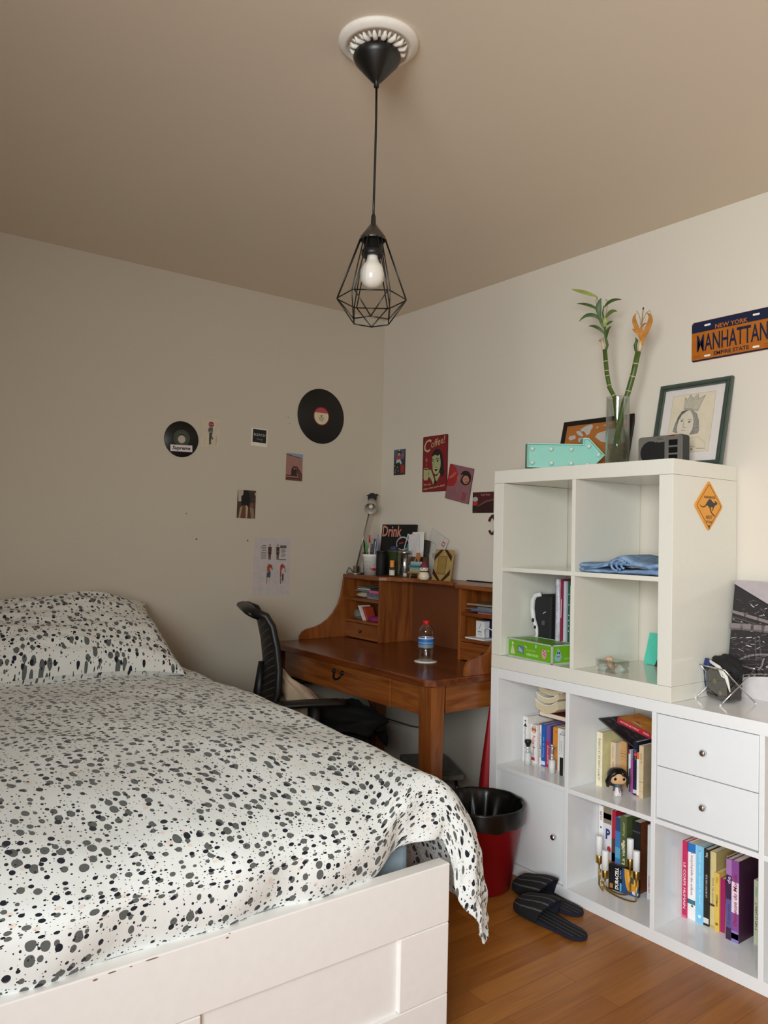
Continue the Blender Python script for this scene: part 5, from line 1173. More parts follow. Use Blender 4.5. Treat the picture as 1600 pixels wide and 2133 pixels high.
book('bright blue book in the compartment above the door', -1.4025, -1.4225, -.262, z1, .162, '#1f5fb0', title='Toute la vie', tcol='#8fb4e0', tz=-.05, tw=.5, th=.4, up=True, extra=band(.03, .12, '#dfe6f0'), group=G)
book('book with a violet top and crimson lower spine in the compartment above the door', -1.423, -1.440, -.258, z1, .160, '#7a5aa0', title='LES ANNÉES DOUCES', tcol='#f0d4dc', tz=-.2, tw=.45, th=.38, up=True, extra=band(.0, .62, '#c0264a'), group=G)
book('navy and white book in the compartment above the door', -1.4405, -1.455, -.250, z1, .160, '#20326e', extra=band(.0, .55, '#e6e3e4'), group=G)
book('orange yellow book in the compartment above the door', -1.4555, -1.478, -.256, z1, .160, '#dd8c2e', extra=dot(.2, .9, .12, '#7c4a14'), group=G)
book('white book next to the orange yellow book in the compartment above the door', -1.479, -1.505, -.256, z1, .160, '#e9e8e4', title='LETTRES', tcol='#6a6a6c', tz=.15, tw=.5, th=.3, extra=dot(.3, .93, .1, '#55565c'), group=G)
book('slim white book with a black foot rightmost in the compartment above the door', -1.526, -1.543, -.300, z1, .150, '#e8e6e2', depth=.10, extra=many(band(.0, .45, '#141412'), txt('roman', .7, .3, .35, '#a9a9a9')), group=G)
rb = MB().box(0, .15, -.115, .115, 0, .0025, M('#6d1220', .5)).box(0, .15, -.115, .115, .0185, .021, M('#6d1220', .5)).box(.148, .15, -.115, .115, .0025, .0185, M('#6d1220', .5)).build('red_hardcover')
rb.location = (-.225, -1.475, z1 + .1795); rb.rotation_euler = (.02, 0, .06); ORG[rb.name] = (0, 0, 0)
tag(rb, 'dark red hardcover lying on the row of books in the compartment above the door', 'book')
MB().box(.003, .148, -.112, .112, .0025, .0185, PAGES).build('page_block', rb, local=True)
CRP = M('#dac9a6', .8, var=.08, scale=250.)
for k, (hb_, th_, ww_, off) in enumerate(((.0, .030, .088, 0), (.0365, .019, .084, .006), (.067, .020, .098, -.006))):
    def sag(y, w_=ww_): return .020 * (y / w_) ** 2
    nS = 14; top_, bot_ = [], []
    m = MB(); cv = MB(); vs = []; L_ = .11
    for i in range(nS + 1):
        y = -ww_ / 1 + 2 * ww_ * i / nS if False else -ww_ + 2 * ww_ * i / nS
        for x in (0, L_):
            for z in (0, th_): vs.append((x, y * .72, z + sag(y)))
    fs = []
    for i in range(nS):
        q = i * 4; r_ = q + 4
        fs += [(q, q + 1, r_ + 1, r_), (q + 2, r_ + 2, r_ + 3, q + 3), (q + 1, q + 3, r_ + 3, r_ + 1), (q, r_, r_ + 2, q + 2)]
    fs += [(0, 2, 3, 1), (nS * 4, nS * 4 + 1, nS * 4 + 3, nS * 4 + 2)]
    m.add(vs, fs, CRP); po = m.build('curved_paperback', bevel=.001)
    po.location = (-.245 + .012 * k, -1.412 + off, z1 + .201 + hb_); po.rotation_euler = (-.10, 0, -.12 + .05 * k); ORG[po.name] = (0, 0, 0)
    tag(po, ['lowest of the three curved cream paperbacks piled above the red hardcover', 'middle of the three curved cream paperbacks above the books', 'topmost curved paperback pressed against the cubby ceiling'][k], 'book', 'curved paperbacks on the book row')
    vs2 = [(x - .0015, y * .735, z + (th_ if True else 0) + sag(y) + e) for y in np.linspace(-ww_, ww_, nS + 1) for x, z, e in ((0, 0, .0002), (L_, 0, .0002), (0, 0, .0032), (L_, 0, .0032))]
    cv.add(vs2, [f for i in range(nS) for f in ((i * 4, i * 4 + 2, i * 4 + 6, i * 4 + 4), (i * 4 + 2, i * 4 + 3, i * 4 + 7, i * 4 + 6), (i * 4, i * 4 + 4, i * 4 + 5, i * 4 + 1))], M('#f0eee8' if k < 2 else '#c9b48c', .5)); cv.build('cover', po, local=True)
def vial(x, y, label, stop, glassy):
    v = thing('salt_vial', label, 'bottle', (x, y, z1))
    MB().lathe([(.0125, 0), (.014, .002), (.014, .052), (.0125, .062), (.008, .069), (.0078, .078)], (x, y, z1), CLEAR, 24, cap=False).build('glass_wall', v)
    MB().lathe([(.0125, .0015), (.0130, .048), (.001, .050)], (x, y, z1), M('#ececea', .8, var=.02), 22).build('white_powder', v)
    if glassy: MB().lathe([(.0072, .072), (.0078, .079), (.0075, .084), (.0135, .094), (.0135, .098), (.001, .099)], (x, y, z1), clear_mat('milky_stopper', (.80, .84, .86), .25), 22).build('stopper', v)
    else: MB().lathe([(.0075, .072), (.0082, .080), (.013, .087), (.0135, .095), (.012, .098), (.001, .0985)], (x, y, z1), BLACK, 22).build('stopper', v)
vial(-.303, -1.370, 'little glass vial of white powder with a black stopper', 0, False)
vial(-.303, -1.492, 'little glass vial of white powder with a clear stopper', 0, True)

# ---- brass lamp's compartment
z0 = t0 + .0003; G = "books in the brass lamp's compartment"
book("white glossy book with red and blue marks leftmost in the brass lamp's compartment", -1.649, -1.668, -.222, z0, .262, '#f0efec', depth=.12, title='OUPS', tcol='#a33a52', tz=.36, tw=.13, th=.55, extra=dot(0, .70, .2, '#4a5a78'), group=G)
book("picture book with a big navy letter in the brass lamp's compartment", -1.6688, -1.704, -.222, z0, .262, '#d9d8de', depth=.12, extra=many(band(.78, 1., '#8c7a62'), band(.84, .92, '#4c5a7a'), lambda m, fr, t, h: m.text(fr, 'P', .003, h * .64, .019, .038, .0006, M('#16286a', .5), bold=.04), lambda m, fr, t, h: m.ell(fr, .008, h * .44, .008, .011, .0006, M('#c0142c', .5), 16), band(.16, .30, '#d9a02c')), group=G)
book("red book with brown pictures in the brass lamp's compartment", -1.705, -1.720, -.220, z0, .258, '#b5152c', depth=.12, extra=many(band(.0, .62, '#5a2f22'), band(.30, .42, '#8c4a2a')), group=G)
book("blue book with an orange desert foot in the brass lamp's compartment", -1.721, -1.7425, -.222, z0, .240, '#3a78b8', depth=.12, extra=many(band(.80, 1., '#28456e'), band(.0, .32, '#a5583a'), band(.40, .56, '#5aa5d0')), group=G)
book("olive green book with pale lettering in the brass lamp's compartment", -1.744, -1.770, -.224, z0, .252, '#556238', depth=.13, title='La vallée', tcol='#e6e0c4', tz=.0, tw=.34, th=.5, bold=.015, extra=many(band(.05, .30, '#9bb04c'), txt('Auteur', .82, .2, .45, '#a8b07c'), dot(-.05, .60, .30, '#d9caa4')), group=G)
book("black slipcase with a reddish brown edge in the brass lamp's compartment", -1.790, -1.822, -.218, z0, .246, '#1a1a1c', depth=.14, cover='#6b3a20', extra=band(.85, .87, '#4a4a4e'), group=G)
book('brown carved box-like book behind the battery pack', -1.8225, -1.838, -.180, z0, .165, '#4a2c1c', depth=.10, group=G)
book("white book with small red print at the right of the brass lamp's compartment", -1.854, -1.868, -.222, z0, .252, '#e6e8ea', depth=.15, title='LE REPOS', tcol='#c2486a', tz=-.30, tw=.22, th=.4, up=True, group=G)
cl = thing('candle_lamp', 'brass lamp with four white candle tubes on thin hoops in the open lower compartment', 'lamp', (-.26, -1.76, z0))
CN = M('#f1f0ee', .4, var=.02, coat=.2)
cpos = [(-.282, -1.698, .122), (-.304, -1.740, .089), (-.284, -1.828, .154), (-.300, -1.864, .128)]
for x, y, zc in cpos:
    MB().lathe([(.0120, 0), (.0125, .002), (.0125, .026), (.011, .028)], (x, y, zc), BRASS, 20).lathe([(.004, -.008), (.006, 0)], (x, y, zc), BRASS, 12).build('brass_cup', cl)
    MB().lathe([(.0115, .026), (.0115, .092), (.0105, .094), (.001, .094)], (x, y, zc), CN, 22).build('candle_tube', cl)
def hoop(pa, pb, zb):
    a, b_ = Vector(pa), Vector(pb); pts = [a]
    for q in np.linspace(0, PI, 22):
        k = (1 - math.cos(q)) / 2; p = a.lerp(b_, k); zt = min(a.z, b_.z) - .03
        p.z = zt - (zt - zb) * math.sin(q) if True else 0
        pts.append(p)
    pts.append(b_); return pts
m = MB(); m.tube(hoop((cpos[1][0], cpos[1][1], cpos[1][2] - .004), (cpos[3][0], cpos[3][1], cpos[3][2] - .004), z0 + .003), .0028, BRASS, 8); m.build('thin_hoop', cl)
m = MB(); m.tube(hoop((cpos[0][0], cpos[0][1], cpos[0][2] - .004), (cpos[1][0] - .004, cpos[1][1] + .006, .074), z0 + .003), .0028, BRASS, 8); m.build('thin_hoop', cl)
m = MB(); m.tube(hoop((cpos[2][0], cpos[2][1], cpos[2][2] - .004), (cpos[0][0], cpos[0][1] - .004, .10), z0 + .003), .0028, BRASS, 8); m.build('thin_hoop', cl)
bx_ = thing('battery_pack', 'black and orange battery pack behind the brass candle lamp', 'battery pack', (-.215, -1.765, z0), (0, 0, math.atan2(.088, -.075) - PI / 2 + PI))
# local frame: +x of the pack points to the camera side
d_ = Vector((.022, -.110, 0)).normalized(); n_ = Vector((-d_.y, d_.x, 0)); n_ = n_ if n_.dot(Vector((CP.x, CP.y, 0)) - Vector((-.2, -1.77, 0))) > 0 else -n_
bx_.rotation_euler = (0, 0, math.atan2(n_.y, n_.x)); bx_.location = Vector((-.252, -1.782, z0))
MB().box(-.007, .007, -.056, .056, 0, .088, M('#141414', .35)).build('card_shell', bx_, bevel=.002, local=True)
fr = F((.0072, 0, 0), (0, 1, 0), (0, 0, 1)); m = MB()
m.flat(fr, [(-.004, .001), (.055, .001), (.055, .087), (-.004, .087)], .0002, M('#2a4f85', .4)); m.flat(fr, [(.004, .087)] + [(.004 + .03 * (1 - math.cos(q)) * .6, .087 - .075 * math.sin(q)) for q in np.linspace(.1, PI / 2, 8)] + [(.050, .020), (.055, .040), (.055, .087)], .0004, M('#e29a2c', .4)); m.flat(fr, [(.014, .080), (.046, .072), (.044, .036), (.018, .044)], .0006, M('#f0c24c', .4)); m.flat(fr, [(.024, .066), (.040, .062), (.038, .040), (.024, .044)], .0008, M('#5c544a', .4))
m.ell(fr, .044, .012, .012, .007, .0006, M('#cfd8e4', .4), 14)
m.text(fr, 'DURACELL', -.024, .044, .076, .013, .0005, M('#f4f4f2', .5), bold=.03, shear=.1, ang=PI / 2).text(fr, 'ULTRA', -.010, .062, .030, .006, .0005, M('#b9c3d0', .5), ang=PI / 2)
m.flat(fr, [(-.013, .004), (-.006, .004), (-.006, .032), (-.013, .032)], .0005, M('#5fb0dd', .4)); m.flat(fr, [(-.050, .006), (-.038, .006), (-.038, .022), (-.050, .022)], .0005, M('#b8762c', .4))
m.build('printed_label', bx_, local=True)
# ---- last column at the edge of the frame
z1 = Hl / 2 + .0083
book('bright yellow book with black and white bands at the far right of the long unit', -2.3525, -2.385, -.262, z1, .205, '#f2d31e', depth=.16, extra=many(band(.42, .56, '#efe9d4'), band(.28, .34, '#1a1810'), txt('GUIDE', .75, .3, .5, '#2a2410')))
hat = MB().lathe([(.11, 0), (.112, .003), (.07, .010), (.064, .05), (.050, .062), (.001, .066)], (-.19, -2.465, z1 + .207), M('#cfc0a8', .9, var=.08), 36)
tag(hat.build('sun_hat', loc=(-.19, -2.465, z1 + .207)), 'pale straw hat lying on top of the books at the far right', 'hat')
for k, (a, b_, hx, hh) in enumerate(((-2.386, -2.42, '#d8b23a', .20), (-2.421, -2.45, '#b33a2e', .206), (-2.451, -2.50, '#e6e2da', .204))): pass

# ---- upper unit contents
zs_ = zmid + .0083; zb = Hl + t1 + .0003
# folded jeans
DEN, nt, b = new_mat('washed_denim')
tcn = nt.nodes.new('ShaderNodeTexCoord'); nn = nt.nodes.new('ShaderNodeTexNoise'); nn.inputs['Scale'].default_value = 38; nn.inputs['Detail'].default_value = 8
rr = nt.nodes.new('ShaderNodeValToRGB'); rr.color_ramp.elements[0].position = .3; rr.color_ramp.elements[1].position = .72; rr.color_ramp.elements[0].color = lin('#5f7fa6'); rr.color_ramp.elements[1].color = lin('#93aecb')
nt.links.new(tcn.outputs['Object'], nn.inputs['Vector']); nt.links.new(nn.outputs['Fac'], rr.inputs['Fac']); nt.links.new(rr.outputs['Color'], b.inputs['Base Color']); b.inputs['Roughness'].default_value = .9
bump(nt, b, 90, .5, .003)
jn = thing('folded_jeans', 'folded light blue jeans on the middle shelf of the cube unit', 'jeans', (-.27, -1.84, zs_))
def fold(y0, y1, zf, th, x0, x1, seed, nm='folded_layer'):
    n = 40; m = MB(); vs = []
    prof = 14
    for i in range(n + 1):
        y = y0 + (y1 - y0) * i / n
        zf_ = zf(y) if callable(zf) else zf; t_ = th(y) if callable(th) else th
        for k in range(prof):
            q = 2 * PI * k / prof; cx__ = (x0 + x1) / 2; rx_ = (x1 - x0) / 2
            c_ = math.cos(q); s_ = math.sin(q)
            px = cx__ + rx_ * math.copysign(abs(c_) ** .45, c_) + .006 * noise.noise(Vector((y * 22, seed, s_)))
            pz = zf_ + t_ * (.5 + .5 * math.copysign(abs(s_) ** .7, s_)) + .004 * noise.noise(Vector((y * 30, px * 30, seed)))
            vs.append((px, y, max(pz, zs_ + .0003)))
    m.add(vs, [(i * prof + k, i * prof + (k + 1) % prof, (i + 1) * prof + (k + 1) % prof, (i + 1) * prof + k) for i in range(n) for k in range(prof)] + [tuple(range(prof))[::-1], tuple(n * prof + k for k in range(prof))], DEN, True)
    return m.build(nm, jn)
fold(-1.675, -1.992, zs_, lambda y: .020 + .006 * math.sin((y + 1.7) * 14), -.388, -.16, 1.)
fold(-1.672, -1.90, lambda y: zs_ + .016 + .010 * sstep(-1.72, -1.82, -(-y)) , lambda y: .018, -.384, -.17, 4.)
fold(-1.80, -1.992, lambda y: zs_ + .020 + .016 * math.exp(-((y + 1.845) / .045) ** 2), lambda y: .022 + .008 * math.exp(-((y + 1.85) / .05) ** 2), -.386, -.16, 7.)
m = MB()
for k in range(3):
    c = Vector((-.389, -1.842 - .012 * k, zs_ + .030)); m.tube([c + Vector((0, (.030 - .008 * k) * math.cos(q), (.020 - .005 * k) * math.sin(q))) for q in np.linspace(-1.4, 1.9, 14)], .0045, DEN, 6)
m.tube([(-.390, -1.70, zs_ + .012), (-.391, -1.76, zs_ + .020), (-.391, -1.80, zs_ + .030)], .004, DEN, 6); m.build('rolled_hem', jn)
# green game box
gb = thing('green_game_box', 'lime green tissue-sized game box in the lower left cube', 'box', (-.318, -1.444, zb), (0, 0, math.atan2(-.246, -.026) + PI / 2))
GRN = M('#6fae1e', .4, var=.04); SLV = M('#b9c3bd', .3, var=.03)
MB().box(-.062, .062, -.124, .124, .003, .069, GRN).build('box_shell', gb, local=True, bevel=.002)
m = MB()
for a, b_, c, d in ((-.0635, -.058, -.1255, -.119), (-.0635, -.058, .119, .1255), (.058, .0635, -.1255, -.119), (.058, .0635, .119, .1255)): m.box(a, b_, c, d, 0, .0705, SLV)
for z_ in (0, .066):
    m.box(-.0635, -.0595, -.1255, .1255, z_, z_ + .0045, SLV).box(.0595, .0635, -.1255, .1255, z_, z_ + .0045, SLV).box(-.0635, .0635, -.1255, -.1215, z_, z_ + .0045, SLV).box(-.0635, .0635, .1215, .1255, z_, z_ + .0045, SLV)
m.build('clear_edging', gb, local=True)
fr = F((-.0628, 0, 0), (0, -1, 0), (0, 0, 1)); m = MB()
m.flat(fr, [(-.105, .012), (-.080, .012), (-.088, .040), (-.092, .048), (-.098, .040)], .0004, M('#d6d8a0', .5)); m.ell(fr, -.093, .052, .005, .006, .0005, M('#e0dfb8', .5), 12); m.line(fr, [(-.092, .046), (-.092, .014)], .0015, .0007, M('#6a6a3a', .5))
m.flat(fr, [(-.066, .020), (-.030, .018), (-.028, .046), (-.064, .048)], .0004, M('#5f7f86', .5)); m.flat(fr, [(-.060, .026), (-.034, .022), (-.040, .034), (-.058, .044)], .0006, M('#9fb9c2', .5))
m.text(fr, 'Jouons à', .010, .036, .050, .011, .0004, M('#b9e082', .5)).text(fr, 'MÉMORISER', .020, .021, .066, .012, .0004, M('#c6e89a', .5), bold=.02)
m.ell(fr, .083, .034, .0125, .019, .0004, M('#e29aa8', .5), 20)
for a, b_ in ((.080, .044), (.088, .038), (.079, .032), (.087, .028), (.083, .051)): m.ell(fr, a, b_, .0024, .0026, .0008, M('#4a2230', .5), 10)
m.ell(fr, .038, .055, .005, .007, .0004, M('#a3cfc8', .5), 12); m.line(fr, [(-.024, .050), (-.014, .044)], .003, .0004, M('#e6f0d0', .5)); m.ell(fr, .105, .048, .003, .003, .0004, M('#d9e06a', .5), 8)
fr = F((0, -.1245, 0), (1, 0, 0), (0, 0, 1)); m.flat(fr, [(-.048, .012), (-.024, .010), (-.016, .024), (-.020, .042), (-.034, .060), (-.044, .040), (-.052, .024)], .0012, M('#8fb6c0', .5)); m.ell(fr, -.036, .042, .003, .004, .0014, BLACK, 10); m.ell(fr, -.027, .041, .003, .004, .0014, BLACK, 10); m.line(fr, [(-.040, .030), (-.033, .026), (-.024, .030)], .0018, .0014, BLACK)
m.text(fr, 'mémo', .014, .020, .030, .010, .0012, M('#b9e082', .5))
fr = F((0, 0, .0705), (0, -1, 0), (1, 0, 0)); m.text(fr, 'MÉMORISER', .0, -.02, .12, .022, .0004, M('#9fc46a', .5), bold=.02); m.ell(fr, .085, .01, .02, .025, .0004, M('#8fb0a0', .5), 14)
m.build('printed_picture', gb, local=True)
# sports guard
sg = thing('sports_guard', 'black padded sports guard with a white curved rim behind the green box', 'sports guard', (-.20, -1.36, zb))
pts = [(-1.372, .24), (-1.345, .235), (-1.330, .215), (-1.327, .18), (-1.334, .14), (-1.350, .105), (-1.354, .08), (-1.345, .05), (-1.350, .02), (-1.360, .0)]
fr = F((-.24, 0, zb), (0, -1, 0), (0, 0, 1))
prof = [(-y, z) for y, z in pts] + [(1.42, 0.), (1.425, .235)]
MB().prism(fr, prof, -.10, 0, M('#17171a', .7, var=.1)).build('pad', sg, bevel=.006)
m = MB(); m.tube([fr(-y, max(.006, z), .002) for y, z in pts], [.009, .010, .011, .011, .011, .009, .006, .009, .008, .006], M('#d3d3cf', .4), 8); m.build('white_rim', sg)
m = MB(); m.ell(fr, 1.341, .135, .007, .009, .0135, BLACK, 12); m.ell(fr, 1.351, .108, .006, .007, .012, BLACK, 12); m.flat(fr, [(1.376, .118), (1.392, .120), (1.392, .137), (1.376, .135)], .001, M('#4c4c50', .6)); m.line(fr, [(1.383, .165), (1.395, .172)], .003, .001, M('#c9c9c9', .5)); m.build('printed_mark', sg)
def upr(name, label, cat, xs, y0, y1, dep, h, mat, lean=0., draw=None, rz=0.):
    t = abs(y1 - y0); o = MB().box(0, dep, -t / 2, t / 2, 0, h, mat).build(name, bevel=min(.0015, t * .3)); o.location = (xs, (y0 + y1) / 2, zb); o.rotation_euler = (lean, 0, rz); ORG[o.name] = (0, 0, 0)
    tag(o, label, cat)
    if draw: m = MB(); draw(m, F((0, 0, 0), (0, -1, 0), (0, 0, 1)), t, h); m.build('spine_print', o, local=True)
    return o
m = MB(); vs = []; n = 24
for i in range(n + 1):
    z = .002 + .305 * i / n; wv_ = .004 * noise.noise(Vector((z * 30, 1, 0))); tk = .014 + .010 * math.sin(z * 9) ** 2
    for x, y in ((-.262 + wv_, -1.462 + wv_), (-.268, -1.462 - tk * .5), (-.262 - wv_, -1.462 - tk), (-.06, -1.465 - tk), (-.06, -1.462)): vs.append((x, y, zb + z))
m.add(vs, [(i * 5 + k, i * 5 + (k + 1) % 5, (i + 1) * 5 + (k + 1) % 5, (i + 1) * 5 + k) for i in range(n) for k in range(5)], M('#b9b8c2', .35, var=.25, scale=60.), True)
pbg = m.build('plastic_sleeve', loc=(-.2, -1.47, zb)); tag(pbg, 'milky plastic sleeve bag standing behind the green box', 'bag')
upr('red_folder', 'thin wine-red folder between the milky sleeve and the green folder', 'folder', -.265, -1.488, -1.496, .20, .307, M('#8a2038', .5), draw=lambda m, fr, t, h: m.line(fr, [(.001, .16), (.0025, .23)], .0025, .0005, M('#e6dfe2', .5)))
upr('clear_folder', 'pale lilac folder beside the wine-red folder in the cube', 'folder', -.258, -1.4975, -1.509, .20, .300, M('#c3c4d2', .4), lean=.0)
upr('green_folder', 'dark green folder standing in the lower left cube', 'folder', -.248, -1.5105, -1.522, .20, .300, M('#1c5638', .5), draw=lambda m, fr, t, h: [m.ell(fr, 0, z_, .002, .0025, .0005, M('#cfd8d0', .5), 8) for z_ in (.11, .13, .15, .17, .21, .25)])
upr('patterned_notebook', 'black and white patterned notebook at the right of the lower left cube', 'notebook', -.250, -1.523, -1.537, .17, .285, M('#dcdad4', .5), draw=lambda m, fr, t, h: [m.flat(fr, [(-.004, z_), (.004, z_ + .003), (.003, z_ + .011), (-.003, z_ + .008)], .0005, BLACK) for z_ in np.arange(.03, .27, .022)])
# shell box
sb_ = thing('shell_box', 'small clear plastic box holding a beige seashell in the lower right cube', 'box', (-.31, -1.765, zb), (0, 0, -.12))
MB().box(-.036, .036, -.042, .042, 0, .0015, CLEAR).box(-.036, -.0345, -.042, .042, 0, .040, CLEAR).box(.0345, .036, -.042, .042, 0, .040, CLEAR).box(-.036, .036, -.042, -.0405, 0, .040, CLEAR).box(-.036, .036, .0405, .042, 0, .040, CLEAR).build('box_wall', sb_, local=True)
MB().box(-.038, .038, -.044, .044, .038, .0405, CLEAR).box(-.038, -.036, -.044, .044, .030, .0405, CLEAR).build('lid', sb_, local=True)
m = MB(); pts, rr_ = [], []
for k in range(40):
    q = k / 39 * 5.4 * PI / 2; s_ = k / 39; r_ = .015 * (1 - s_) + .002
    pts.append(Vector((r_ * math.cos(q), .012 - .036 * s_ * 1., .020 + r_ * math.sin(q)))); rr_.append(.016 * (1 - s_) + .0015)
m.tube(pts, rr_, M('#d9b79a', .5, var=.25, scale=140.), 10)
she = m.build('seashell'); she.location = sb_.location + Vector((.004, .010, .002)); ORG[she.name] = (0, 0, 0); she.rotation_euler = (0, 0, .4)
tag(she, 'knobbly beige seashell inside the small clear box', 'seashell')
# teal card
fr = F((-.064, -1.772, zb + .002), (0, -1, 0), (.25, 0, 1)); m = MB(); m.prism(fr, [(-.050, 0), (.055, 0), (.052, .116), (-.044, .118)], -.003, 0, M('#4fc3aa', .5)); o = m.build('teal_card', loc=tuple(fr.o)); tag(o, 'teal card leaning at the back of the lower right cube', 'card')
fr2 = F((-.090, -1.795, zb + .002), (0, -1, 0), (.30, 0, 1)); m = MB(); m.prism(fr2, [(-.010, 0), (.05, 0), (.05, .06), (.012, .046), (-.004, .024)], -.002, 0, M('#23282a', .5)); o = m.build('dark_card', loc=tuple(fr2.o)); tag(o, 'dark curved card standing before the teal card', 'card')
# kangaroo sign on the end panel
ks = thing('kangaroo_sign', 'orange diamond kangaroo sign on the end panel of the cube unit', 'sign', (-.193, Y0 - W1, 1.398))
fr = F((-.193, Y0 - W1 - .0035, 1.398), (1, 0, 0), (0, 0, 1)); a, b_ = .0865, .0845
m = MB(); rnd = []
for cx2, cy2, t_ in ((a - .012, 0, 0), (0, b_ - .012, PI / 2), (-a + .012, 0, PI), (0, -b_ + .012, 3 * PI / 2)): rnd += [(cx2 + .009 * math.cos(t_ - .7 + k * .35), cy2 + .009 * math.sin(t_ - .7 + k * .35)) for k in range(5)]
m.prism(fr, rnd, -.003, 0, M('#e59a2e', .4, var=.03)); m.build('sign_plate', ks)
m = MB(); DKB_ = M('#6b3d12', .5); IN = M('#2a2b2d', .5)
rim_ = [(p[0] * .86, p[1] * .86) for p in rnd]
m.line(fr, rim_ + [rim_[0]], .0022, .0004, DKB_)
kp = lambda u, v: ((u - 590) / 500 * a, (1050 - v) / 850 * b_ * 1.02)
roo = [(245, 1000), (300, 1060), (360, 1085), (420, 1065), (470, 1010), (520, 920), (570, 845), (620, 822), (660, 845), (700, 900), (760, 945), (795, 935), (800, 905), (770, 880), (795, 868), (840, 895), (885, 945), (880, 980), (830, 1000), (790, 1040), (760, 1090), (735, 1150), (715, 1215), (692, 1205), (715, 1140), (720, 1085), (650, 1080), (655, 1170), (690, 1265), (760, 1330), (805, 1385), (785, 1395), (740, 1355), (675, 1300), (640, 1215), (600, 1110), (540, 1045), (500, 1030), (450, 1085), (390, 1112), (330, 1105), (280, 1065)]
m.flat(fr, [kp(*q) for q in roo], .0008, IN)
m.text(fr, 'KANGAROOS', *kp(610, 765), .068, .0085, .0006, IN, bold=.02, ang=-.0).text(fr, 'NEXT', *kp(600, 1425), .040, .0115, .0006, IN, bold=.01).text(fr, '14 km', *kp(600, 1570), .036, .011, .0006, IN)
m.ell(fr, *kp(598, 1710), .005, .0025, .0006, IN, 10); m.ell(fr, *kp(600, 1775), .006, .002, .0006, IN, 10); m.line(fr, [kp(598, 440), kp(590, 490)], .0012, .0006, M('#b5701c', .5)); m.build('printed_emblem', ks)
# ------------------------------------------------------------------ on top of the cube unit
ZT = Hl + H1
ar = thing('arrow_light', 'mint green arrow marquee light with clear bulbs on the cube unit', 'light', (-.365, -1.40, ZT))
dv = Vector((.795, -.606, 0)).normalized(); fr = F((-.365, -1.40, ZT), tuple(dv), (0, 0, 1))
MINT = M('#9fd6c8', .5, var=.02); MINT2 = M('#8fcabb', .55, var=.02)
out = [(0, .010), (.216, .010), (.216, 0), (.238, 0), (.300, .064), (.238, .128), (.216, .128), (.216, .104), (0, .104)]
m = MB(); m.prism(fr, out, -.050, -.016, MINT2); m.build('back_panel', ar)
m = MB(); n = len(out); cxo = [(sum(p[0] for p in out) / n, sum(p[1] for p in out) / n)]
inn = [(.003, .013), (.219, .013), (.219, .0045), (.2365, .0035), (.296, .064), (.2365, .1245), (.219, .1235), (.219, .101), (.003, .101)]
for i in range(n):
    j = (i + 1) % n
    m.add([fr(*out[i], -.05), fr(*out[j], -.05), fr(*out[j], 0), fr(*out[i], 0), fr(*inn[i], -.016), fr(*inn[j], -.016), fr(*inn[j], 0), fr(*inn[i], 0)], [(0, 1, 2, 3), (5, 4, 7, 6), (3, 2, 6, 7)], MINT)
m.build('raised_edge', ar)
BULB = M('#c9dcd3', .25, var=.0, coat=.3)
for a, b_ in ((.020, .030), (.095, .030), (.172, .030), (.236, .026), (.020, .084), (.093, .084), (.172, .085), (.240, .098), (.278, .066)):
    MB().lathe([(.0095, 0), (.0100, .004), (.008, .011), (.004, .0145), (.0005, .0155)], fr(a, b_, -.016), BULB, 18, axis=tuple(fr.n)).build('bulb', ar)
# map frame
fr = F((-.062, -1.452, ZT), (0, -1, 0), (.24, 0, 1)); W_, H_ = .175, .242
mf = thing('map_frame', 'black framed brown map picture leaning on the wall behind the arrow', 'picture frame', (-.062, -1.452, ZT))
m = MB(); FRB = M('#14110f', .4)
for a, b_, c, d in ((-W_, W_, 0, .020), (-W_, W_, H_ - .020, H_), (-W_, -W_ + .020, .020, H_ - .020), (W_ - .020, W_, .020, H_ - .020)): m.prism(fr, [(a, b_), (c if False else b_ * 0 + a, b_)] if False else [(a, c), (b_, c), (b_, d), (a, d)], -.014, 0, FRB)
m.build('frame_border', mf, bevel=.001)
m = MB(); m.flat(fr, [(-W_ + .018, .018), (W_ - .018, .018), (W_ - .018, H_ - .018), (-W_ + .018, H_ - .018)], -.004, M('#a8672f', .5, var=.06)); GRY = M('#b6b2ac', .6, var=.05)
def mp(u, v): return (-W_ + (u - 215) / (1020 - 215) * 2 * W_, H_ - (v - 1535 + (u - 245) * .13) / 5.333 / 1000 * 1.72 * 1.0)
for poly in ([(470, 1600), (510, 1580), (560, 1570), (575, 1600), (555, 1650), (545, 1700), (510, 1715), (495, 1680), (470, 1660), (440, 1665), (430, 1640), (450, 1620)], [(380, 1665), (420, 1655), (450, 1680), (480, 1720), (460, 1735), (430, 1720), (400, 1700)], [(310, 1730), (380, 1715), (390, 1760), (330, 1790), (300, 1765)], [(640, 1690), (760, 1640), (900, 1600), (980, 1620), (980, 1800), (860, 1830), (700, 1800), (620, 1740)], [(420, 1760), (520, 1745), (560, 1800), (480, 1830), (430, 1800)], [(620, 1600), (640, 1595), (635, 1620), (618, 1625)], [(690, 1580), (720, 1575), (715, 1590)]):
    m.flat(fr, [mp(*q) for q in poly], -.0035, GRY)
m.build('map_print', mf)
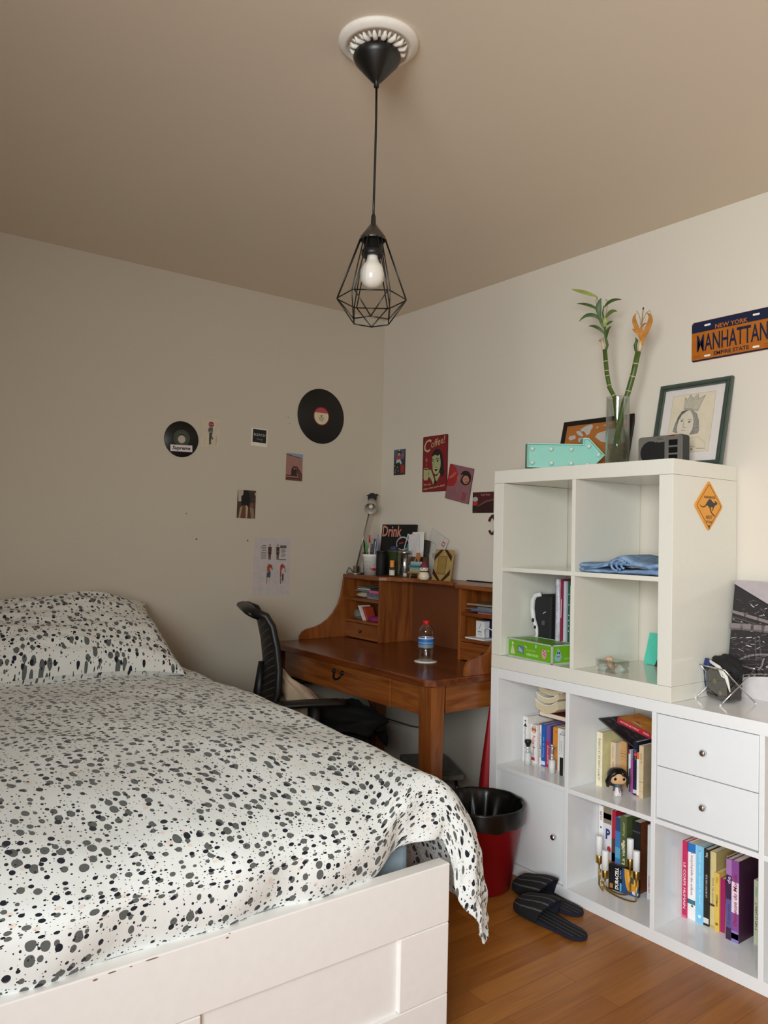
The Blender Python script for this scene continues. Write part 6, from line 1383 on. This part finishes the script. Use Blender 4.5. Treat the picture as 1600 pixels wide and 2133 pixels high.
# vase and bamboo
vx, vy = -.215, -1.703
va = thing('glass_vase', 'tall clear cylinder glass vase with cloudy water on the cube unit', 'vase', (vx, vy, ZT))
MB().lathe([(.040, .0), (.042, .002), (.042, .258), (.0425, .262), (.0405, .262), (.0400, .258), (.0400, .010), (.001, .009)], (vx, vy, ZT), GLASS, 40, cap=False).build('glass_wall', va)
MB().lathe([(.0395, .0105), (.0395, .160), (.001, .1601)], (vx, vy, ZT), WATER, 36).build('water', va)
rt_ = MB(); RT = M('#4a4a1e', .8, var=.3)
for k in range(40):
    t = random.uniform(0, 2 * PI); r_ = random.uniform(.012, .036); z_ = random.uniform(.02, .085)
    p0 = Vector((vx, vy, ZT + .09)); p1 = Vector((vx + r_ * math.cos(t), vy + r_ * math.sin(t), ZT + z_)); p2 = Vector((vx + .030 * math.cos(t + .9), vy + .030 * math.sin(t + .9), ZT + .012 + random.uniform(0, .03)))
    rt_.tube([p0, p1, p2], [.003, .0026, .0016], RT, 5)
BMB, nt, b = new_mat('bamboo_green'); b.inputs['Roughness'].default_value = .4
tcn = nt.nodes.new('ShaderNodeTexCoord'); nn = nt.nodes.new('ShaderNodeTexNoise'); nn.inputs['Scale'].default_value = 30; rr = nt.nodes.new('ShaderNodeValToRGB'); rr.color_ramp.elements[0].color = lin('#2f4414'); rr.color_ramp.elements[1].color = lin('#556f2a')
nt.links.new(tcn.outputs['Object'], nn.inputs['Vector']); nt.links.new(nn.outputs['Fac'], rr.inputs['Fac']); nt.links.new(rr.outputs['Color'], b.inputs['Base Color'])
TANS = M('#cdb894', .7, var=.1); LG1 = M('#3f5a22', .5, var=.25, scale=60.); LG2 = M('#8f9a4c', .5, var=.15); DRY = M('#b5782a', .7, var=.25, scale=50.); DRYT = M('#9c8a66', .7, var=.2)
sx_ = -.2
def P3(q, dx=0.): return Vector((sx_ + dx, q[0], q[1]))
def leaf(m, pts, w_, mat, dx=(0, 0, 0), fold=.3):
    n = 14; P = [P3(q, d) for q, d in zip(pts, dx)]; C = []
    for i in range(n + 1):
        t = i / n
        if len(P) == 3: C.append(P[0] * (1 - t) ** 2 + P[1] * 2 * t * (1 - t) + P[2] * t * t)
        else: C.append(P[0] * (1 - t) ** 3 + P[1] * 3 * t * (1 - t) ** 2 + P[2] * 3 * t * t * (1 - t) + P[3] * t ** 3)
    vs = []
    for i, c in enumerate(C):
        t = i / n; d = (C[min(i + 1, n)] - C[max(i - 1, 0)]).normalized(); view = Vector((-.8, -.55, 0)); s = d.cross(view).normalized(); k = w_ * (math.sin(PI * min(1, t * .95 + .05)) ** .8)
        vs += [c + s * k, c + view * fold * k, c - s * k]
    m.add(vs, [f for i in range(n) for f in ((3 * i, 3 * i + 1, 3 * i + 4, 3 * i + 3), (3 * i + 1, 3 * i + 2, 3 * i + 5, 3 * i + 4))], mat, True)
def stalk(m, pts, r, base):
    P = [Vector(base)] + [P3(q) for q in pts]; m.tube(P, r, BMB, 12)
def node(m, q0, q1, k, r): 
    a, b_ = P3(q0), P3(q1); d = (b_ - a).normalized(); m.lathe([(r, -.0015), (r * 1.18, 0), (r, .0015)], a.lerp(b_, k), TANS, 12, axis=tuple(d))
S1 = [(-1.679, 1.807), (-1.654, 1.849), (-1.641, 1.906), (-1.630, 1.997)]
b1 = thing('bamboo_stalk', 'green lucky bamboo stalk with leafy top at the left of the vase', 'plant', (vx - .005, vy - .004, ZT + .012))
m = MB(); stalk(m, S1, .0083, (vx + .002, vy - .016, ZT + .012))
for a, b_, k in ((0, 1, .2), (1, 2, .15), (1, 2, .8), (2, 3, .5), (2, 3, .1)): node(m, S1[a], S1[b_], k, .0085)
m.build('stem', b1); rt_.build('roots', b1)
m = MB(); SH = [(-1.636, 1.996), (-1.642, 2.012), (-1.633, 2.044), (-1.628, 2.097), (-1.618, 2.14), (-1.623, 2.167)]
m.tube([P3((-1.631, 1.992), .0)] + [P3(q) for q in SH], [.004, .0045, .0048, .0045, .004, .003, .0015], LG1, 8); m.tube([P3((-1.627, 1.996)), P3((-1.617, 2.034))], [.006, .0055], TANS, 10)
m.tube([P3((-1.624, 2.030)), P3((-1.622, 2.042)), P3((-1.612, 2.040)), P3((-1.608, 2.032))], .0015, M('#8a6a4a', .7), 5); m.tube([P3((-1.613, 2.034)), P3((-1.606, 2.040)), P3((-1.602, 2.034))], .0018, M('#b0835a', .7), 5); m.build('shoot', b1)
m = MB()
for pts in ([(-1.608, 2.153), (-1.575, 2.19), (-1.593, 2.207)], [(-1.606, 2.15), (-1.600, 2.20), (-1.588, 2.206)], [(-1.612, 2.13), (-1.572, 2.15), (-1.585, 2.19), (-1.600, 2.176)], [(-1.626, 2.105), (-1.645, 2.16), (-1.640, 2.20), (-1.63, 2.185)]):
    P = [P3(q) for q in pts]; C = [P[0] * (1 - t) ** 2 + P[1] * 2 * t * (1 - t) + P[-1] * t * t if len(P) == 3 else P[0] * (1 - t) ** 3 + P[1] * 3 * t * (1 - t) ** 2 + P[2] * 3 * t * t * (1 - t) + P[3] * t ** 3 for t in np.linspace(0, 1, 12)]; m.tube(C, .0014, DRYT, 5)
m.build('dry_tendrils', b1)
for pts, w_, mt_, dx in (([(-1.593, 2.207), (-1.545, 2.236), (-1.489, 2.256)], .0075, LG2, (0, -.02, -.03)), ([(-1.604, 2.150), (-1.575, 2.185), (-1.507, 2.197)], .0055, LG1, (0, -.02, -.02)), ([(-1.626, 2.16), (-1.655, 2.186), (-1.705, 2.172)], .0065, LG1, (0, -.01, .0)), ([(-1.622, 2.10), (-1.585, 2.165), (-1.537, 2.115)], .0075, LG1, (0, -.03, -.04)), ([(-1.615, 2.118), (-1.585, 2.14), (-1.547, 2.145)], .0045, LG1, (0, .02, .03)),
    ([(-1.630, 2.115), (-1.66, 2.145), (-1.692, 2.128)], .0075, M('#5f7434', .5, var=.2), (0, -.01, -.01)), ([(-1.629, 2.055), (-1.610, 2.095), (-1.567, 2.096)], .0060, LG1, (0, -.02, -.02)), ([(-1.640, 2.042), (-1.648, 2.065), (-1.674, 2.075)], .0055, LG1, (0, -.02, -.02)), ([(-1.634, 2.09), (-1.650, 2.100), (-1.667, 2.099)], .0045, LG1, (0, 0, 0)), ([(-1.616, 2.115), (-1.612, 2.16), (-1.626, 2.192)], .0105, LG1, (-.01, -.03, -.02)), ([(-1.624, 2.08), (-1.618, 2.11), (-1.605, 2.14)], .0065, LG1, (0, -.01, -.01)), ([(-1.628, 2.08), (-1.640, 2.10), (-1.636, 2.122)], .007, LG2, (0, -.015, -.01))):
    m = MB(); leaf(m, pts, w_, mt_, dx); m.build('leaf', b1)
S2 = [(-1.719, 1.784), (-1.734, 1.815), (-1.758, 1.888), (-1.777, 1.964)]
b2 = thing('bamboo_stalk', 'green lucky bamboo stalk with withered orange leaves at the right of the vase', 'plant', (vx - .004, vy + .004, ZT + .012))
m = MB(); stalk(m, S2, .0100, (vx - .012, vy + .016, ZT + .012))
for a, b_, k in ((0, 1, .6), (1, 2, .15), (1, 2, .85), (2, 3, .45)): node(m, S2[a], S2[b_], k, .0102)
m.build('stem', b2)
m = MB(); m.tube([P3((-1.774, 1.962)), P3((-1.766, 1.972)), P3((-1.764, 1.99)), P3((-1.771, 2.006)), P3((-1.765, 2.018))], [.004, .005, .006, .005, .001], LG1, 8); m.tube([P3((-1.781, 1.964)), P3((-1.788, 2.000))], [.007, .0055], TANS, 10); m.build('shoot', b2)
for pts, w_ in (([(-1.793, 1.984), (-1.800, 2.03), (-1.870, 2.07), (-1.812, 2.099)], .0095), ([(-1.789, 1.996), (-1.785, 2.05), (-1.750, 2.08), (-1.776, 2.106)], .0085), ([(-1.790, 2.0), (-1.800, 2.02), (-1.795, 2.05)], .008), ([(-1.788, 2.026), (-1.773, 2.038), (-1.761, 2.048)], .006), ([(-1.792, 2.05), (-1.806, 2.064), (-1.823, 2.054)], .003)):
    m = MB(); leaf(m, pts, w_, DRY, (0, -.01, -.015, -.01)[:len(pts)], .5); m.build('dry_leaf', b2)
m = MB(); m.tube([P3((-1.786, 2.02)), P3((-1.793, 2.09)), P3((-1.796, 2.117))], [.003, .002, .0018], M('#a0743c', .7), 6); m.lathe([(.0028, 0), (.003, .006), (.001, .008)], P3((-1.796, 2.115)), M('#2a241c', .6), 8)
for pts in ([(-1.793, 2.07), (-1.81, 2.115), (-1.832, 2.11), (-1.826, 2.09)], [(-1.786, 2.06), (-1.786, 2.09), (-1.774, 2.11), (-1.768, 2.116)]):
    P = [P3(q) for q in pts]; m.tube([P[0] * (1 - t) ** 3 + P[1] * 3 * t * (1 - t) ** 2 + P[2] * 3 * t * t * (1 - t) + P[3] * t ** 3 for t in np.linspace(0, 1, 12)], .0012, DRYT, 5)
m.build('dry_tendrils', b2)
# radio
rd = thing('radio', 'small grey and black portable radio on the cube unit', 'radio', (-.195, -1.882, ZT))
fr = F((-.220, -1.882, ZT), (0, -1, 0), (0, 0, 1)); RW, RHt = .087, .104
def rrect(a0, b0, a1, b1, r): return [(x + r * math.cos(t_ + k * PI / 8), y + r * math.sin(t_ + k * PI / 8)) for x, y, t_ in ((a1 - r, b1 - r, 0), (a0 + r, b1 - r, PI / 2), (a0 + r, b0 + r, PI), (a1 - r, b0 + r, 3 * PI / 2)) for k in range(5)]
MB().prism(fr, rrect(-RW, 0, RW, RHt, .010), -.048, -.004, M('#2e302f', .5)).build('case', rd, bevel=.004)
fp = MB().prism(fr, rrect(-RW + .0015, .0015, RW - .0015, RHt - .002, .009), -.004, 0, M('#8a8781', .35, .5)).build('face_plate', rd)
m = MB(); GRL = M('#121314', .6, var=.2, scale=900.); m.ell(fr, -.036, .046, .0405, .0405, .0006, GRL, 40); m.flat(fr, [(-.030, .012), (.020, .012), (.020, .080), (-.006, .080), (-.012, .084)], .0008, GRL); m.build('speaker_grille', rd)
m = MB(); SC2 = M('#141416', .25)
for a, b_ in ((.036, .066), (.036, .040), (.036, .014)): m.prism(fr, [(a, b_), (a + .034, b_), (a + .034, b_ + .020), (a, b_ + .020)], 0, .0008, SC2)
m.line(fr, [(.027, .004), (.027, .100)], .0008, .0006, M('#6f6c66', .5)); m.text(fr, 'PRO', .004, .0915, .022, .0065, .0006, M('#4c4a46', .5), bold=.02); m.prism(fr, [(.040, .098), (.060, .098), (.060, .1015), (.040, .1015)], 0, .0015, M('#8a2326', .4)); m.build('dials', rd)
# portrait
pr_ = thing('portrait_frame', 'dark green framed pencil portrait of a crowned woman leaning on the wall', 'picture frame', (-.085, -1.895, ZT))
fr = F((-.092, -1.893, ZT), (0, -1, 0), (.235, 0, 1)); W_, H_ = .143, .332; FG = M('#48544b', .38, var=.08); FG2 = M('#3a453d', .38)
m = MB()
for i0, i1, h0, mt_ in ((0, .009, .0, FG), (.009, .018, .005, FG2), (.018, .023, .001, FG)):
    for a, b_, c, d in ((-W_ + i0, W_ - i0, i0, i1), (-W_ + i0, W_ - i0, H_ - i1, H_ - i0), (-W_ + i0, -W_ + i1, i1, H_ - i1), (W_ - i1, W_ - i0, i1, H_ - i1)): m.prism(fr, [(a, c), (b_, c), (b_, d), (a, d)], -.014, h0, mt_)
m.build('moulded_frame', pr_, bevel=.0015)
m = MB(); m.flat(fr, [(-W_ + .02, .02), (W_ - .02, .02), (W_ - .02, H_ - .02), (-W_ + .02, H_ - .02)], -.008, M('#dcd5cf', .7, var=.02)); m.build('mount', pr_)
m = MB(); A0, B0, A1, B1 = -.0855, .060, .084, .285
m.flat(fr, [(A0, B0), (A1, B0), (A1, B1), (A0, B1)], -.0075, M('#d9cdb4', .8, var=.04, scale=25.))
def pp(u, v):    # pixels of the zoomed photograph's drawing -> sheet
    s_ = (v - 1085 + (u - 540) * .145) / 650.; return (A0 + (u - 525 + 45 * s_) / 500. * (A1 - A0), B1 - s_ * (B1 - B0))
GH = M('#8d8a82', .8, var=.25, scale=120.); GD = M('#5f5c58', .8, var=.2, scale=120.); GL = M('#b9b1a0', .8, var=.1, scale=120.)
m.line(fr, [(A0, B0), (A1, B0), (A1, B1), (A0, B1), (A0, B0)], .0008, -.0072, M('#a3926c', .8))
m.flat(fr, [pp(*q) for q in ((665, 1235), (672, 1100), (700, 1130), (735, 1060), (765, 1110), (820, 1055), (830, 1110), (905, 1065), (870, 1140), (830, 1245))], -.0071, GL)
m.line(fr, [pp(*q) for q in ((665, 1235), (672, 1095), (700, 1130), (735, 1060), (765, 1110), (820, 1055), (830, 1110), (905, 1065), (865, 1150), (830, 1245))], .0018, -.0069, GH); m.line(fr, [pp(*q) for q in ((668, 1225), (760, 1222), (830, 1240))], .002, -.0069, GH)
m.flat(fr, [pp(*q) for q in ((548, 1490), (570, 1400), (600, 1320), (640, 1255), (700, 1232), (770, 1235), (820, 1270), (850, 1340), (862, 1450), (850, 1490), (770, 1510), (600, 1505))], -.0070, GH)
m.flat(fr, [pp(*q) for q in ((605, 1500), (600, 1430), (612, 1360), (650, 1290), (700, 1245), (740, 1240), (775, 1290), (790, 1350), (785, 1440), (740, 1530), (690, 1560), (640, 1550))], -.0068, M('#d6cbb6', .8, var=.04))
m.flat(fr, [pp(*q) for q in ((640, 1300), (720, 1235), (650, 1250), (600, 1330), (590, 1400), (612, 1360))], -.0067, GD)
for a, b_ in ((652, 1363), (740, 1370)): m.ell(fr, *pp(a, b_), .007, .0028, -.0066, GL, 12); m.ell(fr, *pp(a, b_), .0032, .0032, -.0064, M('#2e2c2b', .8), 10)
for ln in (((630, 1345), (655, 1338), (675, 1348)), ((718, 1350), (745, 1340), (768, 1352)), ((680, 1360), (672, 1410), (665, 1432), (700, 1436)), ((650, 1466), (670, 1470), (700, 1468)), ((560, 1700), (600, 1600), (700, 1560), (860, 1530), (930, 1580), (950, 1660)), ((760, 1640), (830, 1640)), ((840, 1655), (940, 1648))): m.line(fr, [pp(*q) for q in ln], .0014, -.0066, GD if ln[0][0] != 560 else GL)
m.ell(fr, *pp(790, 1668), .005, .005, -.0066, GH, 12); m.build('pencil_drawing', pr_)
MB().flat(fr, [(-W_ + .022, .022), (W_ - .022, .022), (W_ - .022, H_ - .022), (-W_ + .022, H_ - .022)], -.004, clear_mat('picture_glass', (.98, .98, .98), .04)).build('glass_pane', pr_)

# ------------------------------------------------------------------ on top of the long unit
cv = thing('tower_canvas', 'black and white canvas of an iron lattice tower leaning beside the cube unit', 'canvas', (-.06, -2.32, Hl))
fr = F((-.094, -2.062, Hl), (0, -1, 0), (.15, 0, 1)); CW, CH = .60, .388
MB().prism(fr, [(0, 0), (CW, 0), (CW, CH), (0, CH)], -.022, 0, M('#2a2527', .6)).build('stretched_canvas', cv)
m = MB()
SKY = M('#aaa1a3', .6, var=.05); DK2 = M('#211c1e', .6, var=.2, scale=80.); BM = M('#7d7373', .6, var=.08); BM2 = M('#4c4445', .6)
m.flat(fr, [(0, 0), (CW, 0), (CW, CH), (0, CH)], .0003, SKY)
m.flat(fr, [(0, 0), (CW, 0), (CW, .08), (.12, .312), (0, .372)], .0006, DK2)
random.seed(5)
for k in range(330):
    a = random.uniform(0, .30); lim = .372 - a * .50; b_ = random.uniform(.03, lim - .01); q = random.uniform(-.7, .6); L_ = random.uniform(.004, .020)
    m.line(fr, [(a, b_), (a + L_ * math.cos(q), b_ + L_ * math.sin(q))], random.uniform(.0008, .0026), .0009, M(random.choice(['#5c5354', '#766c6c', '#3f3839', '#a79f9e', '#d9d4d2']), .6, var=.05))
m.line(fr, [(0, .372), (.12, .312), (CW, .08)], .004, .0012, M('#171314', .6))
for o_, w_, c_ in ((.280, .010, BM), (.262, .004, BM2), (.252, .004, BM2)): m.line(fr, [(a, o_ - .20 * a + .05 * a * a) for a in np.linspace(0, .4, 10)], w_, .0015, c_)
m.line(fr, [(a, .232 + .06 * a - .35 * a * a) for a in np.linspace(0, .4, 12)], .016, .0017, BM); m.line(fr, [(a, .221 + .06 * a - .35 * a * a) for a in np.linspace(0, .4, 12)], .006, .0019, M('#5f5556', .6))
for x0_, x1_ in ((.085, .075), (.10, .092)): m.line(fr, [(x0_, .20), (x1_ + .02, .13)], .004, .0016, BM2)
for k in range(7): m.line(fr, [(.0, .175 - .02 * k), (.22, .185 - .012 * k)], .0015, .0016, BM2)
m.line(fr, [(.012 + .13 * (1 - math.cos(q)), .075 + .075 * math.sin(q)) for q in np.linspace(.0, 1.5, 14)], .006, .0018, BM); m.line(fr, [(.09, .07), (.115, .11), (.12, .135)], .006, .0018, BM)
m.line(fr, [(.0 + a, .065 + .03 * math.sin((a) * 9)) for a in np.linspace(0, .3, 16)], .012, .0020, M('#2c2627', .6)); m.line(fr, [(.0 + a, .058 + .03 * math.sin((a) * 9)) for a in np.linspace(0, .3, 30)], .004, .0022, M('#8a8182', .6, var=.6, scale=300.))
m.flat(fr, [(0, 0)] + [(a, .050 + .03 * math.sin(a * 9)) for a in np.linspace(0, .34, 18)] + [(.34, 0)], .0021, M('#cfcaca', .6, var=.04)); m.build('lattice_print', cv)
# toiletry pouch in a wire stand
e_ = Vector((.33, .944, 0)); p_ = Vector((-.944, .33, 0)); c_ = Vector((-.205, -2.118, Hl))
tb = thing('toiletry_pouch', 'dark see-through toiletry pouch with black mesh flap on the long unit', 'pouch', tuple(c_))
SMK = clear_mat('smoked_plastic', (.30, .27, .25), .18)
def bpt(a, b_, z): return c_ + e_ * a + p_ * b_ + Vector((0, 0, z))
m = MB(); m.hull8([bpt(-.052, -.028, .006), bpt(-.052, .028, .006), bpt(.052, .028, .006), bpt(.052, -.028, .006), bpt(-.056, -.032, .105), bpt(-.056, .032, .105), bpt(.056, .032, .105), bpt(.056, -.032, .105)][::1], SMK); m.build('clear_body', tb, bevel=.008)
m = MB(); m.hull8([bpt(-.049, -.026, .008), bpt(-.049, .010, .008), bpt(.049, .010, .008), bpt(.049, -.026, .008), bpt(-.053, -.029, .085), bpt(-.053, .006, .085), bpt(.053, .006, .085), bpt(.053, -.029, .085)], M('#1c1714', .7, var=.3)); m.build('dark_lining', tb, bevel=.004)
m = MB()
for a, b_, z_, r_, cl_ in ((.01, .013, .062, .020, '#6d6248'), (.028, .014, .030, .016, '#5a4a38'), (-.015, .014, .028, .017, '#7a6a50'), (-.034, .013, .022, .012, '#9a4a40'), (.030, .013, .075, .014, '#4a4032')):
    q = bpt(a, b_, z_); m.lathe([(r_ * math.sin(t), -r_ * .9 * math.cos(t)) for t in np.linspace(.05, PI - .05, 9)], q, M(cl_, .6, var=.2), 14)
m.build('bottles_inside', tb)
o_ = MB(); vs = []; n1, n2 = 16, 24
for j in range(n1 + 1):
    th = PI * j / n1
    for i in range(n2):
        ph = 2 * PI * i / n2; d = Vector((math.sin(th) * math.cos(ph), math.sin(th) * math.sin(ph), math.cos(th))); k = 1 + .25 * noise.noise(d * 2 + Vector((4, 2, 0)))
        vs.append(bpt(-.012 + d.x * .058 * k, -.006 + d.y * .038 * k, .112 + d.z * .036 * k + .012 * d.x))
o_.add(vs, [(j * n2 + i, (j + 1) * n2 + i, (j + 1) * n2 + (i + 1) % n2, j * n2 + (i + 1) % n2) for j in range(n1) for i in range(n2)], M('#0c0c0d', .8, var=.3, scale=300.), True); o_.build('mesh_flap', tb)
m = MB(); m.tube([bpt(.045, .020, .128), bpt(.02, .034, .122), bpt(-.02, .038, .112), bpt(-.05, .036, .085), bpt(-.058, .034, .060), bpt(-.060, .030, .040)], [.003, .005, .006, .006, .004, .002], M('#d9d8d0', .5), 8); m.tube([bpt(-.015, .038, .112), bpt(-.035, .040, .086), bpt(-.055, .037, .080)], .0025, M('#d9d8d0', .5), 6); m.build('white_strap', tb)
m = MB(); m.tube([bpt(.052, .02, .112), bpt(.060, .028, .10), bpt(.066, .024, .07), bpt(.064, .020, .045), bpt(.060, .016, .03)], .003, M('#1e2a5c', .6), 7); m.hull8([bpt(.028, .02, .108), bpt(.028, .034, .108), bpt(.056, .034, .108), bpt(.056, .02, .108), bpt(.030, .020, .128), bpt(.030, .032, .128), bpt(.052, .032, .130), bpt(.052, .02, .130)], M('#1f2f66', .6)); m.build('blue_cord', tb)
ws = thing('wire_stand', 'crossed-leg wire stand around the dark toiletry pouch', 'stand', tuple(c_))
m = MB()
for a in (-.066, .046):
    m.tube([bpt(a, .072, .003), bpt(a, .0, .058), bpt(a, -.062, .110)], .0022, CHROME, 7); m.tube([bpt(a, -.066, .003), bpt(a, .0, .058), bpt(a, .058, .112)], .0022, CHROME, 7)
for b_ in (-.062, .058): m.tube([bpt(-.066, b_, .111), bpt(.046, b_, .111)], .0022, CHROME, 7)
m.build('bent_wire', ws)
m = MB()
for a in (-.066, .046):
    for b_ in (.072, -.066): m.lathe([(.003, 0), (.0035, .002), (.003, .005)], bpt(a, b_, 0), M('#d9dadb', .4), 10)
m.build('plastic_foot', ws)

# ------------------------------------------------------------------ on the floor
bc = Vector((-.562, -1.385, 0))
bn = thing('waste_bin', 'red plastic waste bin lined with a black bag beside the low unit', 'bin', tuple(bc))
MB().lathe([(.098, .0), (.106, .004), (.152, .292), (.156, .294), (.156, .302), (.150, .302), (.102, .010), (.001, .010)], bc, M('#a3121c', .38, var=.03), 56).build('bin_body', bn)
m = MB(); vs = []; n = 72; BAG = M('#0b0b0c', .28, var=.1)
rows = [(.1555, .245, .004), (.158, .262, .004), (.1595, .30, .002), (.157, .308, .003), (.149, .3055, .003), (.139, .285, .006), (.126, .22, .012), (.108, .15, .016), (.07, .10, .012), (.001, .09, .0)]
for j, (r_, z_, am) in enumerate(rows):
    for i in range(n):
        t = 2 * PI * i / n; nz = noise.noise(Vector((math.cos(t) * 4, math.sin(t) * 4, j * .45))); nz2 = abs(noise.noise(Vector((math.cos(t) * 9, math.sin(t) * 9, j * .2))))
        rr3 = r_ + am * (nz if j > 3 else abs(nz)) - (am * 1.2 * nz2 if j > 3 else 0)
        vs.append(bc + Vector((rr3 * math.cos(t), rr3 * math.sin(t), z_ + (.012 * nz if j == 0 else .004 * nz) + (.012 * nz2 if j > 4 else 0))))
m.add(vs, [(j * n + i, (j + 1) * n + i, (j + 1) * n + (i + 1) % n, j * n + (i + 1) % n) for j in range(len(rows) - 1) for i in range(n)], BAG, True); m.build('bag_liner', bn, sub=1)

SLP, nt, b = new_mat('striped_slipper_cloth'); b.inputs['Roughness'].default_value = .95
tcn = nt.nodes.new('ShaderNodeUVMap'); tcn.uv_map = 'UVMap'; wv = nt.nodes.new('ShaderNodeTexWave'); wv.bands_direction = 'Y'; wv.inputs['Scale'].default_value = 17.; wv.inputs['Distortion'].default_value = .5; wv.inputs['Detail Scale'].default_value = 3
rr = nt.nodes.new('ShaderNodeValToRGB'); rr.color_ramp.elements[0].position = .86; rr.color_ramp.elements[1].position = .99; rr.color_ramp.elements[0].color = lin('#121318'); rr.color_ramp.elements[1].color = lin('#55524f')
nt.links.new(tcn.outputs['UV'], wv.inputs['Vector']); nt.links.new(wv.outputs['Fac'], rr.inputs['Fac']); nt.links.new(rr.outputs['Color'], b.inputs['Base Color'])
NAVY = M('#14162a', .95, var=.15)
def slipper(label, loc, rz, tilt=0.):
    s = thing('slipper', label, 'slipper', loc, (0, tilt, rz), group='pair of striped slippers')
    hl = .148
    def half(x):  # half width at x (-hl heel .. hl toe)
        u = (x + hl) / (2 * hl); w_ = .040 + .014 * sstep(.2, .72, u); e = 1
        if u < .18: e = math.sqrt(max(0, 1 - ((.18 - u) / .18) ** 2))
        if u > .76: e = math.sqrt(max(0, 1 - ((u - .76) / .24) ** 2))
        return w_ * e
    xs = [-hl + 2 * hl * (1 - math.cos(PI * k / 30)) / 2 for k in range(31)]
    outl = [(x, half(x)) for x in xs] + [(x, -half(x)) for x in xs[::-1][1:-1]]
    q_ = MB().prism(F((0, 0, 0), (1, 0, 0), (0, 1, 0)), outl, .002, .014, NAVY); q_.build('sole', s, local=True, bevel=.004)
    q_ = MB().flat(F((0, 0, 0), (1, 0, 0), (0, 1, 0)), [(x * .96, y * .9) for x, y in outl], .0146, SLP); q_.build('insole', s, local=True, uv=[(v_[0], v_[1]) for v_ in q_.v])
    m = MB(); vs = []; nx, ny = 20, 18; inside = []
    for i in range(nx + 1):
        for k in range(ny + 1):
            v = -1 + 2 * k / ny
            x0_ = -.030 + .045 * v * v
            x = x0_ + (hl - .001 - x0_) * math.sin(PI / 2 * i / nx)
            w_ = half(x) + .003 * sstep(0, .2, hl - x); y = w_ * math.copysign(abs(math.sin(v * PI / 2)) ** .9, v)
            hh_ = .078 * (1 - sstep(-.02, hl, x) * .45) * (math.cos(v * PI / 2) ** .55 if abs(v) < 1 else 0)
            hh_ *= sstep(hl + .004, hl - .03, x) if False else min(1, math.sqrt(max(0, (hl - x) / .035)))
            vs.append((x, y, .006 + hh_))
    fs = [(i * (ny + 1) + k, i * (ny + 1) + k + 1, (i + 1) * (ny + 1) + k + 1, (i + 1) * (ny + 1) + k) for i in range(nx) for k in range(ny)]
    m.add(vs, fs, SLP, True); m.build('upper', s, local=True, solid=.005, uv=[(v_[0], .062 * (-1 + 2 * (k_ % (ny + 1)) / ny)) for k_, v_ in enumerate(vs)])
    m = MB(); m.add([(x + .001, y * .93, .006 + (z - .006) * .9) for x, y, z in vs], [f[::-1] for f in fs[:ny * 9]], NAVY, True); m.build('inner_lining', s, local=True)
    return s
slipper('black striped slipper in front, its toe towards the bin', (-.573, -1.722, 0), PI / 2 - .02)
slipper('black striped slipper pushed against the foot of the low unit', (-.4585, -1.612, .0), PI / 2 + .03)
# wt = MB().ell(F((-.437, -1.655, .049), (.2, -1, 0), (-.9, -.2, .35)), 0, 0, .012, .006, 0, M('#d9d9dd', .6), 14)

st = thing('step_stool', 'small step stool with worn grey top and chrome legs under the desk', 'stool', (-.16, -.72, 0))
MAR = M('#77756a', .5, var=.35, scale=30.)
sd_ = Vector((.30, -.95, 0)).normalized(); sn_ = Vector((.95, .30, 0)).normalized(); sc_ = Vector((-.155, -.74, .205))
sA = Vector((-.235, -.955, 0)); d1 = Vector((.42, .88, 0)).normalized(); d2 = Vector((-.80, .60, 0)).normalized(); d2 = Vector((-d1.y, d1.x, 0))
SZ = .235; LA, LB = .36, .22
fr = F(sA, tuple(d1), tuple(d2))
def rr2(a, b_): return [(x + .02 * math.cos(t_ + k * PI / 8), y + .02 * math.sin(t_ + k * PI / 8)) for x, y, t_ in ((a - .02, b_ - .02, 0), (.02, b_ - .02, PI / 2), (.02, .02, PI), (a - .02, .02, 3 * PI / 2)) for k in range(5)]
MB().prism(fr, rr2(LA, LB), SZ - .022, SZ, MAR).build('seat', st, bevel=.004)
for b_ in (.035, LB - .035):
    pts = []
    for a, z in ((-.015, .008), (-.012, .09), (.0, .16), (.03, .200), (.08, .211), (LA / 2, .211), (LA - .08, .211), (LA - .03, .200), (LA, .16), (LA + .012, .09), (LA + .015, .008)): pts.append(fr(a, b_, z))
    MB().tube(pts, .0095, CHROME, 12).build('leg_tube', st, sub=1)
MB().tube([fr(-.012, .035, .09), fr(-.012, LB - .035, .09)], .007, CHROME, 10).build('cross_bar', st)
um = thing('umbrella', 'closed red umbrella standing in the gap between desk and low unit', 'umbrella', (-.31, -1.165, 0))
m = MB(); vs = []; n = 24; RDU = M('#a3101c', .55, var=.05)
for j, (r_, z_) in enumerate(((.012, .05), (.050, .10), (.048, .20), (.036, .34), (.022, .47), (.012, .56), (.006, .60))):
    for i in range(n):
        t = 2 * PI * i / n; k = 1 + .16 * math.cos(t * 6)
        vs.append((-.31 + r_ * k * math.cos(t), -1.178 + r_ * k * math.sin(t), z_))
m.add(vs, [(j * n + i, j * n + (i + 1) % n, (j + 1) * n + (i + 1) % n, (j + 1) * n + i) for j in range(6) for i in range(n)], RDU, True); m.build('furled_canopy', um)
MB().tube([(-.31, -1.178, .002), (-.31, -1.178, .66)], .005, BLACK, 8).build('shaft', um)
